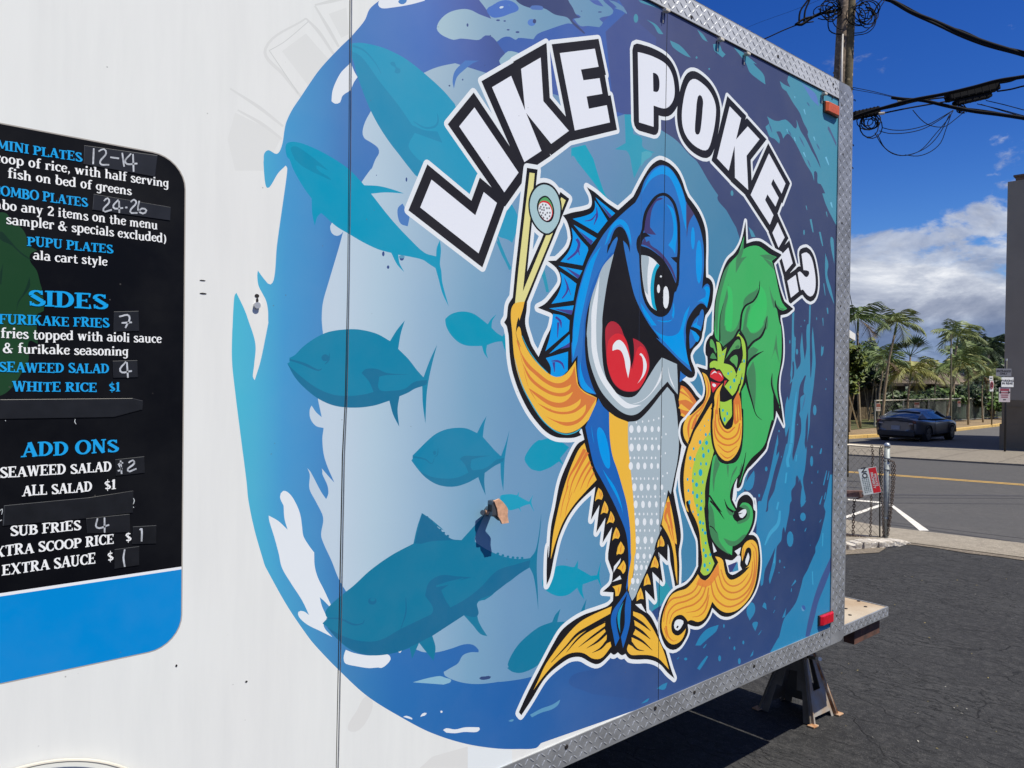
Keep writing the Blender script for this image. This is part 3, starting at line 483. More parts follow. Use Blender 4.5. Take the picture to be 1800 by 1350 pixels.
fill(FI, INK, 'n 640,1135! 700,1115 780,1168! 700,1180 660,1260 650,1350 o 660,140! 610,180! 590,80 n 600,1350! 588,1260 605,1180'); fill(FI, INK, 'o 1042,240! 1090,240 1140,230! 1140,330! 1100,300')
fill(FI, WHT, 'o 655,212! 740,225 820,270 895,350! 830,430 790,600 800,780 855,945! 790,900 730,800 690,650 665,450 655,300'); fill(FI, GRY, 'o 655,212! 740,225 757,260 740,400 735,560 745,740! 700,680 672,480 660,330')
fill(FI, (10,166,200), 'o 862,320! 895,350! 850,430 825,560 820,700 835,850 860,945! 810,910 785,800 775,650 790,500 820,390')
oval(FI, WHT, 'o', 978, 770, 42, 150); oval(FI, WHT, 'o', 882, 657, 20, 57); oval(FI, WHT, 'o', 913, 494, 14, 14)
stroke(FI, INK, 'o 1520,940 1470,885 1430,880 1370,940 1310,1030 1270,1140 1262,1300 p 1410,100 1412,250 1440,400 1480,530', [5, 5.5, 4.5, 4.5, 5])
fill(FI, SKY, 'o 1390,835! 1450,790 1500,760 1500,680 1480,650! 1520,620 1555,660 1550,760 1518,905! 1490,850 1440,820'); fill(FI, BLU, 'o 1420,1000! 1360,1060 1310,1160! 1380,1170 1440,1215! 1475,1060 1478,960 1455,925'); fill(FI, SKY, 'o 1330,1140 1380,1100 1400,1040 1390,1130 1440,1160 1420,1200!')
stroke(FI, INK, 'o 1300,1170 1370,1190 1450,1240', [3, 5, 4]); fill(FI, BLU, 'p 1450,-10! 1520,30 1572,95! 1530,150 1480,220 1445,250! 1438,100'); fill(FI, SKY, 'p 1460,0! 1520,30 1572,95! 1540,160 1500,100')
# dorsal spines
for s_ in ('k 1390,690! 1440,760! 1560,960! 1430,1125! 1100,935! 1280,890 1370,840 1395,770', 'k 1400,650! 1660,860! 1590,925! 1440,720!', 'k 1110,1010! 1415,1190! 1340,1280! 1200,1120!', 'k 1085,1050! 1200,1200 l 1300,110! 1305,150! 1230,350! 940,300! 1050,160 1100,0', 'l 910,355! 1228,415! 1170,525!', 'l 930,430! 1060,520 1150,590! 1110,810! 820,855! 900,740 950,600 950,500', 'l 790,915! 1115,875! 1085,1000!', 'l 840,985! 980,1015 1060,1075! 1050,1215! m 740,205! 800,0', 'm 1060,-20! 1060,100! 790,240!', 'm 745,295! 1040,210! 1035,460! 960,530 880,545 810,520! 810,420 780,350'): fill(FI, SKY, s_)
for s_ in ('l 1000,370! 1200,480! 1170,525!', 'l 850,920! 1105,940! 1085,1000!', 'k 1460,730! 1620,900! 1590,925!', 'k 1180,1090! 1370,1230! 1340,1280!', 'm 1060,90! 1060,150! 930,180!'): fill(FI, (66,66,140), s_)
for s_, w_ in (('k 1415,780 1420,900 1380,1015', [1, 4, 1]), ('k 1255,965 1350,945 1415,860', [.8, 3, 1]), ('l 1150,0 1185,60 1150,170 1030,275', [5, 5, 4, 3]), ('l 1170,120 1190,215', [4, 1]), ('l 990,510 1035,640 1010,720 960,785', [1, 4, 2]), ('l 1030,600 1075,740', [2, 1]), ('l 875,1030 935,1080 950,1170', [4, 4, 1]), ('l 910,1100 900,1300', [4, 1]), ('m 815,335 900,335 960,370 990,445', [1, 4, 4, 1]), ('m 850,350 862,480', [5, 1])): stroke(FI, (66, 64, 146), s_, w_)
# torso
fill(FI, NVY, 'm 1440,825! 1500,930 1582,1010! q 740,80 745,200 770,350 820,480 870,650 910,800 935,950 948,1100 955,1350 r 1285,160 1283,300 1245,440! 1240,400! 1262,250 1262,60 q 900,1100 830,920 760,770 660,580 590,450 540,250 500,60!')
fill(FI, YEL, 'p 380,1080! 480,1150 632,1212! q 922,100 925,250 945,450 965,650 985,900 998,1150 1000,1300 r 1320,200 1290,380 1262,450! 1262,300 1290,130 q 950,1300 945,1100 930,950 905,800 865,650 815,480 770,350 745,200 737,50')
fill(FI, GRY, 'p 632,1212! 760,1190 900,1060 1050,870 1148,750! 1235,850! 1270,1050 1295,1350 q 1420,100 1425,250 1410,400 1380,550 1345,725! 1318,680! 1300,780 1265,930 1240,1040! 1255,1060! 1200,1200 1180,1280! r 1530,30! 1480,150 1430,270 1370,400 1330,500 1300,540! 1275,480 1270,430 1310,300 1325,100 q 998,1300 998,1150 985,900 965,650 945,450 925,250 922,100')
for y, xs, rx in ((80,(955,1028,1092,1160,1225),22),(262,(957,1028,1094,1162,1226),22),(445,(950,1022,1088,1155,1218),21),(655,(985,1055,1122,1190,1258),21),(825,(998,1070,1135,1202,1270),20),(998,(1012,1085,1152,1215),20),(1178,(1018,1092,1158),20)):
    for k_, x in enumerate(xs): oval(FI, WHT, 'q', x, y, rx - 2.2 * k_, 40 - 3 * k_)
for y, xs in ((100,(1355,1418,1478)),(210,(1340,1392,1440)),(345,(1307,1355))):
    for k_, x in enumerate(xs): oval(FI, WHT, 'r', x, y, 18 - 3 * k_, 32 - 4 * k_)
for y, xs in ((175,(952,992,1035,1072,1113,1160,1200)),(365,(945,985,1028,1068,1107,1155,1195)),(570,(967,1005,1048,1085,1127,1172,1215)),(748,(983,1022,1068,1105,1148,1192,1240)),(920,(993,1035,1078,1115,1158,1205)),(1083,(1005,1042,1087,1135,1185)),(1257,(1010,1045,1092,1132))):
    for k_, x in enumerate(xs): oval(FI, WHT, 'q', x, y, (9, 9, 7, 6, 7, 9, 8)[k_], 14)
for x, y in ((1253,160),(1297,130),(1248,348),(1292,318),(1266,545),(1310,515),(1285,718)): oval(FI, WHT, 'q', x, y, 7, 12)
for x, y in ((740,1220),(822,1208),(902,1200),(968,1188),(1035,1165),(1095,1143)): oval(FI, WHT, 'p', x, y, 9, 16)
for x, y in ((1350,20),(1385,22),(1432,18),(1470,20),(1345,155),(1380,155),(1420,155),(1455,155),(1320,280),(1350,280),(1385,280),(1298,420),(1322,430)): oval(FI, WHT, 'r', x, y, 6, 10)
fill(FI, SKY, 'q 560,40! 570,150 610,300 660,450 740,620 810,750 860,870 880,960! 850,800 790,650 700,520 640,420 600,280 575,150'); fill(FI, SKY, 'q 640,60 690,120 730,260 745,400 735,470 700,450 650,330 620,180 618,90')
# left pelvic fin, finlets, tail
fill(FI, YEL, 'q 492,218! 440,275 375,410 320,560 265,740 215,950 180,1130 160,1330 r 495,130! q 205,1200 280,1000 380,840 500,700 612,582! 575,490 535,370')
for s_, w_ in (('q 495,280 420,420 340,560 310,700', [6, 5, 3, .6]), ('q 520,310 440,460 370,610 330,780', [6, 4, 2, .6]), ('q 545,400 470,520 410,650 385,710', [4, 3, .6]), ('q 565,450 500,560 450,680', [4, 2.5, .5]), ('q 585,510 540,590 515,660', [3, 2, .5]), ('q 330,640 280,800 250,960', [1.5, 1.5, .5]), ('q 370,700 320,840 300,950', [.5, 1.5, .5])): stroke(FI, ORG, s_, w_)
fin_ = ['q 630,660! 660,690 675,740 660,780! 625,770 595,795! 610,720', 'q 690,790! 715,830 728,880 715,915! 680,905 652,925! 670,850', 'q 750,890! 775,930 790,975 775,1010! 740,1000 710,1022! 735,950', 'q 805,1050! 830,1090 842,1135 825,1165! 790,1160 765,1185! 780,1110', 'q 850,1190! 875,1230 885,1275 870,1310! 840,1300 810,1330! 820,1250', 'r 1170,0 1220,0 1218,50 1195,80! 1145,75!', 'r 1215,140! 1238,190 1230,250 1210,275! 1185,235 1155,220! 1180,190', 'r 1105,400! 1195,375! 1185,440 1165,490! 1135,495! 1130,430',
        'w 125,345! 150,390 158,440 145,455! 110,450 85,465! 95,400', 'w 62,545! 85,590 100,640 90,670! 55,655 20,665! 35,610', 'r 1450,270! 1470,320 1485,380! 1455,378 1415,395! 1425,320', 'r 1385,410! 1405,470 1415,525! 1380,522 1345,545! 1350,480']
for s_ in fin_: fill(FI, YEL, s_)
for s_ in ('q 640,690 650,760','q 655,700 665,750','q 690,820 680,890','q 705,840 700,900','q 760,920 745,985','q 770,940 765,995','q 815,1080 800,1145','q 825,1100 818,1150','q 860,1220 845,1285','r 1190,20 1185,65','r 1215,175 1200,235','r 1170,400 1160,470','w 125,380 115,440','w 135,390 132,445','w 65,580 52,645','w 75,590 75,655','r 1450,310 1440,370','r 1385,450 1375,510'): stroke(FI, ORG, s_, [.6, 1.6, .6])
fill(FI, YEL, 'q 1322,742! 1355,880 1385,1050 1405,1220 w 262,420 280,600 285,830! 262,700 245,520 205,370 130,235! q 1265,960 1285,850')
for s_, w_ in (('q 1320,800 1325,900 1370,1080', [7, 5, .6]), ('q 1310,860 1290,960 1340,1060', [5, 4, .6]), ('w 170,150 195,250 240,400', [1, 2.5, .5]), ('w 190,100 225,260 262,450', [1, 2.5, .5])): stroke(FI, ORG, s_, w_)
for s_ in ('r 1180,290! 1195,325! 1100,355!', 'r 1330,575! 1390,570! 1440,660! 1380,620!', 'r 1190,118! 1180,160! 1115,262! 1120,200!', 'gg 0,0 0,0 0,0'):
    if not s_.startswith('gg'): fill(FI, WHT, s_)
fill(FI, YEL, 'r 1100,595! 950,660 800,740 700,830 600,950 520,1060 440,1180 370,1330 s 325,635! 400,530 500,410 600,320 680,275 760,262 830,275 900,320 960,330 1010,310 r 1095,990! 1085,945! 1045,965! 1050,880! 1030,820! 1035,740! 1085,665!')
for s_, w_ in (('r 1090,690 900,790 760,870 640,1000 500,1150', [8, 6, 3, 1]), ('r 1045,745 860,840 760,920 650,1050', [2, 4, 3, .6]), ('r 1050,790 900,900 770,1000', [4, 3.5, .5]), ('r 1055,850 960,940 850,1010', [5, 4, .5]), ('r 1060,930 990,1010 905,1055', [5, 3.5, .5])): stroke(FI, INK, s_, w_)
fill(FI, YEL, 'r 1310,645! 1400,680 1470,760 1520,840 1570,940 1620,1060 1665,1220! 1620,1170 1560,1110 1480,1080 1380,1075 1290,1075 1255,1040 1250,1010 1265,970! 1300,990! 1295,900! 1330,830! 1325,760! 1310,690!')
for s_, w_ in (('r 1300,700 1400,765 1485,840', [6, 5, .6]), ('r 1310,790 1400,850 1480,920', [5, 5, .8]), ('r 1290,880 1400,940 1500,1030', [6, 4, .6]), ('r 1285,950 1350,1020 1420,1035', [5, 3.5, .6])): stroke(FI, INK, s_, w_)
fill(FI, NVY, 'r 1250,440! 1180,540 1110,640 1090,740 1110,860 1135,990! 1175,910! 1150,800 1145,700 1190,580 1250,470'); fill(FI, NVY, 'r 1255,450! 1230,600 1225,780 1190,900! 1210,1010! 1245,900 1280,750 1290,540! 1270,480'); fill(FI, (20,150,190), 'r 1215,550! 1160,660 1160,770 1182,860! 1180,740 1190,640')
# right arm
fill(FI, ORG, 'p 1325,730! 1380,750 1450,820 1550,970! 1480,1060 1390,1170! 1330,1130! 1300,960! 1300,910!')
for s_, w_ in (('p 1305,880 1400,900 1490,970', [14, 6, .5]), ('p 1310,1000 1380,1040 1450,1070', [9, 6, .5]), ('p 1330,1110 1370,1130 1400,1150', [5, 3, .5]), ('p 1330,780 1400,840 1450,900', [6, 3, .5])): stroke(FI, YEL, s_, w_)

# ---- green-haired mermaid
ME = 'cartoon_mermaid_print'
mer = 'j 622,275! 632,495! 700,472 760,472 820,505 880,550 975,602! t 1450,368! 1355,475! 1390,620 1440,820 1490,970! 1608,1072! 1530,1135 1445,1155! u 1440,0 1465,150 1478,350 1470,550 1430,750 1420,950 1450,1150 ee 650,990! 500,700! 490,800 450,950 400,1100 330,1330 ff 300,100 160,270 0,440 v 1010,780 960,870 880,1040 870,900! 830,1000 805,1190! 860,1300! 880,1200 930,1140 1000,1120 1070,1190 1110,1340 w 1045,0 1058,100 1050,200 1020,290 990,340! 1040,342 1080,390 1105,550 1100,700 1070,850 1010,970 920,1070 840,1130 780,1150 720,1140 670,1100 630,1060! 600,1140 550,1210 490,1245 430,1238 385,1218! gg 280,60 240,150 190,215 130,240 70,215 30,150 0,60! w 110,1200 130,1100 170,1000 220,920 280,870 330,850 380,820 440,750 490,650! 485,400 450,300 390,150 350,50 v 200,1350 150,1200 115,1000 120,800 160,620 197,490! 150,430 118,300 140,180 u 190,1330 340,1140 420,1050 445,930 430,840 400,740 340,635! 475,675! 478,560 470,480 450,420 460,320 490,260 545,215! 560,150 t 555,1350 570,1000 600,850 660,620 740,430 840,330 920,180'
sil(ME, [mer], .0105)
fill(ME, GRN, 't 960,110! 945,290! 1000,260 1080,238 1150,245 1220,290 1290,345 1390,388! 1325,440! 1345,500 1380,640 1410,800 1450,960 1480,1015 1528,1070! 1470,1095 1390,1060! 1425,1250 u 1445,100 1455,300 1450,500 1425,680 1400,800 1395,950 1435,1190! 1345,1000! 1345,1350 v 1330,130 1285,280 1240,440 1180,530 1060,640 980,760 905,970! 900,850! 830,950 780,1080 780,1200 850,1330! w 820,110! 850,190 910,220 960,190 975,120 950,50 900,60! 930,20 990,30 1025,80 1030,180 1000,280 950,360 880,430 830,452! 825,540! 720,470 650,390 605,290 598,150 v 490,1250 500,1130 510,950 530,760 555,620 590,590! 640,690 740,715 850,690 920,560 945,350 u 940,1350 930,1150 925,960! 980,850! 985,700 990,450 970,290 905,180! 800,290 700,390! 660,330 630,300 580,250 570,100 t 575,1200 595,1000 640,800 700,600 790,450 880,350 930,200')
for s_ in ('t 930,260! 960,130! 950,300 920,400! 1000,380! 940,440 850,600! 860,400', 't 1165,365! 1290,355 1380,388! 1320,435! 1240,410', 't 780,450! 700,570 640,750 590,950 575,1200 u 580,100 600,240! 612,100 t 615,1200 640,950 700,700!', 't 755,730! 750,900 710,1100 715,1350 u 740,150 780,180 850,130 905,0! 905,150 800,290 700,380! 655,300 645,100 t 640,1300 660,1100 700,950', 't 1165,740! 1120,820 1020,880 960,950 945,1050! 1010,1010 1080,950 1140,870', 't 940,1350! 990,1080 1040,1020 1010,1150 985,1350 u 990,100 1050,190 1130,180 1220,80 1255,0! 1240,120 1180,240 1080,310 1010,390! 960,250 905,150!', 'u 1080,370! 1010,420 1010,560! 1100,480 1150,412!', 'u 1080,560! 1110,700 1115,950 1100,1210! 1050,1000 1020,850 1000,720', 't 1290,760! 1330,900 1380,1000 1440,1060 1500,1070! 1460,1090 1400,1050 1350,1060! 1320,950', 't 1210,400! 1320,460 1360,560! 1280,480', 't 1270,1160 1255,1350 u 1220,60 1180,120! 1240,0',
          'u 1385,200! 1350,420 1310,550! 1370,400! 1430,600! 1400,400', 'u 1335,720! 1350,900 1410,1100! 1360,1010 1320,850', 'v 590,595! 560,750 545,950 560,1100! 580,900 640,720!', 'v 940,620! 870,730 800,850 760,1100! 800,900 870,750 830,730', 'v 730,730! 760,730! 750,900! 735,800', 'v 930,700! 900,800! 890,1000! 940,800', 'w 600,240! 680,310 700,400 800,535! 690,460 620,360', 'w 740,370! 850,400 960,330 930,390 850,448 790,440', 'w 900,60! 950,40 1000,90 990,180 900,230 870,215 960,170 970,100', 'w 600,20! 640,100 660,300! 600,230', 'w 760,20! 820,110 850,80! 830,150 780,110'): fill(ME, GRD, s_)
for s_ in ('t 760,770 810,1000 800,1300 u 790,130 740,170 715,80 t 700,1300 720,1100 750,950', 't 1170,770 1260,1000 1200,1300 u 1130,160 1050,180 1000,90 t 1000,1280 1060,1060 1140,950'): fill(ME, GLI, s_)
for s_, w_ in (('t 1168,700 1150,850 1080,970 980,1030 930,1130 905,1350 u 890,150 820,270 700,370 670,410', [.6, 3, 3.5, 3.5, 3.5, 3]), ('u 905,160 960,250 985,320 1000,450 990,650 965,880', [3, 3.5, 3.5, 3, 2]), ('t 1265,1170 1240,1300 u 1240,120 1180,240 1080,310 1000,410', [.6, 2, 4, 4, 4]), ('u 1218,428 1120,480 1030,560 990,650', [.6, 4, 4, 3]), ('u 975,740 1010,900 1060,1080 1120,1270 1190,1335', [5, 3.5, 2, .8]), ('u 1330,720 1320,850 1360,1010 1420,1160', [.6, 2.5, 3, 3]), ('u 640,300 640,50 t 650,1150 690,1000', [2.5, 1.5, .5]), ('t 1370,960 1380,1040 1430,1100', [1, 3, 4]), ('v 985,560 960,700 925,830 880,980', [.6, 2, 4.5, 3]), ('v 500,1130 560,1220 660,1350', [3, 2.5, 1.5]), ('v 700,1180 740,1290 820,1350', [.6, 3, 4]), ('w 610,0 680,80 750,185', [3, 3, .6]), ('w 605,250 640,270 675,320', [2, 1.6, .5])): stroke(ME, INK, s_, w_)
fill(ME, WHT, 'w 885,125! 920,95 960,85 968,120 930,170 905,165!'); stroke(ME, INK, 'w 870,130 900,130 930,120', [3, 2, .5]); fill(ME, WHT, 'v 870,905! 855,1000 865,1100 850,1200! 820,1180! 835,1050'); fill(ME, WHT, 'w 630,410! 675,500! 645,515!'); fill(ME, WHT, 'w 850,500! 915,460! 900,530! 885,540!')
# face
fill(ME, LIM, 'u 585,305! 640,320 668,435! 765,350 830,280 885,195! 960,290 985,450 975,650 945,850 912,930! 890,1000 805,1040! 800,1100! 790,1060! 700,1050 650,1020 670,940 765,815! 700,760 640,700 560,650 510,650! 510,590 560,555 612,565!')
fill(ME, INK, 'u 520,225 555,240 590,300 605,400 612,545! 540,545 490,565! 475,500 455,480 450,420 465,320 490,260'); fill(ME, (92,166,88), 'u 520,270 555,300 585,400 590,460 555,390 515,370'); fill(ME, (74,140,84), 'u 510,520! 545,450 580,490 600,530! 550,530')
fill(ME, INK, 'u 730,385! 800,290 860,235 905,240 930,350 945,480 930,560 900,620 870,700 857,735! 820,650 770,610 690,590! 705,500'); fill(ME, (86,160,90), 'u 765,420 820,330 870,275 905,290 908,380 880,400 820,410 740,500 712,540!'); fill(ME, (60,118,74), 'u 840,380 880,350 900,370 870,400'); fill(ME, (92,166,88), 'u 770,545 820,490 860,480 878,540 862,650! 830,600')
stroke(ME, INK, 'u 900,430 940,410', [3, 1]); stroke(ME, INK, 'u 905,500 945,480', [3, 1]); stroke(ME, INK, 'u 900,580 945,570', [3, 1]); stroke(ME, INK, 'u 860,740 850,780', [2, .6]); stroke(ME, INK, 'u 905,880 935,720', [2.5, .5]); stroke(ME, INK, 'u 650,1020 690,1065 770,1065 860,980 900,860', [5, 5, 5, 4, 2.5])
for q_ in ((830,815,16,28),(750,725,12,20),(780,905,12,22),(900,670,10,20),(960,560,10,26),(790,700,8,10),(640,490,6,10),(685,470,6,12),(935,790,8,18)): oval(ME, DOT, 'u', *q_)
fill(ME, INK, 'u 500,760! 515,690 560,642 600,668 640,668 680,730 708,780! 770,815! 720,830! 690,870! 640,850 550,995! 518,900'); fill(ME, RED, 'u 510,770! 520,700 560,670 600,700 630,685 670,740 690,790 650,830 600,820 560,800'); fill(ME, RED, 'u 520,830! 580,845 650,850! 600,910 548,980! 525,900'); fill(ME, (200,60,66), 'u 700,820! 735,815! 690,910!')
for s_ in ('u 520,745! 570,690 605,722! 570,712', 'u 618,715! 650,728 672,780! 650,745', 'u 540,860 590,872 568,905'): fill(ME, WHT, s_)
# sleeves and body
fill(ME, YEL, 'v 480,0! 380,170 290,320 230,480 190,650 165,850 165,1000 180,1180 220,1350 w 380,0 420,100 470,200 500,300 515,450 530,600 512,700! 540,735 570,738 610,710 652,620! 620,540 585,400 560,200 545,0 v 440,1300 445,1050 475,880 510,740 565,540! 540,350 525,150 535,0! u 550,1090!')
fill(ME, (166,202,74), 'v 530,200! 500,300 430,400 340,560 300,700 275,850 280,1050 300,1200 330,1350 w 440,50 480,120 500,250 520,400 535,600 515,690 540,735 570,738 610,710 652,620! 620,540 585,400 560,200 545,0 v 440,1300 445,1050 475,880 510,740 565,540! 540,350')
for q_ in ((425,607,18,32),(385,830,26,48),(333,990,20,30),(340,1140,18,34),(390,1305,18,30),(250,640,18,28),(305,655,14,24),(380,430,18,30),(465,437,20,30),(455,330,14,24),(490,545,14,26),(415,515,12,24),(390,715,12,24),(460,715,14,24),(215,920,12,22),(283,940,14,24),(240,1220,14,32),(285,1095,14,26),(225,1068,12,22),(310,850,12,22),(400,1205,12,24),(415,955,10,26),(295,515,12,22),(400,1100,10,20),(340,1265,12,24),(438,215,7,14),(385,270,5,12),(490,140,6,12),(252,770,5,14),(505,325,8,20)): oval(ME, DOT, 'v', *q_)
for q_ in ((517,80,13,22),(510,215,12,20),(540,225,10,16),(535,290,10,18),(560,320,12,18),(545,490,10,20),(565,545,13,20),(610,535,10,18),(555,640,12,22),(585,685,12,14),(565,420,10,16),(490,140,10,14),(440,110,6,14),(605,620,8,12)): oval(ME, DOT, 'w', *q_)
fill(ME, YEL, 'u 405,708! 460,740 505,840 518,960 508,1030! 450,1160 380,1330 v 330,200 222,455! 175,380 155,280 165,190 220,80 u 260,1270 350,1190 425,1110 455,1030 462,950 450,860 430,780')
for s_, w_ in (('u 450,760 490,880 480,1020 400,1170 v 270,100 230,200 225,300 240,400', [1, 2.5, 2.5, 2.5, 3, 4, 1]), ('u 440,1130 370,1260 v 310,130 275,260', [.6, 2, 3, 4]), ('v 340,60 300,220', [2, 5])): stroke(ME, ORG, s_, w_)
stroke(ME, INK, 'u 545,985 500,1080 430,1220 v 370,120 290,290 230,450', [4.5, 4.5, 4, 4, 4])
fill(ME, INK, 'u 545,980! 600,930 690,850! 690,880! v 950,0! 950,300 930,480 870,620 780,710 700,715 620,640 560,540 525,380 515,200 530,0')
fill(ME, YEL, 'u 682,850! 640,960 640,1050 635,1350! v 640,120! 690,230 740,262 800,225 822,120! u 820,1080! 885,950! 915,1100 930,1300 v 932,100 930,300 910,460 860,580 780,665 710,675 640,620 580,510 550,350 545,150 u 555,1300 565,1050 600,940')
fill(ME, ORG, 'u 820,1080! 885,950! 910,1100 925,1350! v 900,140 840,200 822,120!')
for s_, w_ in (('v 585,0 585,200 630,320 740,390 860,330 905,180', [2, 3, 3.4, 3, 2.4]), ('v 560,130 595,380 740,470 880,400 925,220', [1, 2.6, 3, 2.6, 1]), ('v 610,460 740,560 870,480', [1, 2.6, 1]), ('v 640,570 740,640 840,580', [.6, 2.4, .6]), ('v 610,0 640,200 740,300 840,230', [1, 2.4, 3, 2]), ('u 620,1000 600,1200 v 600,60', [1, 2.4, 2])): stroke(ME, ORG, s_, w_)
for s_ in ('u 850,1130 860,1350', 'u 880,1130 895,1350'): stroke(ME, YEL, s_, [.8, 2.4, 1])
fill(ME, INK, 'v 625,-20! 640,120 690,230 740,255 790,225 820,130 820,-20!'); fill(ME, LIM, 'u 640,1090! 700,1100 795,1060! v 800,0 795,90 740,160 708,212! 660,110 645,0')
for q_ in ((702,130,16,32),(738,52,12,26),(680,10,14,20)): oval(ME, DOT, 'v', *q_)
stroke(ME, INK, 'u 545,985 555,1150 v 530,0', [4, 4, 4])
# tail fin
fill(ME, YEL, 'w 488,728! 440,800 370,870 290,895 225,935 180,1020 145,1120 130,1230 gg 30,70 65,140 115,182 165,178 215,140 245,80 262,0 w 380,1200! 420,1180 490,1200 550,1170 590,1100 630,1000! 680,1060 740,1100 800,1108 880,1080 960,1010 1020,920 1060,800 1080,650 1085,520 1070,430 1030,388 975,400 935,450 920,530 930,610 955,668! 1000,650! 960,700 900,750 840,780 800,778 765,730 745,640 735,590 700,560 658,552! 690,610! 650,680 605,750! 560,790 512,768!')
fill(ME, (226,138,60), 'w 600,770! 560,790 500,765! 470,830! 560,860! 620,830! 700,720! 690,620! 645,690!')
for s_, w_ in (('w 500,810 440,900 330,950 230,975 165,1070 150,1200', [2, 3, 3, 2.4, 1]), ('w 540,830 480,930 380,990 270,1025 200,1100 175,1230', [2, 3, 3, 2.4, 1]), ('w 570,840 530,950 450,1025 330,1065 240,1115 205,1220', [2, 3, 3, 2.4, 1]), ('w 595,860 570,980 490,1080 370,1108', [2, 3, 2.4, .6]), ('w 600,930 560,1080 500,1140 430,1150', [1, 3, 2, .6]),
   ('w 615,800 650,950 740,1035 830,1045 950,975 1030,840 1065,660 1060,480 1015,420', [2, 3, 3, 3, 3, 3, 2.4, 1.4]), ('w 650,760 700,900 790,975 900,960 1000,860 1045,700 1040,500', [2, 3, 3, 3, 2.4, 1]), ('w 690,720 740,860 820,910 920,880 1010,760 1030,600', [2, 3, 3, 3, 1]), ('w 715,680 760,800 830,845 920,810 990,720', [1.6, 2.6, 2.6, 2, .8]), ('gg 60,0 80,100 130,150 170,140', [3, 3, 2, .6]), ('gg 45,20 70,130', [2, 1]), ('w 940,470 935,540 945,610', [1, 2, .6])): stroke(ME, (210,128,58), s_, w_)
fill(ME, INK, 'w 275,1140 330,1130 380,1180 392,1215 350,1290 290,1335 240,1310 225,1240 240,1180'); fill(ME, WHT, 'w 290,1175 345,1190 330,1240 290,1285 255,1260 260,1200'); stroke(ME, INK, 'w 280,1260 292,1238', [3, 3])
fill(ME, INK, 'w 955,668! 920,620! 940,560 965,480 990,462 1012,480 1015,560 990,640'); fill(ME, WHT, 'w 985,512! 998,560 975,640! 955,610'); fill(ME, WHT, 'w 758,580! 830,590 900,540 905,640! 925,680! 830,735 790,710!'); fill(ME, (56,66,120), 'w 785,640! 860,610! 870,600! 885,690! 800,710!'); fill(ME, (62,140,176), 'w 880,600! 890,690! 825,708!')

# ---- thin lap of the printed vinyl, then the two real gaps between side panels
stroke(mu, (62, 74, 100), 'n 652,560 655,900 o 640,100 632,600 625,1350', [.25, .25], False)
stroke('VOID', 'VOID', 'X 617,-140! 615,0! 613,300! 611,500! 607,700! 602,800! 598,1000! 594,1200! 590,1400!', [1.5, 1.5, 1.3, 1.3, 1.8, 2.2, 2.2, 1.5, 1.3], False)
stroke('VOID', 'VOID', 'X 1175.5,-40! 1173,20! 1168.5,300! 1165,560! 1161.5,800! 1158,1100! 1157,1260!', [1.0], False)
# ------------------------------------------------------------------ food trailer
XL, XR = -2.3, wall(1490, 650)[0]                       # trailer ends
ZB = wall(1460, 1133)[1]; ZT = wall(1475.6, 144)[1]     # lower and upper edge
TIB = wall(1400, 1127.8)[1]; TIT = wall(1300, 83)[1]    # inner edges of the tread-plate trim
TIX = wall(1465.5, 650)[0]
DEPTH = 2.25
T0 = Vector((1.2, WY + 1.1, gz(1.2, WY + 1.1)))
trailer = empty('food_trailer', T0, 'white food trailer with a blue fish mural and a black menu on its side', 'trailer')

MENU = 'menu_board'
def wallrect(x0, x1, z0, z1): return np.array([(x0, z0), (x1, z0), (x1, z1), (x0, z1)])
base_shapes = [([wallrect(XL + .01, XR - .01, ZB + .01, ZT - .01)], 'panel', 'side_panel')]
# faint marks left by lettering that was peeled off
gh = 'side_panel'; keep = SHAPES[:]; SHAPES.clear()
GH1, GH2 = (212, 214, 210), (219, 221, 217)
for s_ in ('a 430,405! 620,265! 800,470! 640,680!', 'a 800,110! 940,60! 960,270! 900,300!', 'a 60,890! 300,1010! 420,1100! 280,1350! 60,1350! 0,1100!'): fill(gh, GH2, s_)
for s_ in ('a 620,145 300,385 450,600 585,770', 'a 620,145 720,250 840,430', 'a 690,45 800,230 880,370', 'a 690,40 820,10 960,-20', 'a 20,700 250,850 440,1000', 'a 80,870 270,980 430,1100'): stroke(gh, GH1, s_, [3, 6, 4])
for s_ in ('a 330,400 450,330 640,170', 'a 330,400 560,740'): stroke(gh, (204,206,202), s_, [1.4, 1.4])
fill(gh, (219,219,215), 'g 380,780 300,900 230,1040 300,1060 380,980 430,840'); fill(gh, (219,219,215), 'g 1180,1180! 900,1260! 800,1350! 1180,1350!'); fill(gh, (226,231,232), 'g 1180,1180! 1530,1205! 1530,1350! 1180,1350!')
ghost = SHAPES[:]; SHAPES.clear()
# menu board
xr = wall(322, 650)[0]; zt = wall(20, 221.5)[1]; zb = wall(20, 1197)[1]; zs = wall(20, 1040)[1]; rr = .06; xl = -1.3
def rrect(x0, x1, z0, z1, r):
    q = []
    for cx, cz, a in ((x1 - r, z0 + r, -90), (x1 - r, z1 - r, 0), (x0 + r, z1 - r, 90), (x0 + r, z0 + r, 180)):
        for k in range(9): q.append((cx + r * math.cos(math.radians(a + k * 11.25)), cz + r * math.sin(math.radians(a + k * 11.25))))
    return np.array(q)
board = rrect(xl, xr, zb, zt, rr)
SHAPES.append(([offset(board, .0022)], (168, 162, 154), MENU))
SHAPES.append(([board], (0, 134, 206), MENU))
top = np.array([(p[0], max(p[1], zs)) for p in board]); _, ix = np.unique(np.round(top, 5), axis=0, return_index=True); top = top[np.sort(ix)]
SHAPES.append(([np.array([(p[0], max(p[1], zs - .0055)) for p in board][:: -1][:: -1])], (232, 234, 236), MENU))
SHAPES.append(([top], (11, 12, 17), MENU))
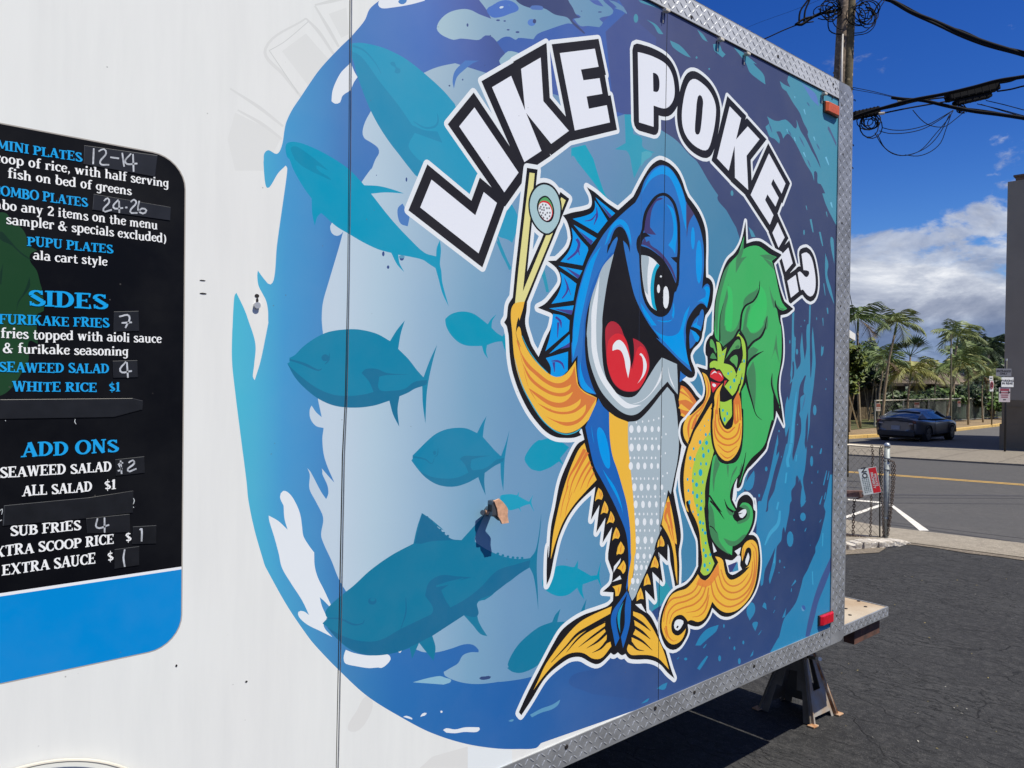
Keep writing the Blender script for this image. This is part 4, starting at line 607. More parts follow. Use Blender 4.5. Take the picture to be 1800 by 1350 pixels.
fill(MENU, (30, 66, 40), 'z1 -400,900! 0,780 60,795 90,860 160,895 205,960 215,1040! 295,1080! 240,1110 240,1170 290,1240 320,1350 z2 330,120 345,300 300,320 290,420 300,560! 230,540 225,690 165,800 100,900 0,970 -300,1000!')
fill(MENU, (22, 50, 38), 'z1 0,930 60,980 150,1080 270,1170! 180,1120 90,1040 0,990'); fill(MENU, (22, 50, 38), 'z2 235,30! 235,110 150,230 130,300! 140,230 190,150'); fill(MENU, (22, 50, 38), 'z1 0,1260! 25,1180! 10,1350! 0,1350!')
menu_shapes = SHAPES[:]; SHAPES.clear()
allshapes = base_shapes + ghost + menu_shapes + keep
co, tri, top_ = planar(allshapes)
owners = [s_[2] for s_ in allshapes]; cols = [s_[1] for s_ in allshapes]

def print_mat(col):
    """flat printed vinyl / painted sheet with a trace of dust; 'ring', 'pale' ... are printed colour blends"""
    key = ('print', col)
    if key in _m: return _m[key]
    m = bpy.data.materials.new('print_' + (col if isinstance(col, str) else '%d_%d_%d' % col)); m.use_nodes = True; _m[key] = m
    t = m.node_tree; b = t.nodes['Principled BSDF']; b.inputs['Roughness'].default_value = .38; b.inputs['Specular IOR Level'].default_value = .13
    N = t.nodes.new; LK = t.links.new
    tcn = N('ShaderNodeTexCoord'); sp = N('ShaderNodeSeparateXYZ'); LK(tcn.outputs['Object'], sp.inputs[0])
    def ramp(src, stops):
        r = N('ShaderNodeValToRGB'); mr = N('ShaderNodeMapRange'); lo_, hi_ = stops[0][0], stops[-1][0]
        mr.inputs['From Min'].default_value = lo_; mr.inputs['From Max'].default_value = hi_; LK(src, mr.inputs['Value'])
        while len(r.color_ramp.elements) < len(stops): r.color_ramp.elements.new(.5)
        for e, (p, c) in zip(r.color_ramp.elements, stops): e.position = (p - lo_) / (hi_ - lo_); e.color = (*rgb(c), 1)
        LK(mr.outputs[0], r.inputs[0]); return r.outputs[0]
    def mixc(f, a_, b_, mode='MIX'):
        n = N('ShaderNodeMix'); n.data_type = 'RGBA'; n.blend_type = mode
        for i, v in (('Factor', f), ('A', a_), ('B', b_)):
            if isinstance(v, (int, float)): n.inputs[i].default_value = v
            elif isinstance(v, tuple): n.inputs[i].default_value = (*v, 1)
            else: LK(v, n.inputs[i])
        return n.outputs['Result']
    X_ = lambda px: wall(px, 650)[0] - T0.x
    Z_ = lambda z: z - T0.z
    x, z = sp.outputs[0], sp.outputs[2]
    zlo, zhi = Z_(ZB), Z_(ZT)
    def zmix(a_, b_, z0=.25, z1=.75):
        mr = N('ShaderNodeMapRange'); mr.inputs['From Min'].default_value = zlo + (zhi - zlo) * z0; mr.inputs['From Max'].default_value = zlo + (zhi - zlo) * z1
        LK(z, mr.inputs['Value']); return mixc(mr.outputs[0], a_, b_)
    if col == 'ring':
        topc = ramp(x, [(X_(460), (78,160,202)), (X_(520), (74,144,194)), (X_(600), (78,128,186)), (X_(640), (82,124,188)), (X_(740), (88,120,188)), (X_(820), (90,104,164)), (X_(880), (78,86,134)), (X_(1000), (76,100,168)), (X_(1200), (76,88,134))])
        midc = ramp(x, [(X_(410), (76,182,206)), (X_(450), (76,174,206)), (X_(500), (72,152,202)), (X_(560), (72,140,194)), (X_(600), (66,122,182)), (X_(900), (60,100,170))])
        botc = ramp(x, [(X_(480), (72,176,204)), (X_(560), (68,146,190)), (X_(620), (60,130,182)), (X_(700), (46,112,176)), (X_(880), (38,100,168)), (X_(1020), (50,96,158)), (X_(1120), (52,86,144)), (X_(1200), (50,78,130))])
        c = zmix(botc, zmix(midc, topc, .62, .9), .14, .36)
    elif col == 'pale':
        lo_ = ramp(x, [(X_(590), (192,208,220)), (X_(660), (176,200,214)), (X_(740), (152,182,204)), (X_(830), (122,164,192)), (X_(900), (110,152,186)), (X_(1000), (98,146,182)), (X_(1150), (74,134,168)), (X_(1330), (52,124,162))])
        hi_ = ramp(x, [(X_(640), (188,206,218)), (X_(760), (168,190,202)), (X_(900), (124,156,182)), (X_(1060), (114,146,182)), (X_(1150), (98,148,174)), (X_(1330), (78,130,162))])
        c = zmix(lo_, hi_, .55, .85)
    elif col == 'foam': c = ramp(x, [(X_(770), (168,194,204)), (X_(850), (142,172,192)), (X_(950), (120,158,184)), (X_(1080), (104,146,178))])
    elif col == 'navy': c = zmix(zmix(ramp(x, [(X_(1000), (50,96,158)), (X_(1120), (52,86,144)), (X_(1250), (50,76,126)), (X_(1460), (44,70,118))]), ramp(x, [(X_(1000), (50,88,148)), (X_(1200), (50,72,120)), (X_(1320), (46,66,110)), (X_(1460), (38,58,98))]), 0, .16), zmix(rgb((58,70,106)), ramp(x, [(X_(1060), (80,94,146)), (X_(1180), (74,82,120)), (X_(1460), (66,76,108))]), .6, .85), .2, .5)
    elif col == 'teal': c = zmix(rgb((44,130,174)), rgb((78,146,168)), .3, .75)
    elif col == 'panel': c = rgb(PANEL)
    else: c = rgb(col)
    n = N('ShaderNodeTexNoise'); n.inputs['Scale'].default_value = 5; n.inputs['Detail'].default_value = 8; n.inputs['Roughness'].default_value = .65
    mp = N('ShaderNodeMapping'); LK(tcn.outputs['Object'], mp.inputs[0])
    if col == 'panel' or col in (GH1, GH2):
        mp.inputs['Scale'].default_value = (5, 5, .5)
        n2_ = N('ShaderNodeTexNoise'); n2_.inputs['Scale'].default_value = 1.1; n2_.inputs['Detail'].default_value = 4; LK(tcn.outputs['Object'], n2_.inputs['Vector'])
        c = mixc(ramp_f(t, n2_.outputs['Fac'], .35, .7, .0, .55), c, rgb((228, 226, 222)))
    LK(mp.outputs[0], n.inputs['Vector'])
    dk = not isinstance(col, str) and max(col) < 90
    c = mixc(ramp_f(t, n.outputs['Fac'], .4, .75, 0, .17 if col == 'panel' else (.012 if dk else .035)), c, rgb((188, 190, 190)))
    if dk: b.inputs['Specular IOR Level'].default_value = .1
    if col == (0, 134, 206) or col == (11, 12, 17):
        n4 = N('ShaderNodeTexNoise'); n4.inputs['Scale'].default_value = 2.2; n4.inputs['Detail'].default_value = 7; LK(tcn.outputs['Object'], n4.inputs['Vector'])
        c = mixc(ramp_f(t, n4.outputs['Fac'], .5, .75, 0, .12), c, rgb((20, 90, 150)) if col[2] > 100 else rgb((34, 36, 42)))
    # specks of dirt
    v = N('ShaderNodeTexVoronoi'); v.inputs['Scale'].default_value = 34; LK(tcn.outputs['Object'], v.inputs['Vector'])
    n3_ = N('ShaderNodeTexNoise'); n3_.inputs['Scale'].default_value = 7; LK(tcn.outputs['Object'], n3_.inputs['Vector'])
    mlt = N('ShaderNodeMath'); mlt.operation = 'MULTIPLY'; LK(ramp_f(t, v.outputs['Distance'], .035, .06, .55, 0), mlt.inputs[0]); LK(ramp_f(t, n3_.outputs['Fac'], .56, .62, 0, 1), mlt.inputs[1])
    c = mixc(mlt.outputs[0], c, rgb((96, 92, 88)))
    if isinstance(c, tuple): b.inputs['Base Color'].default_value = (*c, 1)
    else: LK(c, b.inputs['Base Color'])
    # sheet metal is never perfectly flat
    nb = N('ShaderNodeTexNoise'); nb.inputs['Scale'].default_value = 1.8; nb.inputs['Detail'].default_value = 2; LK(tcn.outputs['Object'], nb.inputs['Vector'])
    bn = N('ShaderNodeBump'); bn.inputs['Strength'].default_value = .12; bn.inputs['Distance'].default_value = .03; LK(nb.outputs['Fac'], bn.inputs['Height']); LK(bn.outputs[0], b.inputs['Normal'])
    LK(ramp_f(t, n.outputs['Fac'], .3, .7, .34, .55), b.inputs['Roughness'])
    return m
def ramp_f(t, src, a, b, c, d):
    mr = t.nodes.new('ShaderNodeMapRange'); mr.inputs['From Min'].default_value = a; mr.inputs['From Max'].default_value = b
    mr.inputs['To Min'].default_value = c; mr.inputs['To Max'].default_value = d; t.links.new(src, mr.inputs['Value']); return mr.outputs[0]

def sheet(owner, name, parent, y=WY, coords=None, tris=None, tops=None, ow=None, cl=None):
    coords = co if coords is None else coords; tris = tri if tris is None else tris; tops = top_ if tops is None else tops; ow = owners if ow is None else ow; cl = cols if cl is None else cl
    sel = [k for k in range(len(tris)) if tops[k] >= 0 and ow[tops[k]] == owner]
    if not sel: print('EMPTY', owner); return None
    mats, mi = [], []
    idx = {}
    for k in sel:
        c = cl[tops[k]]
        if c not in idx: idx[c] = len(mats); mats.append(print_mat(c))
        mi.append(idx[c])
    T_ = tris[sel]; used, inv = np.unique(T_, return_inverse=True); T_ = inv.reshape(T_.shape)
    b_ = MB(); b_.v = [(coords[u][0], y, coords[u][1]) for u in used]; b_.f = [(int(a), int(b2), int(c2)) for a, b2, c2 in T_]; b_.m = mi
    o = b_.build(name, mats, parent)
    me = o.data                         # face outwards (towards -Y)
    bm = bmesh.new(); bm.from_mesh(me)
    for f_ in bm.faces:
        if f_.normal.y > 0: f_.normal_flip()
    bm.to_mesh(me); bm.free(); return o
sheet('side_panel', 'side_panel', trailer)
mural = sheet(mu, 'mural_print', trailer)
for k_ in range(1, 14): sheet('tuna_print.%d' % k_, 'tuna_print', mural)
sheet(LET, 'lettering_print', mural); sheet(FI, 'cartoon_fish_print', mural); sheet(ME, 'cartoon_mermaid_print', mural)
menu = sheet(MENU, 'menu_board', trailer)

# ------------------------------------------------------------------ lettering for the menu: chunky slab-serif glyphs made of strokes
GLY = {}
def arc(cx, cy, rx, ry, a0, a1, wt=.1, wT=.21, n=14):
    pts, ws = [], []
    for k in range(n + 1):
        a = math.radians(a0 + (a1 - a0) * k / n); pts.append((cx + rx * math.cos(a), cy + ry * math.sin(a))); ws.append(wt + (wT - wt) * abs(math.cos(a)) ** 1.2)
    return ('r', pts, ws)
def ln(x0, y0, x1, y1, w0=.2, w1=None): return ('r', [(x0, y0), (x1, y1)], [w0, w1 or w0])
def sf(x, y, l=.2, t=.075): return ('p', [(x - l, y - t * .4), (x + l, y - t * .4 + .02), (x + l * .9, y + t), (x - l * .9, y + t * .8)])
def st(x, y0=0, y1=1, w=.2, top=True, bot=True):
    o = [ln(x, y0, x, y1, w * .92, w * 1.06)]
    if bot: o.append(sf(x, y0 + .02))
    if top: o.append(sf(x, y1 - .06))
    return o
U = dict(
 A=(.82, [ln(.12, 0, .40, 1, .1), ln(.40, 1, .70, 0, .22), ln(.2, .34, .6, .34, .1), sf(.12, .02, .15), sf(.70, .02, .17)]),
 B=(.74, st(.18) + [arc(.3, .76, .27, .2, 90, -90), arc(.3, .28, .33, .26, 90, -90), ln(.15, .95, .32, .95, .09), ln(.15, .53, .32, .53, .09), ln(.15, .04, .32, .04, .09)]),
 C=(.72, [arc(.42, .5, .31, .46, 48, 312), ln(.64, .98, .66, .7, .06, .1), ln(.63, .05, .66, .28, .05, .09)]),
 D=(.8, st(.18) + [arc(.3, .5, .36, .46, 90, -90), ln(.15, .95, .32, .95, .09), ln(.15, .04, .32, .04, .09)]),
 E=(.72, st(.18) + [ln(.15, .95, .62, .97, .1), ln(.15, .5, .5, .52, .09), ln(.15, .05, .64, .03, .1), ln(.62, 1.0, .60, .74, .1, .05), ln(.64, 0, .62, .27, .1, .05), ln(.48, .62, .48, .4, .07)]),
 F=(.68, st(.18) + [ln(.15, .95, .62, .97, .1), ln(.15, .5, .5, .52, .09), ln(.62, 1.0, .60, .72, .1, .05), ln(.48, .62, .48, .4, .07)]),
 H=(.86, st(.18) + st(.66) + [ln(.18, .5, .66, .5, .1)]), I=(.4, st(.19)),
 J=(.5, [ln(.3, 1, .3, .2, .2), arc(.18, .2, .13, .18, 0, -180), sf(.3, .94)]),
 K=(.82, st(.18) + [ln(.24, .42, .62, .98, .1), ln(.36, .6, .7, 0, .2), sf(.62, .94, .13), sf(.7, .02, .15)]),
 L=(.68, st(.18) + [ln(.15, .05, .62, .03, .1), ln(.62, 0, .6, .3, .1, .05)]),
 M=(1.02, [ln(.16, 0, .2, 1, .11), ln(.22, 1, .5, .15, .2, .14), ln(.5, .15, .8, 1, .1), ln(.82, 1, .86, 0, .21), sf(.16, .02, .13), sf(.86, .02, .16), sf(.18, .94, .13), sf(.84, .94, .13)]),
 N=(.88, [ln(.18, 0, .18, 1, .11), ln(.18, 1, .7, .02, .21), ln(.7, 1, .7, 0, .1), sf(.18, .02, .14), sf(.7, .94, .14), sf(.14, .94, .13)]),
 O=(.84, [arc(.42, .5, .33, .46, 0, 360, n=24)]),
 P=(.72, st(.18) + [arc(.3, .72, .3, .24, 90, -90), ln(.15, .95, .32, .95, .09), ln(.15, .47, .32, .47, .09)]),
 R=(.8, st(.18) + [arc(.3, .74, .28, .22, 90, -90), ln(.15, .95, .32, .95, .09), ln(.15, .51, .32, .51, .09), ln(.38, .5, .66, .02, .2), sf(.68, .02, .13)]),
 S=(.66, [arc(.33, .73, .21, .21, 30, 200, .1, .18), arc(.35, .27, .24, .23, 20, -150, .1, .2), ln(.16, .66, .55, .32, .21, .21), ln(.54, .98, .53, .72, .05, .09), ln(.1, .02, .11, .28, .05, .09)]),
 T=(.74, [ln(.37, 0, .37, 1, .21), sf(.37, .02), ln(.06, .95, .68, .97, .1), ln(.07, 1, .09, .72, .09, .05), ln(.67, 1, .65, .72, .09, .05)]),
 U=(.82, [ln(.18, 1, .18, .28, .2), ln(.64, 1, .64, .28, .1), arc(.41, .28, .23, .25, 180, 360, .12, .15), sf(.18, .94), sf(.64, .94, .15)]),
 W=(1.08, [ln(.14, 1, .36, 0, .21, .18), ln(.36, 0, .54, .9, .1), ln(.54, .95, .76, 0, .21, .18), ln(.76, 0, .94, 1, .1), sf(.14, .94, .15), sf(.94, .94, .14), sf(.54, .94, .1)]),
 X=(.84, [ln(.14, 1, .66, 0, .21), ln(.66, 1, .14, 0, .1), sf(.14, .94, .14), sf(.68, .94, .12), sf(.14, .02, .12), sf(.68, .02, .14)]),
 a=(.6, [arc(.26, .2, .19, .18, 0, 360, .08, .15, 18), ln(.44, .5, .44, 0, .17), arc(.27, .5, .17, .16, 0, 150, .1, .12), sf(.5, .03, .09, .05)]),
 b=(.64, [ln(.15, 0, .15, .98, .17), sf(.12, .93, .12, .05), arc(.32, .32, .22, .32, 0, 360, .08, .17, 18)]),
 c=(.52, [arc(.3, .33, .21, .31, 50, 310, .09, .17), ln(.46, .66, .46, .48, .05, .12)]),
 d=(.66, [ln(.48, 0, .48, .98, .17), sf(.44, .93, .12, .05), arc(.28, .32, .21, .31, 0, 360, .08, .17, 18), sf(.52, .02, .1, .05)]),
 e=(.54, [arc(.29, .33, .21, .31, 20, 325, .09, .16), ln(.1, .36, .49, .38, .08)]),
 f=(.44, [ln(.2, 0, .2, .75, .17), arc(.34, .76, .15, .2, 180, 50, .09, .16), ln(.04, .62, .4, .63, .08), sf(.2, .02, .15, .06)]),
 g=(.6, [arc(.27, .34, .19, .27, 0, 360, .08, .15, 18), ln(.45, .62, .45, -.1, .16), arc(.28, -.1, .18, .17, 0, -150, .08, .13), ln(.42, .62, .56, .66, .1, .06)]),
 h=(.68, [ln(.15, 0, .15, .98, .17), sf(.12, .93, .12, .05), arc(.34, .42, .18, .2, 180, 0, .1, .15), ln(.5, .45, .5, 0, .17), sf(.15, .02, .13, .05), sf(.52, .02, .13, .05)]),
 i=(.34, [ln(.16, 0, .16, .62, .17), sf(.13, .57, .11, .05), sf(.16, .02, .14, .05), ('p', [(.07, .76), (.25, .78), (.24, .95), (.08, .94)])]),
 k=(.66, [ln(.15, 0, .15, .98, .17), sf(.12, .93, .12, .05), ln(.2, .28, .48, .62, .09), ln(.28, .38, .54, 0, .17), sf(.5, .6, .11, .05), sf(.56, .02, .1, .05)]),
 l=(.34, [ln(.16, 0, .16, .98, .17), sf(.13, .93, .12, .05), sf(.16, .02, .14, .05)]),
 m=(.98, [ln(.15, 0, .15, .62, .16), arc(.3, .42, .15, .2, 180, 0, .1, .14), ln(.46, .45, .46, 0, .16), arc(.62, .42, .15, .2, 180, 0, .1, .14), ln(.78, .45, .78, 0, .16), sf(.12, .58, .1, .05), sf(.15, .02, .12, .05), sf(.46, .02, .1, .05), sf(.8, .02, .12, .05)]),
 n=(.68, [ln(.15, 0, .15, .62, .17), arc(.34, .42, .18, .2, 180, 0, .1, .15), ln(.5, .45, .5, 0, .17), sf(.12, .58, .11, .05), sf(.15, .02, .13, .05), sf(.52, .02, .13, .05)]),
 o=(.6, [arc(.29, .33, .2, .31, 0, 360, .08, .17, 20)]),
 p=(.66, [ln(.15, -.3, .15, .64, .17), arc(.34, .33, .21, .31, 0, 360, .08, .17, 18), sf(.12, .6, .1, .05), sf(.15, -.28, .14, .05)]),
 r=(.5, [ln(.15, 0, .15, .62, .17), arc(.34, .42, .17, .2, 170, 60, .1, .14), sf(.12, .58, .11, .05), sf(.15, .02, .14, .05), ('p', [(.36, .44), (.48, .46), (.47, .6), (.36, .6)])]),
 s=(.5, [arc(.25, .48, .15, .15, 30, 200, .08, .14), arc(.26, .18, .17, .16, 20, -150, .08, .15), ln(.14, .44, .4, .22, .15), ln(.4, .66, .4, .5, .04, .08), ln(.08, 0, .08, .18, .04, .08)]),
 t=(.44, [ln(.2, .14, .2, .88, .17, .1), arc(.31, .14, .12, .14, 180, 330, .1, .14), ln(.04, .6, .4, .61, .08)]),
 u=(.68, [ln(.15, .62, .15, .18, .17), arc(.32, .2, .18, .19, 180, 360, .1, .12), ln(.5, .62, .5, 0, .17), sf(.12, .58, .11, .05), sf(.47, .58, .1, .05), sf(.54, .02, .11, .05)]),
 v=(.62, [ln(.12, .62, .3, 0, .18), ln(.3, 0, .5, .62, .09), sf(.12, .58, .12, .05), sf(.5, .58, .11, .05)]),
 w=(.9, [ln(.12, .62, .28, 0, .17), ln(.28, 0, .44, .6, .09), ln(.44, .62, .6, 0, .17), ln(.6, 0, .76, .62, .09), sf(.12, .58, .12, .05), sf(.76, .58, .11, .05)]),
 x=(.62, [ln(.12, .62, .5, 0, .18), ln(.5, .62, .12, 0, .09), sf(.12, .58, .1, .05), sf(.5, .58, .1, .05), sf(.12, .02, .1, .05), sf(.52, .02, .1, .05)]),
 y=(.62, [ln(.12, .62, .32, .02, .18), ln(.5, .62, .24, -.28, .1), sf(.12, .58, .12, .05), sf(.5, .58, .11, .05), ('p', [(.08, -.32), (.26, -.34), (.26, -.2), (.1, -.2)])]),
)
U[' '] = (.34, []); U[','] = (.3, [('p', [(.06, .14), (.2, .16), (.22, 0), (.08, -.2), (.1, 0)])]); U[')'] = (.36, [arc(.0, .38, .26, .58, 62, -62, .05, .15)])
U['&'] = (.84, [arc(.36, .76, .15, .18, 0, 360, .09, .12, 16), arc(.32, .27, .24, .25, 60, 370, .1, .18, 16), ln(.26, .62, .7, 0, .18, .14), sf(.7, .4, .12, .05)])
U['$'] = (.64, [arc(.32, .68, .19, .17, 30, 200, .09, .16), arc(.33, .3, .21, .19, 20, -150, .09, .17), ln(.17, .6, .5, .36, .18), ln(.32, -.1, .32, 1.08, .06)])
U['1'] = (.46, st(.24, top=False) + [ln(.24, .96, .08, .8, .1)])
U['2'] = (.62, [arc(.3, .72, .2, .22, 160, -30, .1, .17), ln(.46, .6, .12, .1, .14), ln(.08, .06, .56, .06, .13), ln(.56, 0, .55, .25, .08, .05)])
def glyph(ch):
    if ch in GLY: return GLY[ch]
    adv, parts = U[ch]; sh = []
    for p_ in parts:
        if p_[0] == 'p': lp = np.array(p_[1])
        else:
            q = [np.array(a) for a in p_[1]]; n = len(q); Ls, Rs = [], []
            for i in range(n):
                d = q[min(i+1, n-1)] - q[max(i-1, 0)]; d = d / np.linalg.norm(d); nn = np.array((-d[1], d[0])); w_ = p_[2][i] / 2
                Ls.append(q[i] + nn * w_); Rs.append(q[i] - nn * w_)
            if n > 12 and np.linalg.norm(q[0] - q[-1]) < 1e-6:      # closed ring: quads
                for i in range(n - 1): sh.append(([np.array([Ls[i], Ls[i+1], Rs[i+1], Rs[i]])], 0, 0))
                continue
            lp = np.array(Ls + Rs[::-1])
        sh.append(([lp], 0, 0))
    if not sh: GLY[ch] = (adv, None, None); return GLY[ch]
    c_, t_, tp = planar(sh); GLY[ch] = (adv, c_, t_[tp >= 0]); return GLY[ch]
def write(mb, text, spec, cap, y, jitter=.0):
    """text between two photographed baseline points on the trailer side; cap in photograph pixels"""
    (a0, b0, _), (a1, b1, _) = P(spec); x0, z0 = wall(a0, b0); x1, z1 = wall(a1, b1)
    h = (wall(a1, b1 - cap)[1] - z1); tot = sum(glyph(c)[0] for c in text); k = (x1 - x0) / tot; pos = 0
    for c in text:
        adv, gc, gt = glyph(c)
        if gc is not None:
            hz = h * (1 + random.uniform(-jitter, jitter)); dz = random.uniform(-jitter, jitter) * h * .5
            vs = [(x0 + (pos + g[0]) * k, y, z0 + (z1 - z0) * (pos + g[0]) / tot + g[1] * hz + dz) for g in gc]
            mb.mesh(vs, [(int(t[0]), int(t[2]), int(t[1])) for t in gt])
        pos += adv
yt = WY - .0008
blue = MB(); white = MB()
for mb_, s_, sp_, cap in ((blue, 'MINI PLATES', 'z1 -30,278 650,382', 16), (white, 'scoop of rice, with half serving', 'z1 -98,372 1335,585', 16), (white, 'fish on bed of greens', 'z1 58,505 1042,645', 16.5),
    (blue, 'COMBO PLATES', 'z1 -62,640 694,737', 16), (white, 'combo any 2 items on the menu', 'z1 -190,728 1247,917', 16), (white, 'sampler & specials excluded)', 'z1 46,870 1315,1022', 16),
    (blue, 'PUPU PLATES', 'z1 213,1043 894,1106', 15.5), (white, 'ala cart style', 'z1 260,1153 850,1202', 16), (blue, 'SIDES', 'z2 220,258 850,288', 26), (blue, 'FURIKAKE FRIES', 'z2 -12,402 864,432', 16),
    (white, 'fries topped with aioli sauce', 'z2 3,513 1278,554', 16.5), (white, '& furikake seasoning', 'z2 22,630 1016,655', 16.5), (blue, 'SEAWEED SALAD', 'z2 -12,782 864,793', 16.5), (blue, 'WHITE RICE', 'z2 95,937 768,938', 16.5), (blue, '$1', 'z2 858,937 950,936', 16),
    (blue, 'ADD ONS', 'z3 168,197 936,156', 23), (white, 'SEAWEED SALAD', 'z3 -4,362 884,307', 17), (white, 'ALL SALAD', 'z3 175,504 730,466', 17), (white, '$1', 'z3 822,456 918,448', 17), (white, 'SUB FRIES', 'z3 78,822 640,770', 17),
    (white, 'EXTRA SCOOP RICE', 'z3 -118,996 902,880', 17), (white, '$', 'z3 988,865 1040,860', 17), (white, 'EXTRA SAUCE', 'z3 14,1132 757,1035', 18), (white, '$', 'z3 846,1022 898,1014', 17)):
    lb_ = MB(); write(lb_, s_, sp_, cap, yt, .05); lb_.build('menu_line', print_mat((24, 160, 226)) if mb_ is blue else print_mat((240, 241, 240)), menu)
tape_m = mat('price_tape', rgb((19, 20, 24)), .42, var=.5, nscale=30); chalk = mat('paint_marker', rgb((186, 190, 196)), .8, var=.35, nscale=120)
edge_m = mat('tape_edge', rgb((52, 55, 60)), .6, var=.5, nscale=60)
for s_ in ('z1 665,250! 1245,330! 1225,500! 660,400!', 'z1 740,635! 1350,740! 1345,845! 730,760!', 'z2 900,305! 1095,300! 1100,460! 895,465!', 'z2 890,695! 1085,690! 1090,825! 895,830!', 'z2 -200,1003! 0,1000! 1050,990! 1130,1010! 1125,1080! 900,1140! 0,1155! -200,1158!',
           'z3 910,215! 1140,190! 1145,320! 915,345!', 'z3 30,578! 700,515! 1055,460! 1050,635! 690,680! 20,740!', 'z3 680,680! 1025,645! 1030,790! 690,800!', 'z3 1050,745! 1235,735! 1235,880! 1045,885!', 'z3 905,925! 1100,900! 1100,1050! 905,1080!'):
    q = [wall(p[0], p[1]) for p in P(s_)]; cx = sum(a for a, _ in q) / len(q); cz = sum(b for _, b in q) / len(q)
    b_ = MB(); n_ = len(q); out_ = [(a, WY - .0010, b) for a, b in q]; inn = [(cx + (a - cx) * .985, WY - .0013, cz + (b - cz) * .965) for a, b in q]
    b_.face(inn, 0)
    for i in range(n_): b_.face([out_[i], out_[(i+1) % n_], inn[(i+1) % n_], inn[i]], 1 if i in (0, n_ - 1) else 0)
    for f_i, f_ in enumerate(b_.f): b_.f[f_i] = tuple(reversed(f_)) if False else f_
    o_ = b_.build('price_sticker', [tape_m, edge_m], menu)
hw = MB()
for s_ in ('z1 740,275 735,400', 'z1 778,300 820,280 838,315 790,392 862,405', 'z1 870,345 940,355', 'z1 965,310 980,420', 'z1 1035,315 990,388 1085,395', 'z1 1050,320 1055,460', 'z1 820,692 850,668 862,700 815,768 882,760', 'z1 935,680 895,742 972,746', 'z1 940,690 942,785', 'z1 988,742 1006,742',
           'z1 1032,700 1058,680 1076,706 1028,776 1086,785', 'z1 1100,690 1090,760 1128,790 1156,765 1120,750 1095,775', 'z2 940,345 1020,340 990,435', 'z2 960,395 1042,390', 'z2 995,700 950,776 1042,774', 'z2 1002,705 1010,828', 'z3 972,240 935,252 962,288 930,305', 'z3 952,222 960,328', 'z3 1015,240 1050,220 1060,245 1008,302 1078,286',
           'z3 770,678 765,752 862,730', 'z3 825,672 826,792', 'z3 1103,772 1118,760 1118,862', 'z3 985,925 975,990 985,1062'):
    q = spline(P(s_), False); rb = to_wall(ribbon(q, [2.6, 3.2, 2.8])); n_ = len(rb) // 2
    for i in range(n_ - 1): hw.face([(rb[j][0], WY - .0017, rb[j][1]) for j in (i, i + 1, len(rb) - 2 - i, len(rb) - 1 - i)])
hw.build('handwritten_price', chalk, menu, kind='stuff')
# bits of the old print that show past the tape
old = MB()
for s_ in ('z3 0,620 18,605 12,650', 'z3 0,700 14,690', 'z3 1050,515 1062,540 1048,575', 'z3 1048,590 1060,592', 'z2 0,1020 18,1022', 'z2 0,1085 16,1080', 'z2 595,1155 590,1175 602,1195', 'z2 40,1165 46,1170'):
    q = spline(P(s_), False); rb = to_wall(ribbon(q, [1, 1.6, .8])); n_ = len(rb) // 2
    for i in range(n_ - 1): old.face([(rb[j][0], WY - .0009, rb[j][1]) for j in (i, i + 1, len(rb) - 2 - i, len(rb) - 1 - i)])
old.build('covered_print', print_mat((200, 204, 206)), menu, kind='stuff')

# ---- body behind the printed side
dark = mat('seam_shadow', rgb((26, 26, 28)), .8); whitep = mat('white_paint', rgb((224, 228, 228)), .4, var=.05); steel = mat('frame_steel', rgb((30, 31, 34)), .6, var=.3, nscale=20)
b_ = MB(); b_.box(((XL + XR) / 2, WY + .012 + DEPTH / 2, (ZB + ZT) / 2), (XR - XL - .02, DEPTH, ZT - ZB - .02)); b_.build('body_shell', whitep, trailer)
b_ = MB(); b_.box(((XL + XR) / 2, WY + .005, (ZB + ZT) / 2), (XR - XL - .03, .008, ZT - ZB - .03)); b_.build('seam_backing', dark, trailer)
# bright lip of the lapped sheet beside the left gap
b_ = MB(); alum = mat('bare_aluminium', rgb((176, 178, 180)), .38, .85, var=.2, nscale=14, bump=.15, bscale=40)
for (xa, ya), (xb, yb) in zip(((619.2,-140),(617.3,0),(615.3,300),(613,500),(609,700),(604.6,800),(600.8,1000),(596,1250)), ((617.3,0),(615.3,300),(613,500),(609,700),(604.6,800),(600.8,1000),(596,1250),(592.5,1400))):
    A_, B_ = wall(xa, ya), wall(xb, yb); b_.prism([(A_[0], WY - .0022, A_[1]), (B_[0], WY - .0022, B_[1]), (B_[0] + .0026, WY - .0005, B_[1]), (A_[0] + .0026, WY - .0005, A_[1])], (0, .002, 0))
b_.build('seam_strip', alum, trailer)
# chassis rails underneath
b_ = MB()
for yy in (.45, DEPTH - .45): b_.box(((XL + XR) / 2, WY + yy, ZB - .06), (XR - XL - .1, .06, .12))
for k_ in range(7): b_.box((XL + .3 + k_ * .85, WY + DEPTH / 2, ZB - .035), (.05, DEPTH - .2, .07))
b_.build('chassis_frame', steel, trailer)
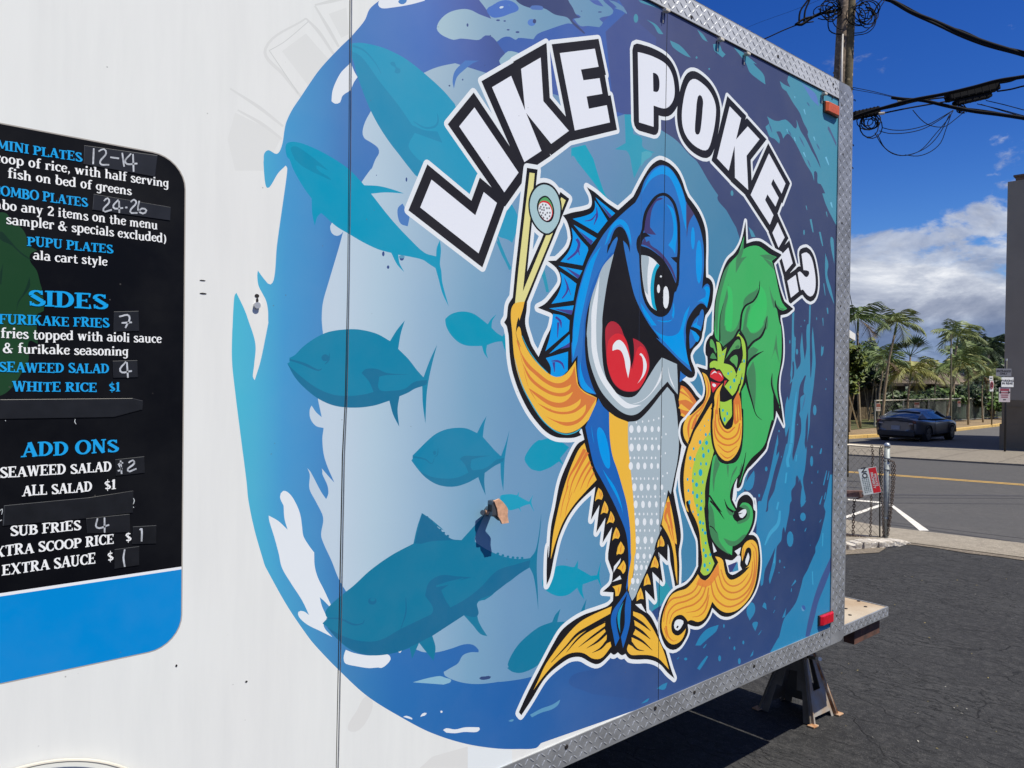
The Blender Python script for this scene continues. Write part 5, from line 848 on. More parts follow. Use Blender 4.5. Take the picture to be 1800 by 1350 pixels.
# wheels with tyre and fender on the near side
tyre = mat('tyre_rubber', (.02, .02, .02), .9, bump=.3); hubm = mat('hub_white', rgb((210, 210, 205)), .5, .2)
FW = wall(36, 1345)
for wx, yy in ((FW[0] - .1, WY + .17), (FW[0] - 1.0, WY + .17)):
    c_ = Vector((wx, yy, gz(wx, yy) + .35)); b_ = MB(); nn = 28; prof = ((.0, -.1), (.2, -.1), (.33, -.095), (.35, -.06), (.35, .06), (.33, .095), (.2, .1), (0, .1))
    vs, fs = [], []
    for r_, dy in prof: vs += [(c_.x + r_ * math.cos(2*math.pi*k/nn), c_.y + dy, c_.z + r_ * math.sin(2*math.pi*k/nn)) for k in range(nn)]
    for i in range(len(prof) - 1):
        for k in range(nn): fs.append((i*nn+k, i*nn+(k+1) % nn, (i+1)*nn+(k+1) % nn, (i+1)*nn+k))
    b_.mesh(vs, fs); wo_ = b_.build('wheel', tyre, trailer, smooth=True); b_ = MB(); b_.tube([(c_.x, c_.y - .1, c_.z), (c_.x, c_.y - .125, c_.z)], [.19, .17], 20); b_.build('hub', hubm, wo_)
fend = mat('fender_cream', rgb((206, 200, 186)), .45, var=.15); b_ = MB(); pts = []
for k_ in range(49): a = math.pi * (1 - k_ / 48); pts.append((FW[0] + .27 * math.cos(a), WY - .012, FW[1] - .27 + .27 * math.sin(a)))
b_.tube(pts, .0035, 8); b_.build('wheel_fender', fend, trailer)

# ---- tread-plate trim
plate = mat('tread_plate', rgb((164, 166, 168)), .5, .55, var=.28, nscale=9, bump=.08, bscale=80); bright = mat('tread_bar', rgb((186, 188, 190)), .36, .6, var=.1)
def tread(x0, x1, z0, z1, y, pitch=.0215):
    """rows of raised lozenge bars, alternating lean, as one piece of real relief"""
    b = MB(); nx = int((x1 - x0) / pitch); nz = max(2, round((z1 - z0) / pitch))
    for i in range(nx):
        for j in range(nz):
            cx = x0 + (i + .5) * (x1 - x0) / nx; cz = z0 + (j + .5) * (z1 - z0) / nz; s = 1 if (i + j) % 2 else -1; a = s * math.radians(45) + math.radians(6)
            u_ = (math.cos(a), math.sin(a)); v_ = (-u_[1], u_[0]); L1, L2, hh = .0112, .0029, .0013
            R = [(cx + u_[0]*p + v_[0]*q, cz + u_[1]*p + v_[1]*q) for p, q in ((-L1, 0), (-L1*.45, -L2), (L1*.45, -L2), (L1, 0), (L1*.45, L2), (-L1*.45, L2))]
            T2_ = [(cx + u_[0]*p, cz + u_[1]*p) for p in (-L1*.6, L1*.6)]
            vs = [(p[0], y, p[1]) for p in R] + [(p[0], y - hh, p[1]) for p in T2_]
            b.mesh(vs, [(0, 1, 6), (1, 2, 7, 6), (2, 3, 7), (3, 4, 7), (4, 5, 6, 7), (5, 0, 6)])
    return b
TY = WY - .004
def holeplate(name, x0, x1, z0, z1):
    b = MB(); b.box(((x0+x1)/2, WY - .002, (z0+z1)/2), (x1 - x0, .0038, z1 - z0)); o = b.build(name, plate, trailer); return o
lowt = holeplate('tread_plate_trim', XL, TIX, ZB, TIB); uppt = holeplate('tread_plate_trim', XL, TIX, TIT, ZT); uppt.data.materials.clear(); uppt.data.materials.append(mat('tread_plate_clean', rgb((204, 205, 204)), .5, .3, var=.15, nscale=9))  # upper trim gets a paler, less metallic plate
b_ = MB(); rc = .035       # corner post, rounded at the foot
poly = [(TIX + .0008, ZB), (XR - rc, ZB)] + [(XR - rc + rc*math.sin(a), ZB + rc - rc*math.cos(a)) for a in (.4, .8, 1.2, 1.57)] + [(XR, ZT - .03), (XR - .03, ZT), (TIX + .0008, ZT)]
b_.prism([(p[0], WY - .0045, p[1]) for p in poly], (0, .0042, 0)); b_.box((XR - .0015, WY + .02, (ZB + ZT)/2 + .02), (.003, .045, ZT - ZB - .08)); postt = b_.build('tread_plate_trim', plate, trailer)
tread(XL, TIX, ZB + .003, TIB - .003, WY - .0041).build('raised_tread', bright, lowt, kind='stuff'); tread(XL, TIX, TIT + .003, ZT - .003, WY - .0041).build('raised_tread', bright, uppt, kind='stuff')
tread(TIX + .004, XR - .004, ZB + .04, ZT - .03, WY - .0047, .024).build('raised_tread', bright, postt, kind='stuff')
# flared gutter lip and roof edge on top of the upper trim
b_ = MB(); b_.prism([(XL, WY + .002, ZT), (XL, WY - .004, ZT + .003), (XL, WY + .02, ZT + .010), (XL, WY + .3, ZT + .02), (XL, WY + DEPTH, ZT + .03), (XL, WY + DEPTH, ZT)], (XR - XL, 0, 0)); b_.build('roof_edge', alum, trailer)
# screws in the trim
scr = mat('screw_hole', rgb((28, 22, 20)), .7)
for px, py, r_ in ((1216,30,.0055),(1368,99,.0055),(1465,148,.005),(1469,156,.004),(1465,170,.004),(1465,128,.003),(996,1313,.0065),(1152,1245,.0065),(1221,1217,.006),(1326,1171,.006),(1446,1116,.005),(1471,1082,.004),(1480,392,.0045),(1478,538,.0045),(1477,664,.0045),(1474,782,.0045),(1482,271,.004),(1480,185,.004),(1455,143,.003)):
    x_, z_ = wall(px, py, WY - .005); b_ = MB(); b_.tube([(x_, WY - .0058, z_), (x_, WY - .0040, z_)], [r_, r_ * 1.2], 8); b_.build('screw', scr, trailer)
# small holes, fixings and wear on the white side
for px, py, rx_, rz_ in ((451.5,520,.005,.004),(452,529,.0028,.007),(356,493,.006,.0012),(357,516,.007,.0016),(433,1198,.0026,.0022),(310,1170,.002,.0026)):
    x_, z_ = wall(px, py); b_ = MB(); b_.mesh([(x_ + rx_*math.cos(k*math.pi/5), WY - .0006, z_ + rz_*math.sin(k*math.pi/5)) for k in range(10)], [tuple(range(10))]); b_.build('bolt_hole', scr, trailer)
bolt_m = mat('steel_bolt', rgb((206, 206, 204)), .35, .6)
x_, z_ = wall(451, 537); b_ = MB(); b_.tube([(x_, WY, z_), (x_, WY - .006, z_)], .007, 10); b_.build('bolt', bolt_m, trailer)
# clearance lights
def lamp(px0, py0, px1, py1, colr, nm, lab):
    x0, _ = wall(px0, py1); x1, _ = wall(px1, py0); _, z0 = wall((px0+px1)/2, py1); _, z1 = wall((px0+px1)/2, py0); cx, cz, w_, h_ = (x0+x1)/2, (z0+z1)/2, x1-x0, z1-z0; b = MB()
    pr = [(-.5, 0), (-.5, -.55), (-.38, -.95), (.38, -1), (.5, -.55), (.5, 0)]; dp = .019
    vs = []
    for s_, kz in ((-.5, .86), (-.42, 1), (.42, 1), (.5, .86)): vs += [(cx + p[0]*w_, WY + p[1]*dp*kz, cz + s_*h_) for p in pr]
    fs = [tuple(range(5, -1, -1)), tuple(18 + k for k in range(6))] + [(r*6+k, r*6+(k+1) % 6, (r+1)*6+(k+1) % 6, (r+1)*6+k) for r in range(3) for k in range(6)]
    b.mesh(vs, fs); o = b.build(nm, mat(nm + '_lens', colr, .25, spec=.6, var=.2, nscale=60), trailer); o['label'] = lab
    b = MB(); b.box((cx, WY - .003, cz), (w_*1.06, .006, h_*1.05)); b.build('lamp_base', mat('lamp_base', rgb((60, 60, 62)), .6), o)
lamp(1447, 184, 1470.5, 202, rgb((206, 92, 20)), 'clearance_lamp', 'amber clearance lamp'); lamp(1438, 1078, 1460.5, 1095, rgb((196, 18, 40)), 'clearance_lamp', 'red clearance lamp')
b_ = MB(); xw, zw = wall(1446, 182); b_.tube([(xw, WY - .003, zw), (xw, WY - .003, zw + .045)], .0015, 5); b_.build('lamp_wire', scr, trailer)
# gutter clips under the upper trim
for px, py in ((1171,19),(1266.5,70),(1313,95),(1449,165)):
    x_, z_ = wall(px, py, WY - .01); b_ = MB(); b_.box((x_, WY - .011, z_), (.022, .016, .009), bevel=.002); b_.tube([(x_ - .008, WY - .004, z_), (x_ - .008, WY - .004, z_ - .04)], .0012, 5); b_.build('gutter_clip', mat('clip_white', rgb((214, 206, 190)), .5), trailer)
# rubber drip joint under upper trim
b_ = MB(); b_.box(((XL + TIX)/2, WY - .0022, TIT - .0022), (TIX - XL, .004, .003)); b_.build('trim_sealant', dark, trailer)

# ---- broken turn latch with a peeled plywood backing, sticking out from the side
lx, lz = wall(868, 900); wood = mat('raw_plywood', rgb((206, 158, 126)), .8, var=.25, nscale=60, bump=.2); zinc = mat('zinc_hardware', rgb((120, 122, 126)), .35, .8)
latch = empty('lx', (0, 0, 0), None, None); bpy.data.objects.remove(latch)
def lp(px, py, y): x_, z_ = wall(px, py, y); return (x_, y, z_)
b_ = MB(); hub_y = WY - .036
b_.tube([lp(858, 898, WY), lp(862, 897, WY - .015), lp(866, 896, hub_y)], [.014, .012, .012], 10); b_.box(((lp(866, 896, hub_y)[0]), hub_y, lp(866, 893, hub_y)[2]), (.02, .022, .042), bevel=.005)
b_.tube([lp(855, 901, WY - .012), lp(848, 901, WY - .02)], .007, 8)
o_ = b_.build('door_latch', zinc, trailer)
yy = WY - .050; b_ = MB(); b_.prism([lp(x_, y_, yy) for x_, y_ in ((869,881),(878,877),(884,882),(891,891),(893,895),(892.5,907),(894.5,919),(883,921),(880,914),(876,908),(874,894))], (0, .006, 0)); b_.build('latch_face', wood, o_)
yy = WY - .043; b_ = MB(); b_.prism([lp(x_, y_, yy) for x_, y_ in ((868,883),(872,882),(875,896),(877,908),(880,916),(873,910),(866,905),(862,896),(863,888))], (0, .012, 0)); b_.build('latch_collar', mat('black_plastic', rgb((36, 38, 42)), .5), o_)
b_ = MB(); b_.tube([lp(853, 900, WY - .024), lp(857, 900, WY - .026), lp(860, 902, WY - .03)], .006, 8); b_.build('latch_knob', wood, o_)
# ------------------------------------------------------------------ ground, road, pavements
def node_mat(name, build, rough=.9):
    m = bpy.data.materials.new(name); m.use_nodes = True; t = m.node_tree; b = t.nodes['Principled BSDF']; b.inputs['Roughness'].default_value = rough; b.inputs['Specular IOR Level'].default_value = .3
    build(t, b, lambda ty, **k: _mk(t, ty, k), t.links.new); return m
def _mk(t, ty, k):
    n = t.nodes.new(ty)
    for a, v in k.items():
        if a in n.inputs.keys(): n.inputs[a].default_value = v
        else: setattr(n, a, v)
    return n
def asphalt(base, dark_, light_, crack=.5, cscale=2.2, grit=240):
    def f(t, b, N, LK):
        g = N('ShaderNodeNewGeometry')
        big = N('ShaderNodeTexNoise', Scale=.7, Detail=6, Roughness=.65); LK(g.outputs[0], big.inputs['Vector'])
        med = N('ShaderNodeTexNoise', Scale=9, Detail=6, Roughness=.7); LK(g.outputs[0], med.inputs['Vector'])
        vor = N('ShaderNodeTexVoronoi', Scale=grit); LK(g.outputs[0], vor.inputs['Vector'])
        # cracks: edges of warped cells, broken up by noise
        wn = N('ShaderNodeTexNoise', Scale=3.5, Detail=4); LK(g.outputs[0], wn.inputs['Vector'])
        wa = N('ShaderNodeMix', data_type='RGBA', blend_type='ADD'); wa.inputs['Factor'].default_value = .35; LK(g.outputs[0], wa.inputs['A']); LK(wn.outputs['Color'], wa.inputs['B'])
        mp = N('ShaderNodeMapping'); mp.inputs['Scale'].default_value = (1.7, .8, 1); mp.inputs['Rotation'].default_value = (0, 0, .9); LK(wa.outputs['Result'], mp.inputs[0])
        ck = N('ShaderNodeTexVoronoi', feature='DISTANCE_TO_EDGE', Scale=cscale); LK(mp.outputs[0], ck.inputs['Vector'])
        cm = ramp_f(t, ck.outputs['Distance'], .006, .03, 1, 0); cn = ramp_f(t, big.outputs['Fac'], .42, .6, 0, crack)
        cmul = N('ShaderNodeMath', operation='MULTIPLY'); LK(cm, cmul.inputs[0]); LK(cn, cmul.inputs[1])
        m1 = N('ShaderNodeMix', data_type='RGBA'); m1.inputs['A'].default_value = (*rgb(base), 1); m1.inputs['B'].default_value = (*rgb(light_), 1); LK(ramp_f(t, big.outputs['Fac'], .35, .7, 0, 1), m1.inputs['Factor'])
        m2 = N('ShaderNodeMix', data_type='RGBA'); LK(m1.outputs['Result'], m2.inputs['A']); m2.inputs['B'].default_value = (*rgb(dark_), 1); LK(ramp_f(t, med.outputs['Fac'], .4, .72, 0, .8), m2.inputs['Factor'])
        m3 = N('ShaderNodeMix', data_type='RGBA'); LK(m2.outputs['Result'], m3.inputs['A']); m3.inputs['B'].default_value = (*rgb(tuple(min(255, c * 1.55) for c in light_)), 1); LK(ramp_f(t, vor.outputs['Color'], .72, .95, 0, .5), m3.inputs['Factor'])
        m4 = N('ShaderNodeMix', data_type='RGBA'); LK(m3.outputs['Result'], m4.inputs['A']); m4.inputs['B'].default_value = (*rgb((20, 20, 21)), 1); LK(cmul.outputs[0], m4.inputs['Factor'])
        LK(m4.outputs['Result'], b.inputs['Base Color'])
        bp = N('ShaderNodeBump', Strength=.5, Distance=.006); ad = N('ShaderNodeMath', operation='SUBTRACT'); LK(med.outputs['Fac'], ad.inputs[0]); LK(cmul.outputs[0], ad.inputs[1]); LK(ad.outputs[0], bp.inputs['Height'])
        bp2 = N('ShaderNodeBump', Strength=.35, Distance=.003); LK(vor.outputs['Distance'], bp2.inputs['Height']); LK(bp.outputs[0], bp2.inputs['Normal']); LK(bp2.outputs[0], b.inputs['Normal'])
    return f
def lot_asphalt(t, b, N, LK):
    g = N('ShaderNodeNewGeometry')
    big = N('ShaderNodeTexNoise', Scale=.8, Detail=7, Roughness=.68); LK(g.outputs[0], big.inputs['Vector'])
    med = N('ShaderNodeTexNoise', Scale=26, Detail=7, Roughness=.75); LK(g.outputs[0], med.inputs['Vector'])
    # drag wrinkles left by the paver, all in one direction, with fine cracks following them
    wn = N('ShaderNodeTexNoise', Scale=5, Detail=5); LK(g.outputs[0], wn.inputs['Vector'])
    wa = N('ShaderNodeMix', data_type='RGBA', blend_type='ADD'); wa.inputs['Factor'].default_value = .16; LK(g.outputs[0], wa.inputs['A']); LK(wn.outputs['Color'], wa.inputs['B'])
    mp = N('ShaderNodeMapping'); mp.inputs['Rotation'].default_value = (0, 0, math.radians(38)); mp.inputs['Scale'].default_value = (22, 5.5, 1); LK(wa.outputs['Result'], mp.inputs[0])
    wr = N('ShaderNodeTexNoise', Scale=1, Detail=7, Roughness=.62); LK(mp.outputs[0], wr.inputs['Vector'])
    ridge = N('ShaderNodeMath', operation='SUBTRACT'); LK(wr.outputs['Fac'], ridge.inputs[0]); ridge.inputs[1].default_value = .5
    ab = N('ShaderNodeMath', operation='ABSOLUTE'); LK(ridge.outputs[0], ab.inputs[0])
    fine = ramp_f(t, ab.outputs[0], .0, .016, 1, 0); brk = ramp_f(t, big.outputs['Fac'], .44, .6, 0, .9)
    fm = N('ShaderNodeMath', operation='MULTIPLY'); LK(fine, fm.inputs[0]); LK(brk, fm.inputs[1])
    mp2 = N('ShaderNodeMapping'); mp2.inputs['Rotation'].default_value = (0, 0, .9); mp2.inputs['Scale'].default_value = (2.2, .8, 1); LK(wa.outputs['Result'], mp2.inputs[0])
    ck = N('ShaderNodeTexVoronoi', feature='DISTANCE_TO_EDGE', Scale=1.6); LK(mp2.outputs[0], ck.inputs['Vector'])
    cm = N('ShaderNodeMath', operation='MULTIPLY'); LK(ramp_f(t, ck.outputs['Distance'], .002, .012, 1, 0), cm.inputs[0]); LK(ramp_f(t, med.outputs['Fac'], .38, .55, 0, .8), cm.inputs[1])
    vor = N('ShaderNodeTexVoronoi', Scale=300); LK(g.outputs[0], vor.inputs['Vector'])
    m1 = N('ShaderNodeMix', data_type='RGBA'); m1.inputs['A'].default_value = (*rgb((39, 39, 41)), 1); m1.inputs['B'].default_value = (*rgb((56, 56, 57)), 1); LK(ramp_f(t, big.outputs['Fac'], .35, .65, 0, 1), m1.inputs['Factor'])
    m2 = N('ShaderNodeMix', data_type='RGBA'); LK(m1.outputs['Result'], m2.inputs['A']); m2.inputs['B'].default_value = (*rgb((74, 73, 73)), 1); LK(ramp_f(t, med.outputs['Fac'], .48, .72, 0, .9), m2.inputs['Factor'])
    m3 = N('ShaderNodeMix', data_type='RGBA'); LK(m2.outputs['Result'], m3.inputs['A']); m3.inputs['B'].default_value = (*rgb((112, 111, 108)), 1); LK(ramp_f(t, vor.outputs['Color'], .78, .97, 0, .7), m3.inputs['Factor'])
    mx_ = N('ShaderNodeMath', operation='MAXIMUM'); LK(fm.outputs[0], mx_.inputs[0]); LK(cm.outputs[0], mx_.inputs[1])
    m4 = N('ShaderNodeMix', data_type='RGBA'); LK(m3.outputs['Result'], m4.inputs['A']); m4.inputs['B'].default_value = (*rgb((16, 16, 17)), 1); LK(mx_.outputs[0], m4.inputs['Factor'])
    LK(m4.outputs['Result'], b.inputs['Base Color'])
    h1 = N('ShaderNodeMath', operation='MULTIPLY_ADD'); LK(wr.outputs['Fac'], h1.inputs[0]); h1.inputs[1].default_value = 1.6; LK(med.outputs['Fac'], h1.inputs[2])
    h2 = N('ShaderNodeMath', operation='SUBTRACT'); LK(h1.outputs[0], h2.inputs[0]); LK(mx_.outputs[0], h2.inputs[1])
    bp = N('ShaderNodeBump', Strength=.75, Distance=.012); LK(h2.outputs[0], bp.inputs['Height'])
    bp2 = N('ShaderNodeBump', Strength=.4, Distance=.003); LK(vor.outputs['Distance'], bp2.inputs['Height']); LK(bp.outputs[0], bp2.inputs['Normal']); LK(bp2.outputs[0], b.inputs['Normal'])
lot_m = node_mat('lot_asphalt', lot_asphalt)
road_m = node_mat('road_asphalt', asphalt((76, 75, 75), (69, 68, 68), (83, 81, 80), .12, .6, 180))
side_m = node_mat('street_asphalt', asphalt((88, 86, 85), (78, 76, 76), (97, 95, 93), .12, .6, 120))
conc_m = node_mat('worn_concrete', asphalt((136, 127, 114), (118, 110, 98), (148, 140, 127), .12, 1.2, 150))
conc2_m = node_mat('far_concrete', asphalt((124, 117, 106), (106, 98, 88), (136, 128, 116), .5, .9, 90))
dirt_m = node_mat('dry_dirt', asphalt((128, 108, 84), (100, 86, 62), (150, 130, 102), 0, 1, 60))
grass_m = node_mat('rough_grass', asphalt((72, 78, 44), (54, 62, 34), (96, 92, 60), 0, 1, 40))
fw2 = Vector((fx, fy, 0)); rt2 = Vector((fy, -fx, 0))
def gpt(f_, r_, dz=0): x_, y_ = f_ * fx + r_ * fy, f_ * fy - r_ * fx; return Vector((x_, y_, gz(x_, y_) + dz))
def slope_pts(pts, dz):                     # puts plan points on the sloping ground
    return [Vector((p.x, p.y, gz(p.x, p.y) + dz)) for p in pts]
def ground_sheet(name, m, pts, dz, kind='structure', parent=None):
    b = MB(); P_ = slope_pts(pts, dz)
    # split along the line where the slope ends
    def clip(poly, keep_near):
        out = []
        for i in range(len(poly)):
            a, c = poly[i], poly[(i+1) % len(poly)]; fa, fc = a.x*fx + a.y*fy - 40, c.x*fx + c.y*fy - 40
            if (fa <= 0) == keep_near or fa == 0: out.append(a)
            if (fa < 0) != (fc < 0): t_ = fa / (fa - fc); q = a.lerp(c, t_); q.z = GS * 40 + dz; out.append(q)
        return out
    for kn in (True, False):
        q = clip(P_, kn)
        if len(q) >= 3: b.face(q)
    o = b.build(name, m, parent)
    bm = bmesh.new(); bm.from_mesh(o.data); bmesh.ops.recalc_face_normals(bm, faces=bm.faces)
    for f_ in bm.faces:
        if f_.normal.z < 0: f_.normal_flip()
    bm.to_mesh(o.data); bm.free()
    if kind: o['kind'] = kind
    return o
ground_sheet('ground', lot_m, [gpt(-400, -600), gpt(-400, 600), gpt(1500, 1500), gpt(1500, -1500)], 0)
YA, YB = ground(1482, 829.5), ground(1800, 853); rd = (YA - YB); rd.z = 0; rd.normalize(); rn = Vector((rd.y, -rd.x, 0))
if rn.dot(fw2) < 0: rn = -rn
yo = ground(1640, 841)
def roadp(along, across, dz=0): p = Vector((yo.x, yo.y, 0)) + rd * along + rn * across; p.z = gz(p.x, p.y) + dz; return p
def across(px, py): g = ground(px, py); return (Vector((g.x - yo.x, g.y - yo.y, 0))).dot(rn)
def along(px, py): g = ground(px, py); return (Vector((g.x - yo.x, g.y - yo.y, 0))).dot(rd)
aN = (across(1564, 929) + across(1800, 955.6)) / 2; aF = (across(1569, 805.5) + across(1800, 819)) / 2; aL = (across(1611, 958) + across(1764, 975.5)) / 2; aS = (across(1569, 784) + across(1755, 791)) / 2
ground_sheet('road', road_m, [roadp(-60, aN), roadp(90, aN), roadp(90, aF), roadp(-60, aF)], .004)
ground_sheet('pavement', conc_m, [roadp(-60, aL), roadp(3.2, aL), roadp(3.2, aN - .002), roadp(-60, aN - .002)], .012)
ground_sheet('far_pavement', conc2_m, [roadp(-60, aF + .002), roadp(90, aF + .002), roadp(90, aS), roadp(-60, aS)], .03)
b_ = MB()
for al in range(-30, 60, 1): pass
for k_ in range(-10, 26):
    a0, a1 = k_ * 1.8, k_ * 1.8 + 1.785; kb = MB(); kb.prism([roadp(a0, aF - .12, -.03), roadp(a1, aF - .12, -.03), roadp(a1, aF - .12, .05), roadp(a0, aF - .12, .05)], rn * .118); kb.build('kerb_stone', conc2_m, kind='structure')
ground_sheet('side_street', side_m, [roadp(-30, aS + .002), roadp(60, aS + .002), roadp(60, aS + 45), roadp(-30, aS + 45)], .006)
# pavement joints on the far side
jm = mat('pavement_joint', rgb((92, 84, 76)), .9)
for k_ in range(-6, 14):
    a0 = k_ * 1.5; ground_sheet('pavement_joint', jm, [roadp(a0, aF + .1), roadp(a0 + .02, aF + .1), roadp(a0 + .32, aS - .1), roadp(a0 + .30, aS - .1)], .034)
yel_m = node_mat('yellow_road_paint', asphalt((186, 146, 78), (150, 122, 80), (198, 162, 98), .1, 3, 200)); wht_m = node_mat('white_road_paint', asphalt((214, 208, 198), (186, 180, 170), (226, 222, 214), .4, 6, 200))
def paint(name, m, pxs, dz=.008): return ground_sheet(name, m, [Vector(ground(*p)) for p in pxs], dz)
w_ = .13
for c_ in (-.11, .11): ground_sheet('centre_line', yel_m, [roadp(-60, c_ - w_/2), roadp(90, c_ - w_/2), roadp(90, c_ + w_/2), roadp(-60, c_ + w_/2)], .008)
C4 = lambda x, y: (1400 + x / 4.5, 700 + y / 4.5)
paint('stop_marking', wht_m, [C4(728, 842), C4(752, 840), C4(1048, 1052), C4(975, 1052)]); paint('stop_marking', wht_m, [C4(660, 842), C4(690, 852), C4(372, 962), C4(372, 942)], .0085); paint('stop_marking', wht_m, [C4(404, 800), C4(655, 822), C4(680, 836), C4(410, 811)], .009)
wire_shadow_m = mat('wire_shadow_grey', rgb((62, 60, 62)), .7)
for (x0, y0, x1, y1, tw) in ((300, 758, 1800, 771, 8), (300, 784, 1800, 792, 5), (300, 826, 1800, 838, 3), (700, 992, 1800, 1145, 6), (700, 978, 1800, 1112, 2.5)): paint('wire_shadow', wire_shadow_m, [C4(x0, y0), C4(x1, y1), C4(x1, y1 + tw), C4(x0, y0 + tw)], .0065)  # shadows of the overhead wires, laid on the road as dark strips
# dirty patch and dusty edge where the lot meets the pavement
dust_m = node_mat('dust', asphalt((112, 102, 90), (92, 86, 78), (128, 118, 104), 0, 1, 100))
paint('dusty_verge', dust_m, [(1480, 976), (1545, 972), (1560, 962), (1600, 958), (1640, 963), (1700, 973), (1760, 980), (1800, 986), (1800, 979), (1700, 967), (1611, 955), (1480, 960)], .006)
paint('gate_island', conc_m, [(1400, 925), (1482, 914), (1562, 930), (1566, 948), (1600, 952), (1590, 958), (1480, 958), (1400, 962)], .016)
# broken kerb: a row of rough concrete lumps, each its own piece
kerb = MB(); kerb_m = node_mat('rough_kerb', asphalt((190, 182, 170), (120, 112, 102), (206, 198, 186), .8, 7, 90))
ka, kc = ground(1440, 968), ground(1600, 957); kroot = empty('broken_kerb', ka, 'rough broken concrete kerb at the foot of the gate', 'kerb'); n_ = 12
for i in range(n_):
    t0, t1 = i / n_, (i + 1) / n_; p_ = ka.lerp(kc, (t0 + t1) / 2); d_ = (kc - ka).normalized(); cr = Vector((-d_.y, d_.x, 0)); hh = .075 * (1 if i < n_ - 2 else (.7, .4)[i - n_ + 2]) * random.uniform(.88, 1.1)
    lb = MB(); lb.box(p_ + Vector((0, 0, hh / 2)) + cr * (random.uniform(-.008, .008) + (.0 if i < n_ - 2 else .03 * (i - n_ + 3))), ((kc - ka).length / n_ * .985, .15 * random.uniform(.9, 1.1), hh), (d_, cr, Vector((0, 0, 1))), bevel=.018)
    lb.v = [(v[0] + random.uniform(-.006, .006), v[1] + random.uniform(-.006, .006), v[2] + random.uniform(-.006, .006)) for v in lb.v]; lb.build('concrete_lump', kerb_m, kroot)
# yellow kerb and dirt verge across the side street
K1, K2 = ground(1440, 775), ground(1765, 748.5); kd = (K2 - K1); kd.z = 0; kl = kd.length; kd.normalize(); kn = Vector((-kd.y, kd.x, 0)); kn = kn if kn.dot(fw2) > 0 else -kn
def kp(a, c, dz=0): p = Vector((K1.x, K1.y, 0)) + kd * a + kn * c; p.z = gz(p.x, p.y) + dz; return p
ykm = node_mat('yellow_kerb_paint', asphalt((204, 164, 92), (170, 140, 88), (220, 186, 120), .3, 3, 60))
segs = 14
for i in range(segs):
    a0, a1 = i * kl * 1.3 / segs, (i + 1) * kl * 1.3 / segs - .03; kb = MB(); lo_ = kp(a0, 0), kp(a1, 0)
    kb.prism([kp(a0, 0, -.05), kp(a1, 0, -.05), kp(a1, 0, .14), kp(a0, 0, .14)], kn * .28); kb.build('painted_kerb', ykm, kind='structure')
ground_sheet('verge', dirt_m, [kp(-3, .28), kp(kl * 1.4, .28), kp(kl * 1.4, 8), kp(-3, 8)], .12); ground_sheet('garden_ground', grass_m, [kp(-800, 3.2), kp(kl * 30, 3.2), kp(kl * 30, 1200), kp(-800, 1200)], .14)

# ------------------------------------------------------------------ jack stand and rear platform
js_m = mat('weathered_steel', rgb((112, 106, 96)), .6, .2, var=.35, nscale=9, bump=.1)
js2_m = mat('worn_grey_steel', rgb((150, 150, 148)), .6, var=.3, nscale=12, col2=rgb((150, 128, 104)), bump=.1)
def rusty(t, b, N, LK):
    tcn = N('ShaderNodeTexCoord'); n = N('ShaderNodeTexNoise', Scale=11, Detail=8, Roughness=.7); LK(tcn.outputs['Object'], n.inputs['Vector'])
    r = N('ShaderNodeValToRGB'); e = r.color_ramp.elements; e[0].position = .38; e[0].color = (*rgb((196, 182, 162)), 1); e[1].position = .62; e[1].color = (*rgb((142, 92, 58)), 1); x = e.new(.5); x.color = (*rgb((176, 134, 98)), 1)
    LK(n.outputs['Fac'], r.inputs[0]); LK(r.outputs[0], b.inputs['Base Color'])
rust_m = node_mat('rusted_paint', rusty, .8)
A_ = ground(1427, 1276); B_ = ground(1470, 1255.5); D_ = ground(1352, 1252)
side = (B_ - A_); L_ab = side.length; e1 = side.normalized(); e2 = Vector((-e1.y, e1.x, 0)); e2 = e2 if e2.dot(fw2) > 0 else -e2
S_ = .265; A_ = A_; B_ = A_ + e1 * S_ * .82; 
e2 = (D_ - A_); e2.z = 0; e2.normalize(); D_ = A_ + e2 * S_; C_ = B_ + e2 * S_
for q in (A_, B_, C_, D_): q.z = gz(q.x, q.y)
ctr = (A_ + B_ + C_ + D_) / 4; topz = ZB - .125; T_ = [Vector((ctr.x, ctr.y, topz)) + (q - ctr).xy.to_3d() * .20 for q in (A_, B_, C_, D_)]
stand = empty('jack_stand', ctr, 'rusty steel jack stand holding up the corner of the trailer', 'jack stand')
def face_plate(a, b2, tb, ta, hole, m, nm, arch=False):
    """sheet-metal side of the stand: frame with a cut-out and a notch between two feet"""
    n_ = (b2 - a).cross(ta - a).normalized(); 
    if n_.dot(ctr - a) > 0: n_ = -n_
    def uv(u, v): return a.lerp(b2, u).lerp(ta.lerp(tb, u), v)
    G = MB(); rows = [0, .07, .16, .34, .55, .72, 1.0]; colsu = [0, .16, .3, .5, .7, .84, 1.0]
    for i in range(len(rows) - 1):
        for j in range(len(colsu) - 1):
            v0, v1, u0, u1 = rows[i], rows[i+1], colsu[j], colsu[j+1]
            if i == 0 and 1 <= j <= 4: continue
            if arch and ((i <= 2 and 1 <= j <= 4) or (i == 3 and 2 <= j <= 3)): continue
            if hole and 3 <= i <= 4 and 2 <= j <= 3: continue
            q = [uv(u0, v0), uv(u1, v0), uv(u1, v1), uv(u0, v1)]; G.prism(q, -n_ * .004)
    # folded flanges along both slanting edges
    for u0, sg in ((0, 1), (1, -1)):
        q0, q1 = uv(u0, 0), uv(u0, 1); dr = (uv(u0 + sg * .12, 0) - q0).normalized(); G.prism([q0, q0 + n_ * .014, q1 + n_ * .010, q1], dr * .005)
    o = G.build(nm, m, stand); return o
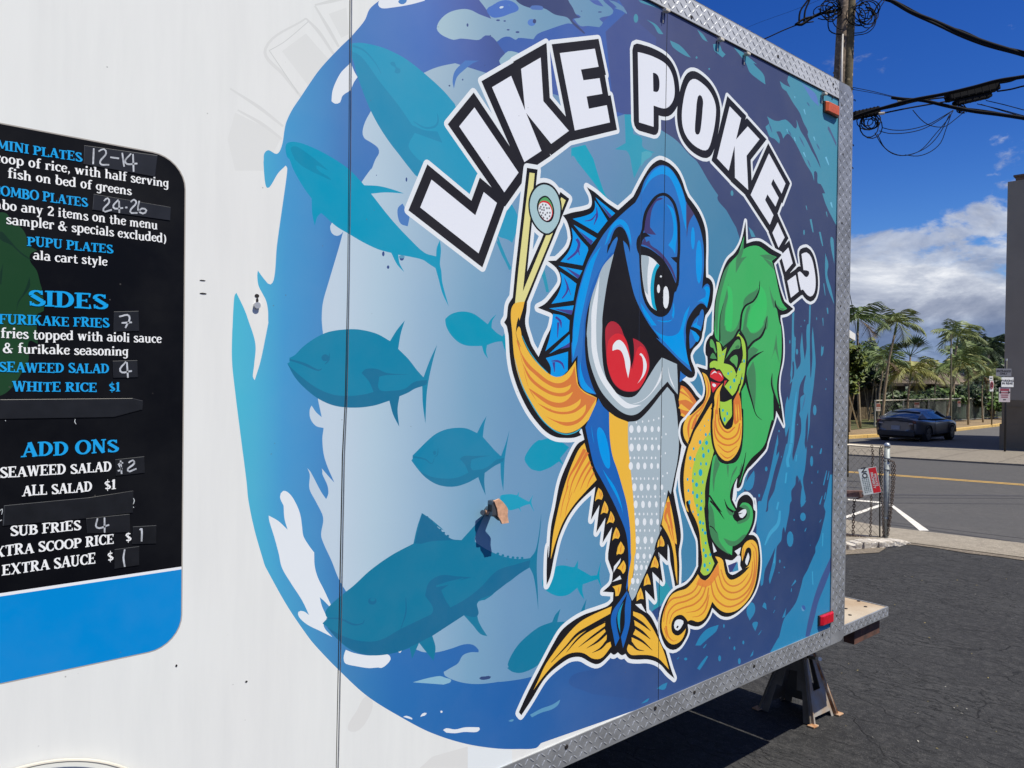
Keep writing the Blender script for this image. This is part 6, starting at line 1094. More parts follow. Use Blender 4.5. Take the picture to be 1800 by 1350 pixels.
face_plate(A_, B_, T_[1], T_[0], True, js2_m, 'side_plate'); face_plate(B_, C_, T_[2], T_[1], True, js_m, 'side_plate'); face_plate(C_, D_, T_[3], T_[2], False, js_m, 'side_plate'); face_plate(D_, A_, T_[0], T_[3], False, js_m, 'side_plate', True)
b_ = MB()
for q0, q1 in ((B_, T_[1]),): b_.tube([q0 + Vector((0, 0, .004)), q1], [.016, .006], 6)
b_.build('rusted_edge', rust_m, stand, smooth=True)
for q in (A_, B_, C_, D_): b_ = MB(); b_.box(q + Vector((0, 0, .006)) + (q - ctr).xy.to_3d().normalized() * .012, (.045, .035, .008), (e1, e2, Vector((0, 0, 1))), bevel=.003); b_.build('foot', rust_m, stand)
b_ = MB(); b_.tube([Vector((ctr.x, ctr.y, topz - .05)), Vector((ctr.x, ctr.y, ZB - .02))], .022, 12); b_.box((ctr.x, ctr.y, ZB - .012), (.1, .06, .02), bevel=.003); b_.build('ratchet_post', js_m, stand)
b_ = MB(); hd_ = (ctr - CAM).dot(fwd); h0 = at(1408, 1153, hd_); h1 = at(1436, 1157.5, hd_ - .16); b_.tube([h0, h1], .0075, 8); b_.build('ratchet_handle', js_m, stand); b_ = MB(); dd_ = (h1 - h0).normalized(); b_.tube([h1, h1 + dd_ * .03], .0095, 8); b_.build('handle_grip', mat('white_grip', rgb((236, 236, 232)), .4), stand)

zd = wall(1487.8, 1100)[1]; tip = wall(1562.5, 1058)[0]; plat = empty('rear_platform', (XR + .3, WY + .8, zd), 'wooden rear deck with a tread-plate edge on a rusty steel beam', 'platform')
ply_m = mat('weathered_plywood', rgb((178, 166, 148)), .85, nscale=3.2, col2=rgb((150, 124, 94)), bump=.25, bscale=30); DW = 2.0
b_ = MB(); b_.box(((XR + tip) / 2 + .004, WY + .012 + DW/2, zd - .010), (tip - XR - .012, DW, .018)); b_.build('deck_board', ply_m, plat)
b_ = MB(); b_.box(((XR + tip)/2 + .002, WY + .006, zd - .020), (tip - XR, .008, .044)); b_.box((tip + .002, WY + .006 + DW/2, zd - .020), (.006, DW, .044)); edge_ = b_.build('tread_edge', plate, plat)
tread(XR + .004, tip, zd - .040, zd - .001, WY + .0018, .022).build('raised_tread', bright, edge_, kind='stuff')
b_ = MB(); xb = wall(1495.5, 1111, WY + .05)[0]; b_.box(((xb + tip)/2 - .005, WY + .06, zd - .085), (tip - xb - .02, .05, .085)); b_.box((tip - .04, WY + DW/2, zd - .085), (.05, DW - .1, .085)); b_.build('steel_beam', mat('rusty_beam', rgb((104, 68, 54)), .85, nscale=14, col2=rgb((66, 50, 44)), bump=.2), plat)
for u_, v_ in ((.83, .05), (.16, .045), (.60, .10), (.97, .12), (.42, .035), (.85, .5)): b_ = MB(); c_ = Vector((XR + (tip - XR) * u_, WY + .03 + v_ * .9, zd)); b_.tube([c_ - Vector((0, 0, .002)), c_ + Vector((0, 0, .0015))], .008, 8); b_.build('bolt_head', scr, plat)

# ------------------------------------------------------------------ gate post, gate, chains, sign
galv = mat('galvanised_steel', rgb((158, 164, 162)), .55, .1, var=.2, nscale=30); chain_m = mat('rusty_chain', rgb((92, 78, 70)), .6, .5, var=.5, nscale=90); wire_m = mat('gate_wire', rgb((120, 116, 108)), .6, .4)
PB = ground(1556.5, 947); PD = (PB - CAM).dot(fwd); pt = at(1558.5, 782, PD); PT = Vector((PB.x + .004, PB.y, pt.z))
gp_ = empty('gate_post', PB, 'galvanised round gate post with domed cap and a chain wrapped round it', 'gate post')
b_ = MB(); b_.tube([PB - Vector((0, 0, .02)), PT], .030, 20); b_.build('post_tube', galv, gp_, smooth=True)
b_ = MB(); R_ = .034; b_.tube([PT + Vector((0, 0, h)) for h in (-.03, .0, .012, .022, .028)], [R_, R_, R_*.85, R_*.5, R_*.1], 18); b_.build('post_cap', mat('cap_metal', rgb((196, 200, 200)), .3, .6), gp_, smooth=True)
for hz in (.86, .74, .22): b_ = MB(); q = PB.lerp(PT, hz); b_.tube([q - Vector((0, 0, .012)), q + Vector((0, 0, .012))], .0335, 18); b_.build('hinge_band', galv, gp_, smooth=True)
gd = -rt2 * 1.0 + fw2 * -.05; gd.normalize()
GA = lambda px, py: at(px, py, PD + (1558 - px) * .0012)
gate = empty('chain_link_gate', GA(1500, 940), 'low chain-link gate of galvanised pipe hanging behind the trailer corner', 'gate')
b_ = MB(); b_.tube([GA(1440, 779), GA(1482, 781.5), GA(1552, 786.5)], .0125, 10); b_.build('top_rail', mat('cream_pipe', rgb((206, 196, 176)), .5, .2), gate, smooth=True)
b_ = MB(); b_.tube([GA(1546.5, 786), GA(1546.5, 944)], .0085, 8); b_.tube([GA(1440, 943), GA(1546.5, 944)], .004, 6); b_.build('gate_stile', mat('dark_pipe', rgb((60, 60, 56)), .6, .3), gate, smooth=True)
b_ = MB(); wy0, wy1 = 790, 943; stp = 12.4
for k_ in range(-16, 18):                                   # woven wires crossing to diamonds
    for s_ in (1, -1):
        x0 = 1440 + k_ * stp; pts = [(x0 + s_ * (y - wy0) * .92, y) for y in (wy0, wy1)]
        (xa, ya), (xb_, yb_) = pts
        def clipx(x, y, xo, yo_, lim):
            return (lim, y + (lim - x) / (xo - x) * (yo_ - y))
        if max(xa, xb_) < 1440 or min(xa, xb_) > 1546: continue
        if xa > 1546: xa, ya = clipx(xa, ya, xb_, yb_, 1546)
        elif xa < 1440: xa, ya = clipx(xa, ya, xb_, yb_, 1440)
        if xb_ > 1546: xb_, yb_ = clipx(xb_, yb_, xa, ya, 1546)
        elif xb_ < 1440: xb_, yb_ = clipx(xb_, yb_, xa, ya, 1440)
        b_.tube([GA(xa, ya) + fw2 * .002 * s_, GA(xb_, yb_) + fw2 * .002 * s_], .0016, 4, caps=False)
b_.build('wire_mesh', wire_m, gate, kind='stuff')
# rusty latch box
b_ = MB(); q = GA(1497, 867); b_.box(q - fw2 * .03, (.20, .03, .075), (rt2, fw2, Vector((0, 0, 1))), bevel=.006); b_.tube([GA(1512, 862), GA(1519, 866), GA(1516, 873), GA(1505, 877)], .01, 6); b_.build('latch_box', mat('maroon_rust', rgb((112, 84, 78)), .7, var=.3, nscale=30), gate)
def chain(name, path, label, r=.0042, link=.034, parent=None):
    pts = [Vector(p) for p in path]; b = MB(); acc = 0; k = 0
    lens = [(pts[i+1] - pts[i]).length for i in range(len(pts)-1)]; tot = sum(lens); d = 0; 
    def pos(s):
        i = 0
        while i < len(lens) - 1 and s > lens[i]: s -= lens[i]; i += 1
        return pts[i].lerp(pts[i+1], min(1, s / lens[i])), (pts[i+1] - pts[i]).normalized()
    while d < tot - link * .5:
        c, t_ = pos(d + link * .45); ref = rt2 if abs(t_.dot(rt2)) < .9 else Vector((0, 0, 1)); a_ = t_.cross(ref).normalized(); o_ = (a_ if k % 2 else a_.cross(t_)); o_ = (o_ * math.cos(.5) + t_.cross(o_) * math.sin(.5)).normalized()
        ring = [c + t_ * (link * .5 * math.sin(2*math.pi*j/10)) + o_ * (link * .3 * math.cos(2*math.pi*j/10)) for j in range(11)]
        b.tube(ring, r, 5, caps=False); d += link * .72; k += 1
    o = b.build(name, chain_m, None, smooth=True, base=pts[0]); tag(o, label, 'chain', 'chains hanging on the gate'); return o
chain('hanging_chain', [GA(1531, 782) - fw2*.02, GA(1533, 800) - fw2*.02, GA(1531.5, 825) - fw2*.02, GA(1530, 880) - fw2*.02, GA(1528.5, 943) - fw2*.02], 'dark rusty chain hanging behind the red and white sign')
chain('hanging_chain', [GA(1547, 783) - fw2*.03, GA(1549, 800) - fw2*.03, GA(1547, 850) - fw2*.03, GA(1549, 900) - fw2*.03, GA(1551, 944) - fw2*.03], 'dark rusty chain hanging close to the left of the gate post')
chain('hanging_chain', [GA(1499, 876) - fw2*.04, GA(1498, 900) - fw2*.04, GA(1496.5, 946) - fw2*.04], 'short heavy chain hanging from the rusty latch box', .0055, .042)
chain('looped_chain', [PB.lerp(PT, .83) - rt2*.036, PB.lerp(PT, .835) - fw2*.036 + rt2*.01, PB.lerp(PT, .83) + rt2*.05 - fw2*.03, PB.lerp(PT, .80) + rt2*.075 - fw2*.03, PB.lerp(PT, .62) + rt2*.072 - fw2*.03, PB.lerp(PT, .42) + rt2*.055 - fw2*.035, PB.lerp(PT, .2) + rt2*.03 - fw2*.04, PB.lerp(PT, .05) + rt2*.005 - fw2*.045], 'rust coloured chain looped over the right side of the gate post')
chain('looped_chain', [PB.lerp(PT, .80) + rt2*.045 - fw2*.035, PB.lerp(PT, .6) + rt2*.048 - fw2*.035, PB.lerp(PT, .4) + rt2*.035 - fw2*.04, PB.lerp(PT, .15) + rt2*.01 - fw2*.04], 'pale steel chain hanging against the right side of the gate post')
chain('bottom_chain', [GA(1440, 934) - fw2*.05, GA(1484, 939) - fw2*.05, GA(1510, 942) - fw2*.05, GA(1530, 947) - fw2*.05, GA(1551, 947) - fw2*.05], 'rusty chain lying along the foot of the chain-link gate', .0055, .04)

def text_mesh(txt, size, mat_, origin, ux, uy, parent, name, align='CENTER', off=.0015, nrm=None, bold=True):
    cu = bpy.data.curves.new('t', 'FONT'); cu.body = txt; cu.size = size; cu.align_x = align; cu.align_y = 'CENTER'; cu.space_line = .9; cu.offset = size * .022 if bold else 0; cu.resolution_u = 3
    ob = bpy.data.objects.new('t', cu); C.objects.link(ob); bpy.context.view_layer.update(); me = bpy.data.meshes.new_from_object(ob.evaluated_get(bpy.context.evaluated_depsgraph_get())); bpy.data.objects.remove(ob)
    nrm = nrm or ux.cross(uy); b = MB(); b.mesh([origin + ux * v.co.x + uy * v.co.y + nrm * off for v in me.vertices], [tuple(p.vertices) for p in me.polygons]); bpy.data.meshes.remove(me)
    return b.build(name, mat_, parent)
SG = [at(1440 + x / 11.25, 740 + y / 11.25, PD - .06) for x, y in ((770, 960), (1120, 900), (1230, 1410), (880, 1470))]   # photographed corners; the plate hangs turned on its side
sc_ = sum(SG, Vector()) / 4; ux = ((SG[3] + SG[2]) / 2 - (SG[0] + SG[1]) / 2); uy = ((SG[1] + SG[2]) / 2 - (SG[0] + SG[3]) / 2); sw, sh_ = ux.length, uy.length; ux.normalize(); uy.normalize(); sn = ux.cross(uy); sn.normalize(); 
if sn.dot(CAM - sc_) < 0: sn = -sn
sign = empty('warning_sign', sc_, 'red and white private property sign hanging sideways on the gate', 'sign')
wpl = mat('sign_white', rgb((206, 212, 210)), .5, var=.1); rpl = mat('sign_red', rgb((196, 26, 36)), .5, var=.15); blk = mat('sign_black', rgb((26, 26, 30)), .6)
b_ = MB(); b_.box(sc_, (sw, sh_, .002), (ux, uy, sn), bevel=0); b_.build('sign_plate', wpl, sign)
b_ = MB(); b_.box(sc_ + uy * sh_ * .27 + sn * .0016, (sw * .96, sh_ * .42, .0006), (ux, uy, sn)); b_.build('red_panel', rpl, sign)
text_mesh('PRIVATE\nPROPERTY', sh_ * .19, wpl, sc_ + uy * sh_ * .26, ux, uy, sign, 'sign_lettering', off=.003, nrm=sn); text_mesh('NO', sh_ * .40, blk, sc_ - uy * sh_ * .22 - ux * sw * .34, ux, uy, sign, 'sign_lettering', off=.003, nrm=sn)
b_ = MB(); sgr = mat('sign_small_print', rgb((110, 126, 126)), .6)
for k_ in range(4):
    for j_ in range(9): wd_ = random.uniform(.03, .055) * sw; b_.box(sc_ + ux * (sw * (-.14 + j_ * .068)) - uy * sh_ * (.06 + k_ * .105) + sn * .0018, (wd_, sh_ * .06, .0005), (ux, uy, sn))
b_.build('small_print', sgr, sign)

# ------------------------------------------------------------------ the dark building at the right, signs in front of it
bld_m = mat('dark_render', rgb((152, 144, 130)), .9, var=.07, nscale=1.2); bld2_m = mat('dark_plinth', rgb((122, 110, 90)), .9, var=.12, nscale=1.5); cap_m = mat('parapet_cap', rgb((96, 80, 70)), .7)
aB = across(1757, 790); lB = along(1757, 790); bz = gz(*roadp(lB, aB).xy)
def bld_along(px, py): d = ray(px, py); t_ = -((CAM - roadp(0, aB)).dot(rn)) / d.dot(rn); q = CAM + d * t_; return (Vector((q.x - yo.x, q.y - yo.y, 0))).dot(rd), q.z
lt, ztop = bld_along(1772.5, 319); lm, zm = bld_along(1764, 600); l2, zst = bld_along(1757, 745); _, zband = bld_along(1780, 703); l3, z3 = bld_along(1780, 306)
bl = empty('dark_building', roadp(lB - 4, aB), 'tall windowless dark grey building in shade at the right edge', 'building')
def slab(nm, a0, a1, c0, c1, z0, z1, m): b = MB(); b.prism([Vector((*roadp(a0, c0).xy, z0)), Vector((*roadp(a1, c0).xy, z0)), Vector((*roadp(a1, c1).xy, z0)), Vector((*roadp(a0, c1).xy, z0))], (0, 0, z1 - z0)); return b.build(nm, m, bl)
lw = (lt + lm) / 2
slab('upper_wall', -30, lw, aB + .05, aB + 14, zband, ztop, bld_m); slab('lower_wall', -30, lw + .05, aB + .04, aB + 14, zst, zband - .0, bld2_m); slab('plinth', -30, l2, aB, aB + 14, bz - .3, zst, bld2_m)
slab('parapet', -30, l3, aB + .5, aB + 13.5, ztop, z3, cap_m); slab('parapet_cap', -30, l3 + .06, aB + .44, aB + 13.56, z3, z3 + .06, cap_m)
slab('string_course', -30, lw + .02, aB + .02, aB + .045, zst + .62, zst + .65, bld2_m)

pole_m = mat('sign_pole_dark', rgb((52, 52, 52)), .6, .3); KK = lambda x, y: (1710 + x / 7.94, 630 + y / 7.94)
SPB = ground(*KK(446, 1312)); SD = (SPB - CAM).dot(fwd); st_ = at(*KK(428, 30), SD)
def flat_sign(root, c0, c1, depth, m, nm, th=.004):
    """rectangular plate between two photographed corners at the given distance"""
    a, c = at(*c0, depth), at(*c1, depth); w_ = abs((c - a).dot(rt2)); h_ = abs(c.z - a.z); ce = (a + c) / 2; b = MB(); b.box(ce, (w_, th, h_), (rt2, fw2, Vector((0, 0, 1)))); return b.build(nm, m, root), ce, w_, h_
UZ = Vector((0, 0, 1)); nF = -fw2
sp = empty('sign_post', SPB, 'dark sign pole in front of the grey building carrying three plates', 'sign post')
b_ = MB(); b_.tube([SPB, Vector((SPB.x, SPB.y, st_.z))], .032, 10); b_.build('pole', pole_m, sp, smooth=True); b_ = MB(); b_.tube([Vector((SPB.x, SPB.y, st_.z)), Vector((SPB.x, SPB.y, st_.z + .06))], .028, 8); b_.build('pole_cap', wpl, sp)
gs_m = mat('sign_grey', rgb((128, 130, 138)), .5); g2_m = mat('sign_shaded_white', rgb((200, 190, 192)), .5); mr_m = mat('sign_maroon', rgb((150, 70, 84)), .5)
o_, ce, w_, h_ = flat_sign(sp, KK(325, 140), KK(537, 250), SD - .10, gs_m, 'entrance_plate'); text_mesh('ENTRANCE\nONLY', h_ * .36, blk, ce, rt2, UZ, o_, 'sign_lettering', off=.006, nrm=nF)
pw_m = mat('sign_bright_white', rgb((246, 248, 246)), .4)
o_, ce, w_, h_ = flat_sign(sp, KK(400, 262), KK(568, 400), SD - .12, pw_m, 'parking_plate'); text_mesh('PARKING\nIN REAR', h_ * .30, blk, ce, rt2, UZ, o_, 'sign_lettering', off=.006, nrm=nF)
o_, ce, w_, h_ = flat_sign(sp, KK(365, 405), KK(520, 610), SD - .10, g2_m, 'notice_plate')
for dy_, hh_, ww_ in ((.34, .16, .8), (.14, .08, .8), (-.02, .07, .66), (-.16, .07, .6), (-.34, .06, .26)): b_ = MB(); b_.box(ce + UZ * h_ * dy_ + nF * .004, (w_ * ww_, .001, h_ * hh_), (rt2, fw2, UZ)); b_.build('notice_print', mr_m if dy_ > -.3 else blk, o_)
for s_ in (-1, 1): b_ = MB(); c_ = ce + rt2 * w_ * .40 * s_ + UZ * h_ * .17 + nF * .006; b_.mesh([c_ + rt2 * s_ * .04, c_ + UZ * .05 - rt2 * s_ * .03, c_ - UZ * .05 - rt2 * s_ * .03], [(0, 1, 2)]); b_.build('tow_arrow', blk, o_)
NPB = ground(*KK(262, 960)); ND = (NPB - CAM).dot(fwd); nt_ = at(*KK(258, 245), ND); op_m = mat('pole_olive', rgb((118, 112, 92)), .7)
np_ = empty('no_parking_post', NPB, 'thin pole beside the yellow kerb with a small red no-parking sign', 'sign post')
b_ = MB(); b_.tube([NPB, Vector((NPB.x, NPB.y, nt_.z))], .045, 8); b_.build('pole', op_m, np_, smooth=True)
o_, ce, w_, h_ = flat_sign(np_, KK(230, 247), KK(280, 305), ND - .07, pw_m, 'upper_plate'); b_ = MB(); b_.box(ce + nF * .006, (w_ * .6, .001, h_ * .2), (rt2, fw2, UZ)); b_.build('plate_print', blk, o_)
o_, ce, w_, h_ = flat_sign(np_, KK(238, 311), KK(288, 461), ND - .07, pw_m, 'lower_plate'); b_ = MB(); rr_ = [ce + UZ * h_ * .08 + nF * .006 + rt2 * w_ * .34 * math.cos(a * .3927) + UZ * h_ * .33 * math.sin(a * .3927) for a in range(17)]; b_.tube(rr_, .02, 4, False); b_.tube([rr_[6], rr_[14]], .02, 4); b_.build('no_parking_symbol', rpl, o_)
b_ = MB(); b_.tube([ce + rt2*(-w_*.08) - UZ*h_*.12 + nF*.01, ce + rt2*(-w_*.08) + UZ*h_*.3 + nF*.01, ce + rt2*w_*.12 + UZ*h_*.26 + nF*.01, ce + rt2*w_*.12 + UZ*h_*.12 + nF*.01, ce - rt2*w_*.06 + UZ*h_*.08 + nF*.01], .014, 4); b_.build('letter_p', blk, o_)
# ------------------------------------------------------------------ fence along the verge
FP = lambda x, y: (1440 + x / 5, 530 + y / 5)
FD0, FD1 = 43.5, 56.0
fence_m = mat('fence_galvanised', rgb((168, 170, 160)), .5, .3); rail_m = mat('fence_rail', rgb((196, 192, 176)), .5, .3)
def fz(p): return gz(p.x, p.y) + .12
fp0, fp1 = at(1537.5, 705, FD0), at(1757, 700, FD1)
fence = empty('chain_link_fence', Vector((fp0.x, fp0.y, fz(fp0))), 'chain-link fence with dark green screening behind the parked car', 'fence')
fdir = (fp1 - fp0).normalized(); FH = 1.52
def fpt(t_, h): p = fp0.lerp(fp1, t_); return Vector((p.x, p.y, fz(p) + h))
fl = (fp1 - fp0).length
def f_t(px):
    best = min(range(401), key=lambda k: abs(((lambda q: (q - CAM).dot(right) / (q - CAM).dot(fwd) * F + W0/2)(fpt(k/400*1.2, 1))) - px)); return best / 400 * 1.2
for px_ in (1538, 1588, 1632, 1668, 1703, 1729, 1753, 1776): t_ = f_t(px_); b_ = MB(); b_.tube([fpt(t_, -.1), fpt(t_, FH + .04)], .05 if px_ == 1538 else .035, 6); b_.build('fence_post', fence_m, fence)
b_ = MB(); b_.tube([fpt(0, FH), fpt(1.2, FH)], .035, 6); b_.build('top_rail', rail_m, fence); b_ = MB(); b_.tube([fpt(0, .08), fpt(1.2, .08)], .02, 5); b_.build('bottom_rail', fence_m, fence)
b_ = MB()
nk = int(fl * 1.2 / .22)
for k_ in range(-8, nk):
    for s_ in (1, -1):
        a_ = k_ * .22; c_ = a_ + s_ * 1.4; lo_, hi_ = (a_, c_)
        if min(a_, c_) < 0 or max(a_, c_) > fl * 1.2: continue
        b_.tube([fpt(a_ / fl, .08), fpt(c_ / fl, FH)], .004, 3, caps=False)
b_.build('wire_mesh', mat('fence_wire', rgb((96, 98, 92)), .6), fence, kind='stuff')
scr_m = node_mat('green_screen', asphalt((38, 56, 46), (26, 40, 34), (56, 74, 62), 0, 2, 20)); scr2_m = node_mat('grey_screen', asphalt((56, 64, 58), (42, 50, 46), (70, 78, 70), 0, 2, 20))
ev = [f_t(p) for p in (1588, 1632, 1668, 1703, 1729, 1753, 1776)]
for k_ in range(len(ev) - 1):
    nn = 10; b_ = MB()
    for j_ in range(nn):
        t0_, t1_ = ev[k_] + (ev[k_+1] - ev[k_]) * (.03 + .94 * j_ / nn), ev[k_] + (ev[k_+1] - ev[k_]) * (.03 + .94 * (j_+1) / nn); w0_, w1_ = math.sin(j_ * 1.3) * .05, math.sin((j_+1) * 1.3) * .05
        o0 = Vector((fdir.y, -fdir.x, 0)) * -1; o0 = o0 if o0.dot(fw2) > 0 else -o0
        b_.face([fpt(t0_, .15) + o0 * (.1 + w0_), fpt(t1_, .15) + o0 * (.1 + w1_), fpt(t1_, FH - .12 - abs(w1_)) + o0 * (.1 + w1_), fpt(t0_, FH - .12 - abs(w0_)) + o0 * (.1 + w0_)])
    b_.build('privacy_screen', scr_m if k_ > 1 else scr2_m, fence)
fs_m = mat('fence_sign_red', rgb((150, 92, 78)), .6); fsw = mat('fence_sign_white', rgb((206, 200, 192)), .6)
for i, (x0, y0, x1, y1, lab) in enumerate(((500, 895, 538, 962, 'notice plate on the fence post left of the car'), (836, 885, 880, 932, 'notice plate on the fence above the car roof'), (1215, 872, 1243, 925, 'notice plate on the fence right of the car'))):
    t_ = f_t(FP((x0 + x1) / 2, 0)[0]); q = fpt(t_, 1); dep = (q - CAM).dot(fwd) - .12; a, c = at(*FP(x0, y0), dep), at(*FP(x1, y1), dep); ce = (a + c) / 2; w_ = abs((c - a).dot(rt2)); h_ = abs(c.z - a.z)
    r_ = empty('fence_notice', ce, lab, 'sign', 'notices on the fence'); b_ = MB(); b_.box(ce, (w_, .01, h_), (rt2, fw2, UZ)); b_.build('notice_plate', fsw, r_); b_ = MB(); b_.box(ce + UZ * h_ * .24 + nF * .008, (w_ * .9, .006, h_ * .42), (rt2, fw2, UZ)); b_.box(ce - UZ * h_ * .2 + nF * .008, (w_ * .7, .006, h_ * .06), (rt2, fw2, UZ)); b_.build('notice_print', fs_m, r_)

# ------------------------------------------------------------------ parked coupe
cpt = ground(1607, 774); cD = 32.0; hd = math.atan2(705, 1330) + math.radians(20)
cf = fw2 * math.cos(hd) + rt2 * math.sin(hd); cr_ = fw2 * -math.sin(hd) + rt2 * math.cos(hd); CO = fw2 * 33.2 + rt2 * (33.2 * (1614 - 900) / 1330); CO.z = gz(CO.x, CO.y) + .01
car = empty('parked_coupe', CO, 'dark grey-blue coupe seen from behind, waiting in the side street', 'car')
def cp(x, y, z): return CO + cf * x + cr_ * y + UZ * z
body_m = mat('car_paint', rgb((104, 106, 112)), .28, .4, spec=.6, var=.08, coat=.6); glass_m = mat('car_glass', (.05, .065, .085), .05, spec=.9, var=.05); blackp = mat('car_black_plastic', (.015, .015, .017), .5); lamp_m = mat('tail_lamp', rgb((92, 18, 24)), .2, spec=.7); lampw = mat('reverse_lamp', rgb((190, 186, 190)), .2)
# (x from rear, half width, sill z, shoulder z, deck z)
st_c = [(-2.38, .70, .42, .80, .93), (-2.30, .86, .30, .84, 1.00), (-1.95, .93, .26, .86, 1.03), (-1.4, .96, .24, .84, 1.02), (-.7, .95, .22, .80, .98), (0, .93, .21, .80, .96), (.7, .93, .21, .82, .96), (1.3, .95, .22, .84, .94), (1.9, .94, .24, .80, .86), (2.25, .86, .28, .70, .76), (2.40, .68, .36, .58, .64)]
b_ = MB(); n_ = 11
vs = []
for x, w, zs_, zh, zd_ in st_c:
    prof = [(-w*.9, zs_), (-w*.985, zs_ + .12), (-w, (zs_ + zh)/2), (-w*.985, zh), (-w*.9, zd_ - .02), (0, zd_ + .02), (w*.9, zd_ - .02), (w*.985, zh), (w, (zs_ + zh)/2), (w*.985, zs_ + .12), (w*.9, zs_)]
    vs += [cp(x, y, z) for y, z in prof]
fs = [(i*n_+k, i*n_+k+1, (i+1)*n_+k+1, (i+1)*n_+k) for i in range(len(st_c)-1) for k in range(n_-1)] + [tuple(range(n_)), tuple((len(st_c)-1)*n_+k for k in range(n_-1, -1, -1))] + [(i*n_, (i+1)*n_, (i+1)*n_+n_-1, i*n_+n_-1) for i in range(len(st_c)-1)]
b_.mesh(vs, fs); bod = b_.build('body', body_m, car, smooth=True)
md = bod.modifiers.new('sub', 'SUBSURF'); md.levels = md.render_levels = 2
# greenhouse: glass loft with roof skin over it
gh_ = [(-1.95, .80, 1.0, .70, 1.03), (-1.25, .82, .98, .60, 1.27), (-.7, .84, .97, .58, 1.34), (0, .84, .96, .57, 1.35), (.45, .83, .96, .60, 1.28), (1.15, .80, .95, .70, .99)]
b_ = MB(); vs = []
for x, wb, zb_, wt_, zt_ in gh_: vs += [cp(x, -wb, zb_), cp(x, -wt_, zt_ - .04), cp(x, 0, zt_), cp(x, wt_, zt_ - .04), cp(x, wb, zb_)]
b_.mesh(vs, [(i*5+k, i*5+k+1, (i+1)*5+k+1, (i+1)*5+k) for i in range(len(gh_)-1) for k in range(4) if not (k in (0, 3) and i < 2)]); b_.build('window_glass', glass_m, car, smooth=True)
b_ = MB(); b_.mesh(vs, [(i*5+k, i*5+k+1, (i+1)*5+k+1, (i+1)*5+k) for i in range(2) for k in (0, 3)]); b_.build('rear_quarter', body_m, car)
b_ = MB(); vs = []
rf = [(-1.30, .60, 1.262), (-1.1, .60, 1.305), (-.7, .585, 1.352), (0, .575, 1.362), (.42, .60, 1.296)]
for x, w, z in rf: vs += [cp(x, -w, z - .055), cp(x, -w*.9, z - .008), cp(x, 0, z + .02), cp(x, w*.9, z - .008), cp(x, w, z - .055)]
b_.mesh(vs, [(i*5+k, i*5+k+1, (i+1)*5+k+1, (i+1)*5+k) for i in range(len(rf)-1) for k in range(4)]); b_.build('roof', body_m, car, smooth=True)
for s_ in (-1, 1):
    b_ = MB(); b_.tube([cp(-1.98, s_*.77, 1.0), cp(-1.27, s_*.61, 1.262)], .022, 6); b_.build('rear_pillar', body_m, car, smooth=True)
    b_ = MB(); b_.tube([cp(.43, s_*.61, 1.27), cp(1.15, s_*.75, .98)], .03, 6); b_.build('front_pillar', body_m, car)
    b_ = MB(); b_.box(cp(.75, s_*1.0, 1.0), (.16, .18, .12), (cf, cr_, UZ), bevel=.03); b_.build('door_mirror', body_m, car)
    b_ = MB(); b_.box(cp(-2.345, s_*.58, .865), (.06, .42, .12), (cf, cr_, UZ), bevel=.025); b_.build('tail_lamp', lamp_m, car); b_ = MB(); b_.box(cp(-2.385, s_*.60, .80), (.03, .16, .03), (cf, cr_, UZ)); b_.build('reverse_lamp', lampw, car)
    for wx in (-1.42, 1.38):
        b_ = MB(); c0 = cp(wx, s_*.70, .34); ax_ = cr_ * s_; nn = 24; prof = ((.0, .24), (.22, .245), (.31, .25), (.345, .22), (.35, .0), (.31, -.02), (0, -.02)); vs, fs = [], []
        for r_, dy in prof: vs += [c0 + ax_ * dy + cf * r_ * math.cos(2*math.pi*k/nn) + UZ * r_ * math.sin(2*math.pi*k/nn) for k in range(nn)]
        for i in range(len(prof)-1): fs += [(i*nn+k, i*nn+(k+1) % nn, (i+1)*nn+(k+1) % nn, (i+1)*nn+k) for k in range(nn)]
        b_.mesh(vs, fs); wl = b_.build('wheel', tyre, car, smooth=True); b_ = MB(); b_.tube([c0 + ax_*.245, c0 + ax_*.262], [.24, .22], 20)
        b_.build('rim', mat('rim_dark', rgb((120, 122, 128)), .3, .7), wl); b_ = MB()
        for q in range(5): a_ = q * 1.2566; e_ = cf * math.cos(a_) + UZ * math.sin(a_); e2_ = cf * math.cos(a_+.5) + UZ * math.sin(a_+.5); b_.mesh([c0 + ax_*.264 + e_*.06, c0 + ax_*.264 + e_*.2, c0 + ax_*.264 + e2_*.2], [(0, 1, 2)])
        b_.build('rim_opening', blackp, wl)
        b_ = MB(); arc_ = [c0 + ax_ * .262 + cf * .40 * math.cos(a) + UZ * .40 * math.sin(a) for a in [math.pi * k / 12 for k in range(13)]]; b_.tube(arc_, .022, 6); b_.build('wheel_arch', blackp, car)
b_ = MB(); b_.box(cp(-2.37, 0, .38), (.06, 1.5, .24), (cf, cr_, UZ), bevel=.04); b_.build('rear_bumper', blackp, car)
b_ = MB(); b_.box(cp(-2.405, 0, .62), (.02, .34, .17), (cf, cr_, UZ)); b_.build('number_plate', mat('plate_grey', rgb((150, 156, 166)), .4), car)
b_ = MB(); b_.box(cp(-2.28, 0, 1.015), (.10, 1.5, .025), (cf, cr_, UZ), bevel=.01); b_.build('spoiler', body_m, car); b_ = MB(); b_.box(cp(-.0, 0, .19), (4.0, 1.6, .06), (cf, cr_, UZ)); b_.build('underbody', blackp, car)
b_ = MB()
for s_ in (-1, 1): b_.tube([cp(.95, s_*.948, .32), cp(.98, s_*.952, .60), cp(1.0, s_*.93, .9)], .008, 4); b_.tube([cp(-.62, s_*.962, .30), cp(-.66, s_*.962, .60), cp(-.6, s_*.93, .93)], .008, 4)
b_.build('door_gap', blackp, car)

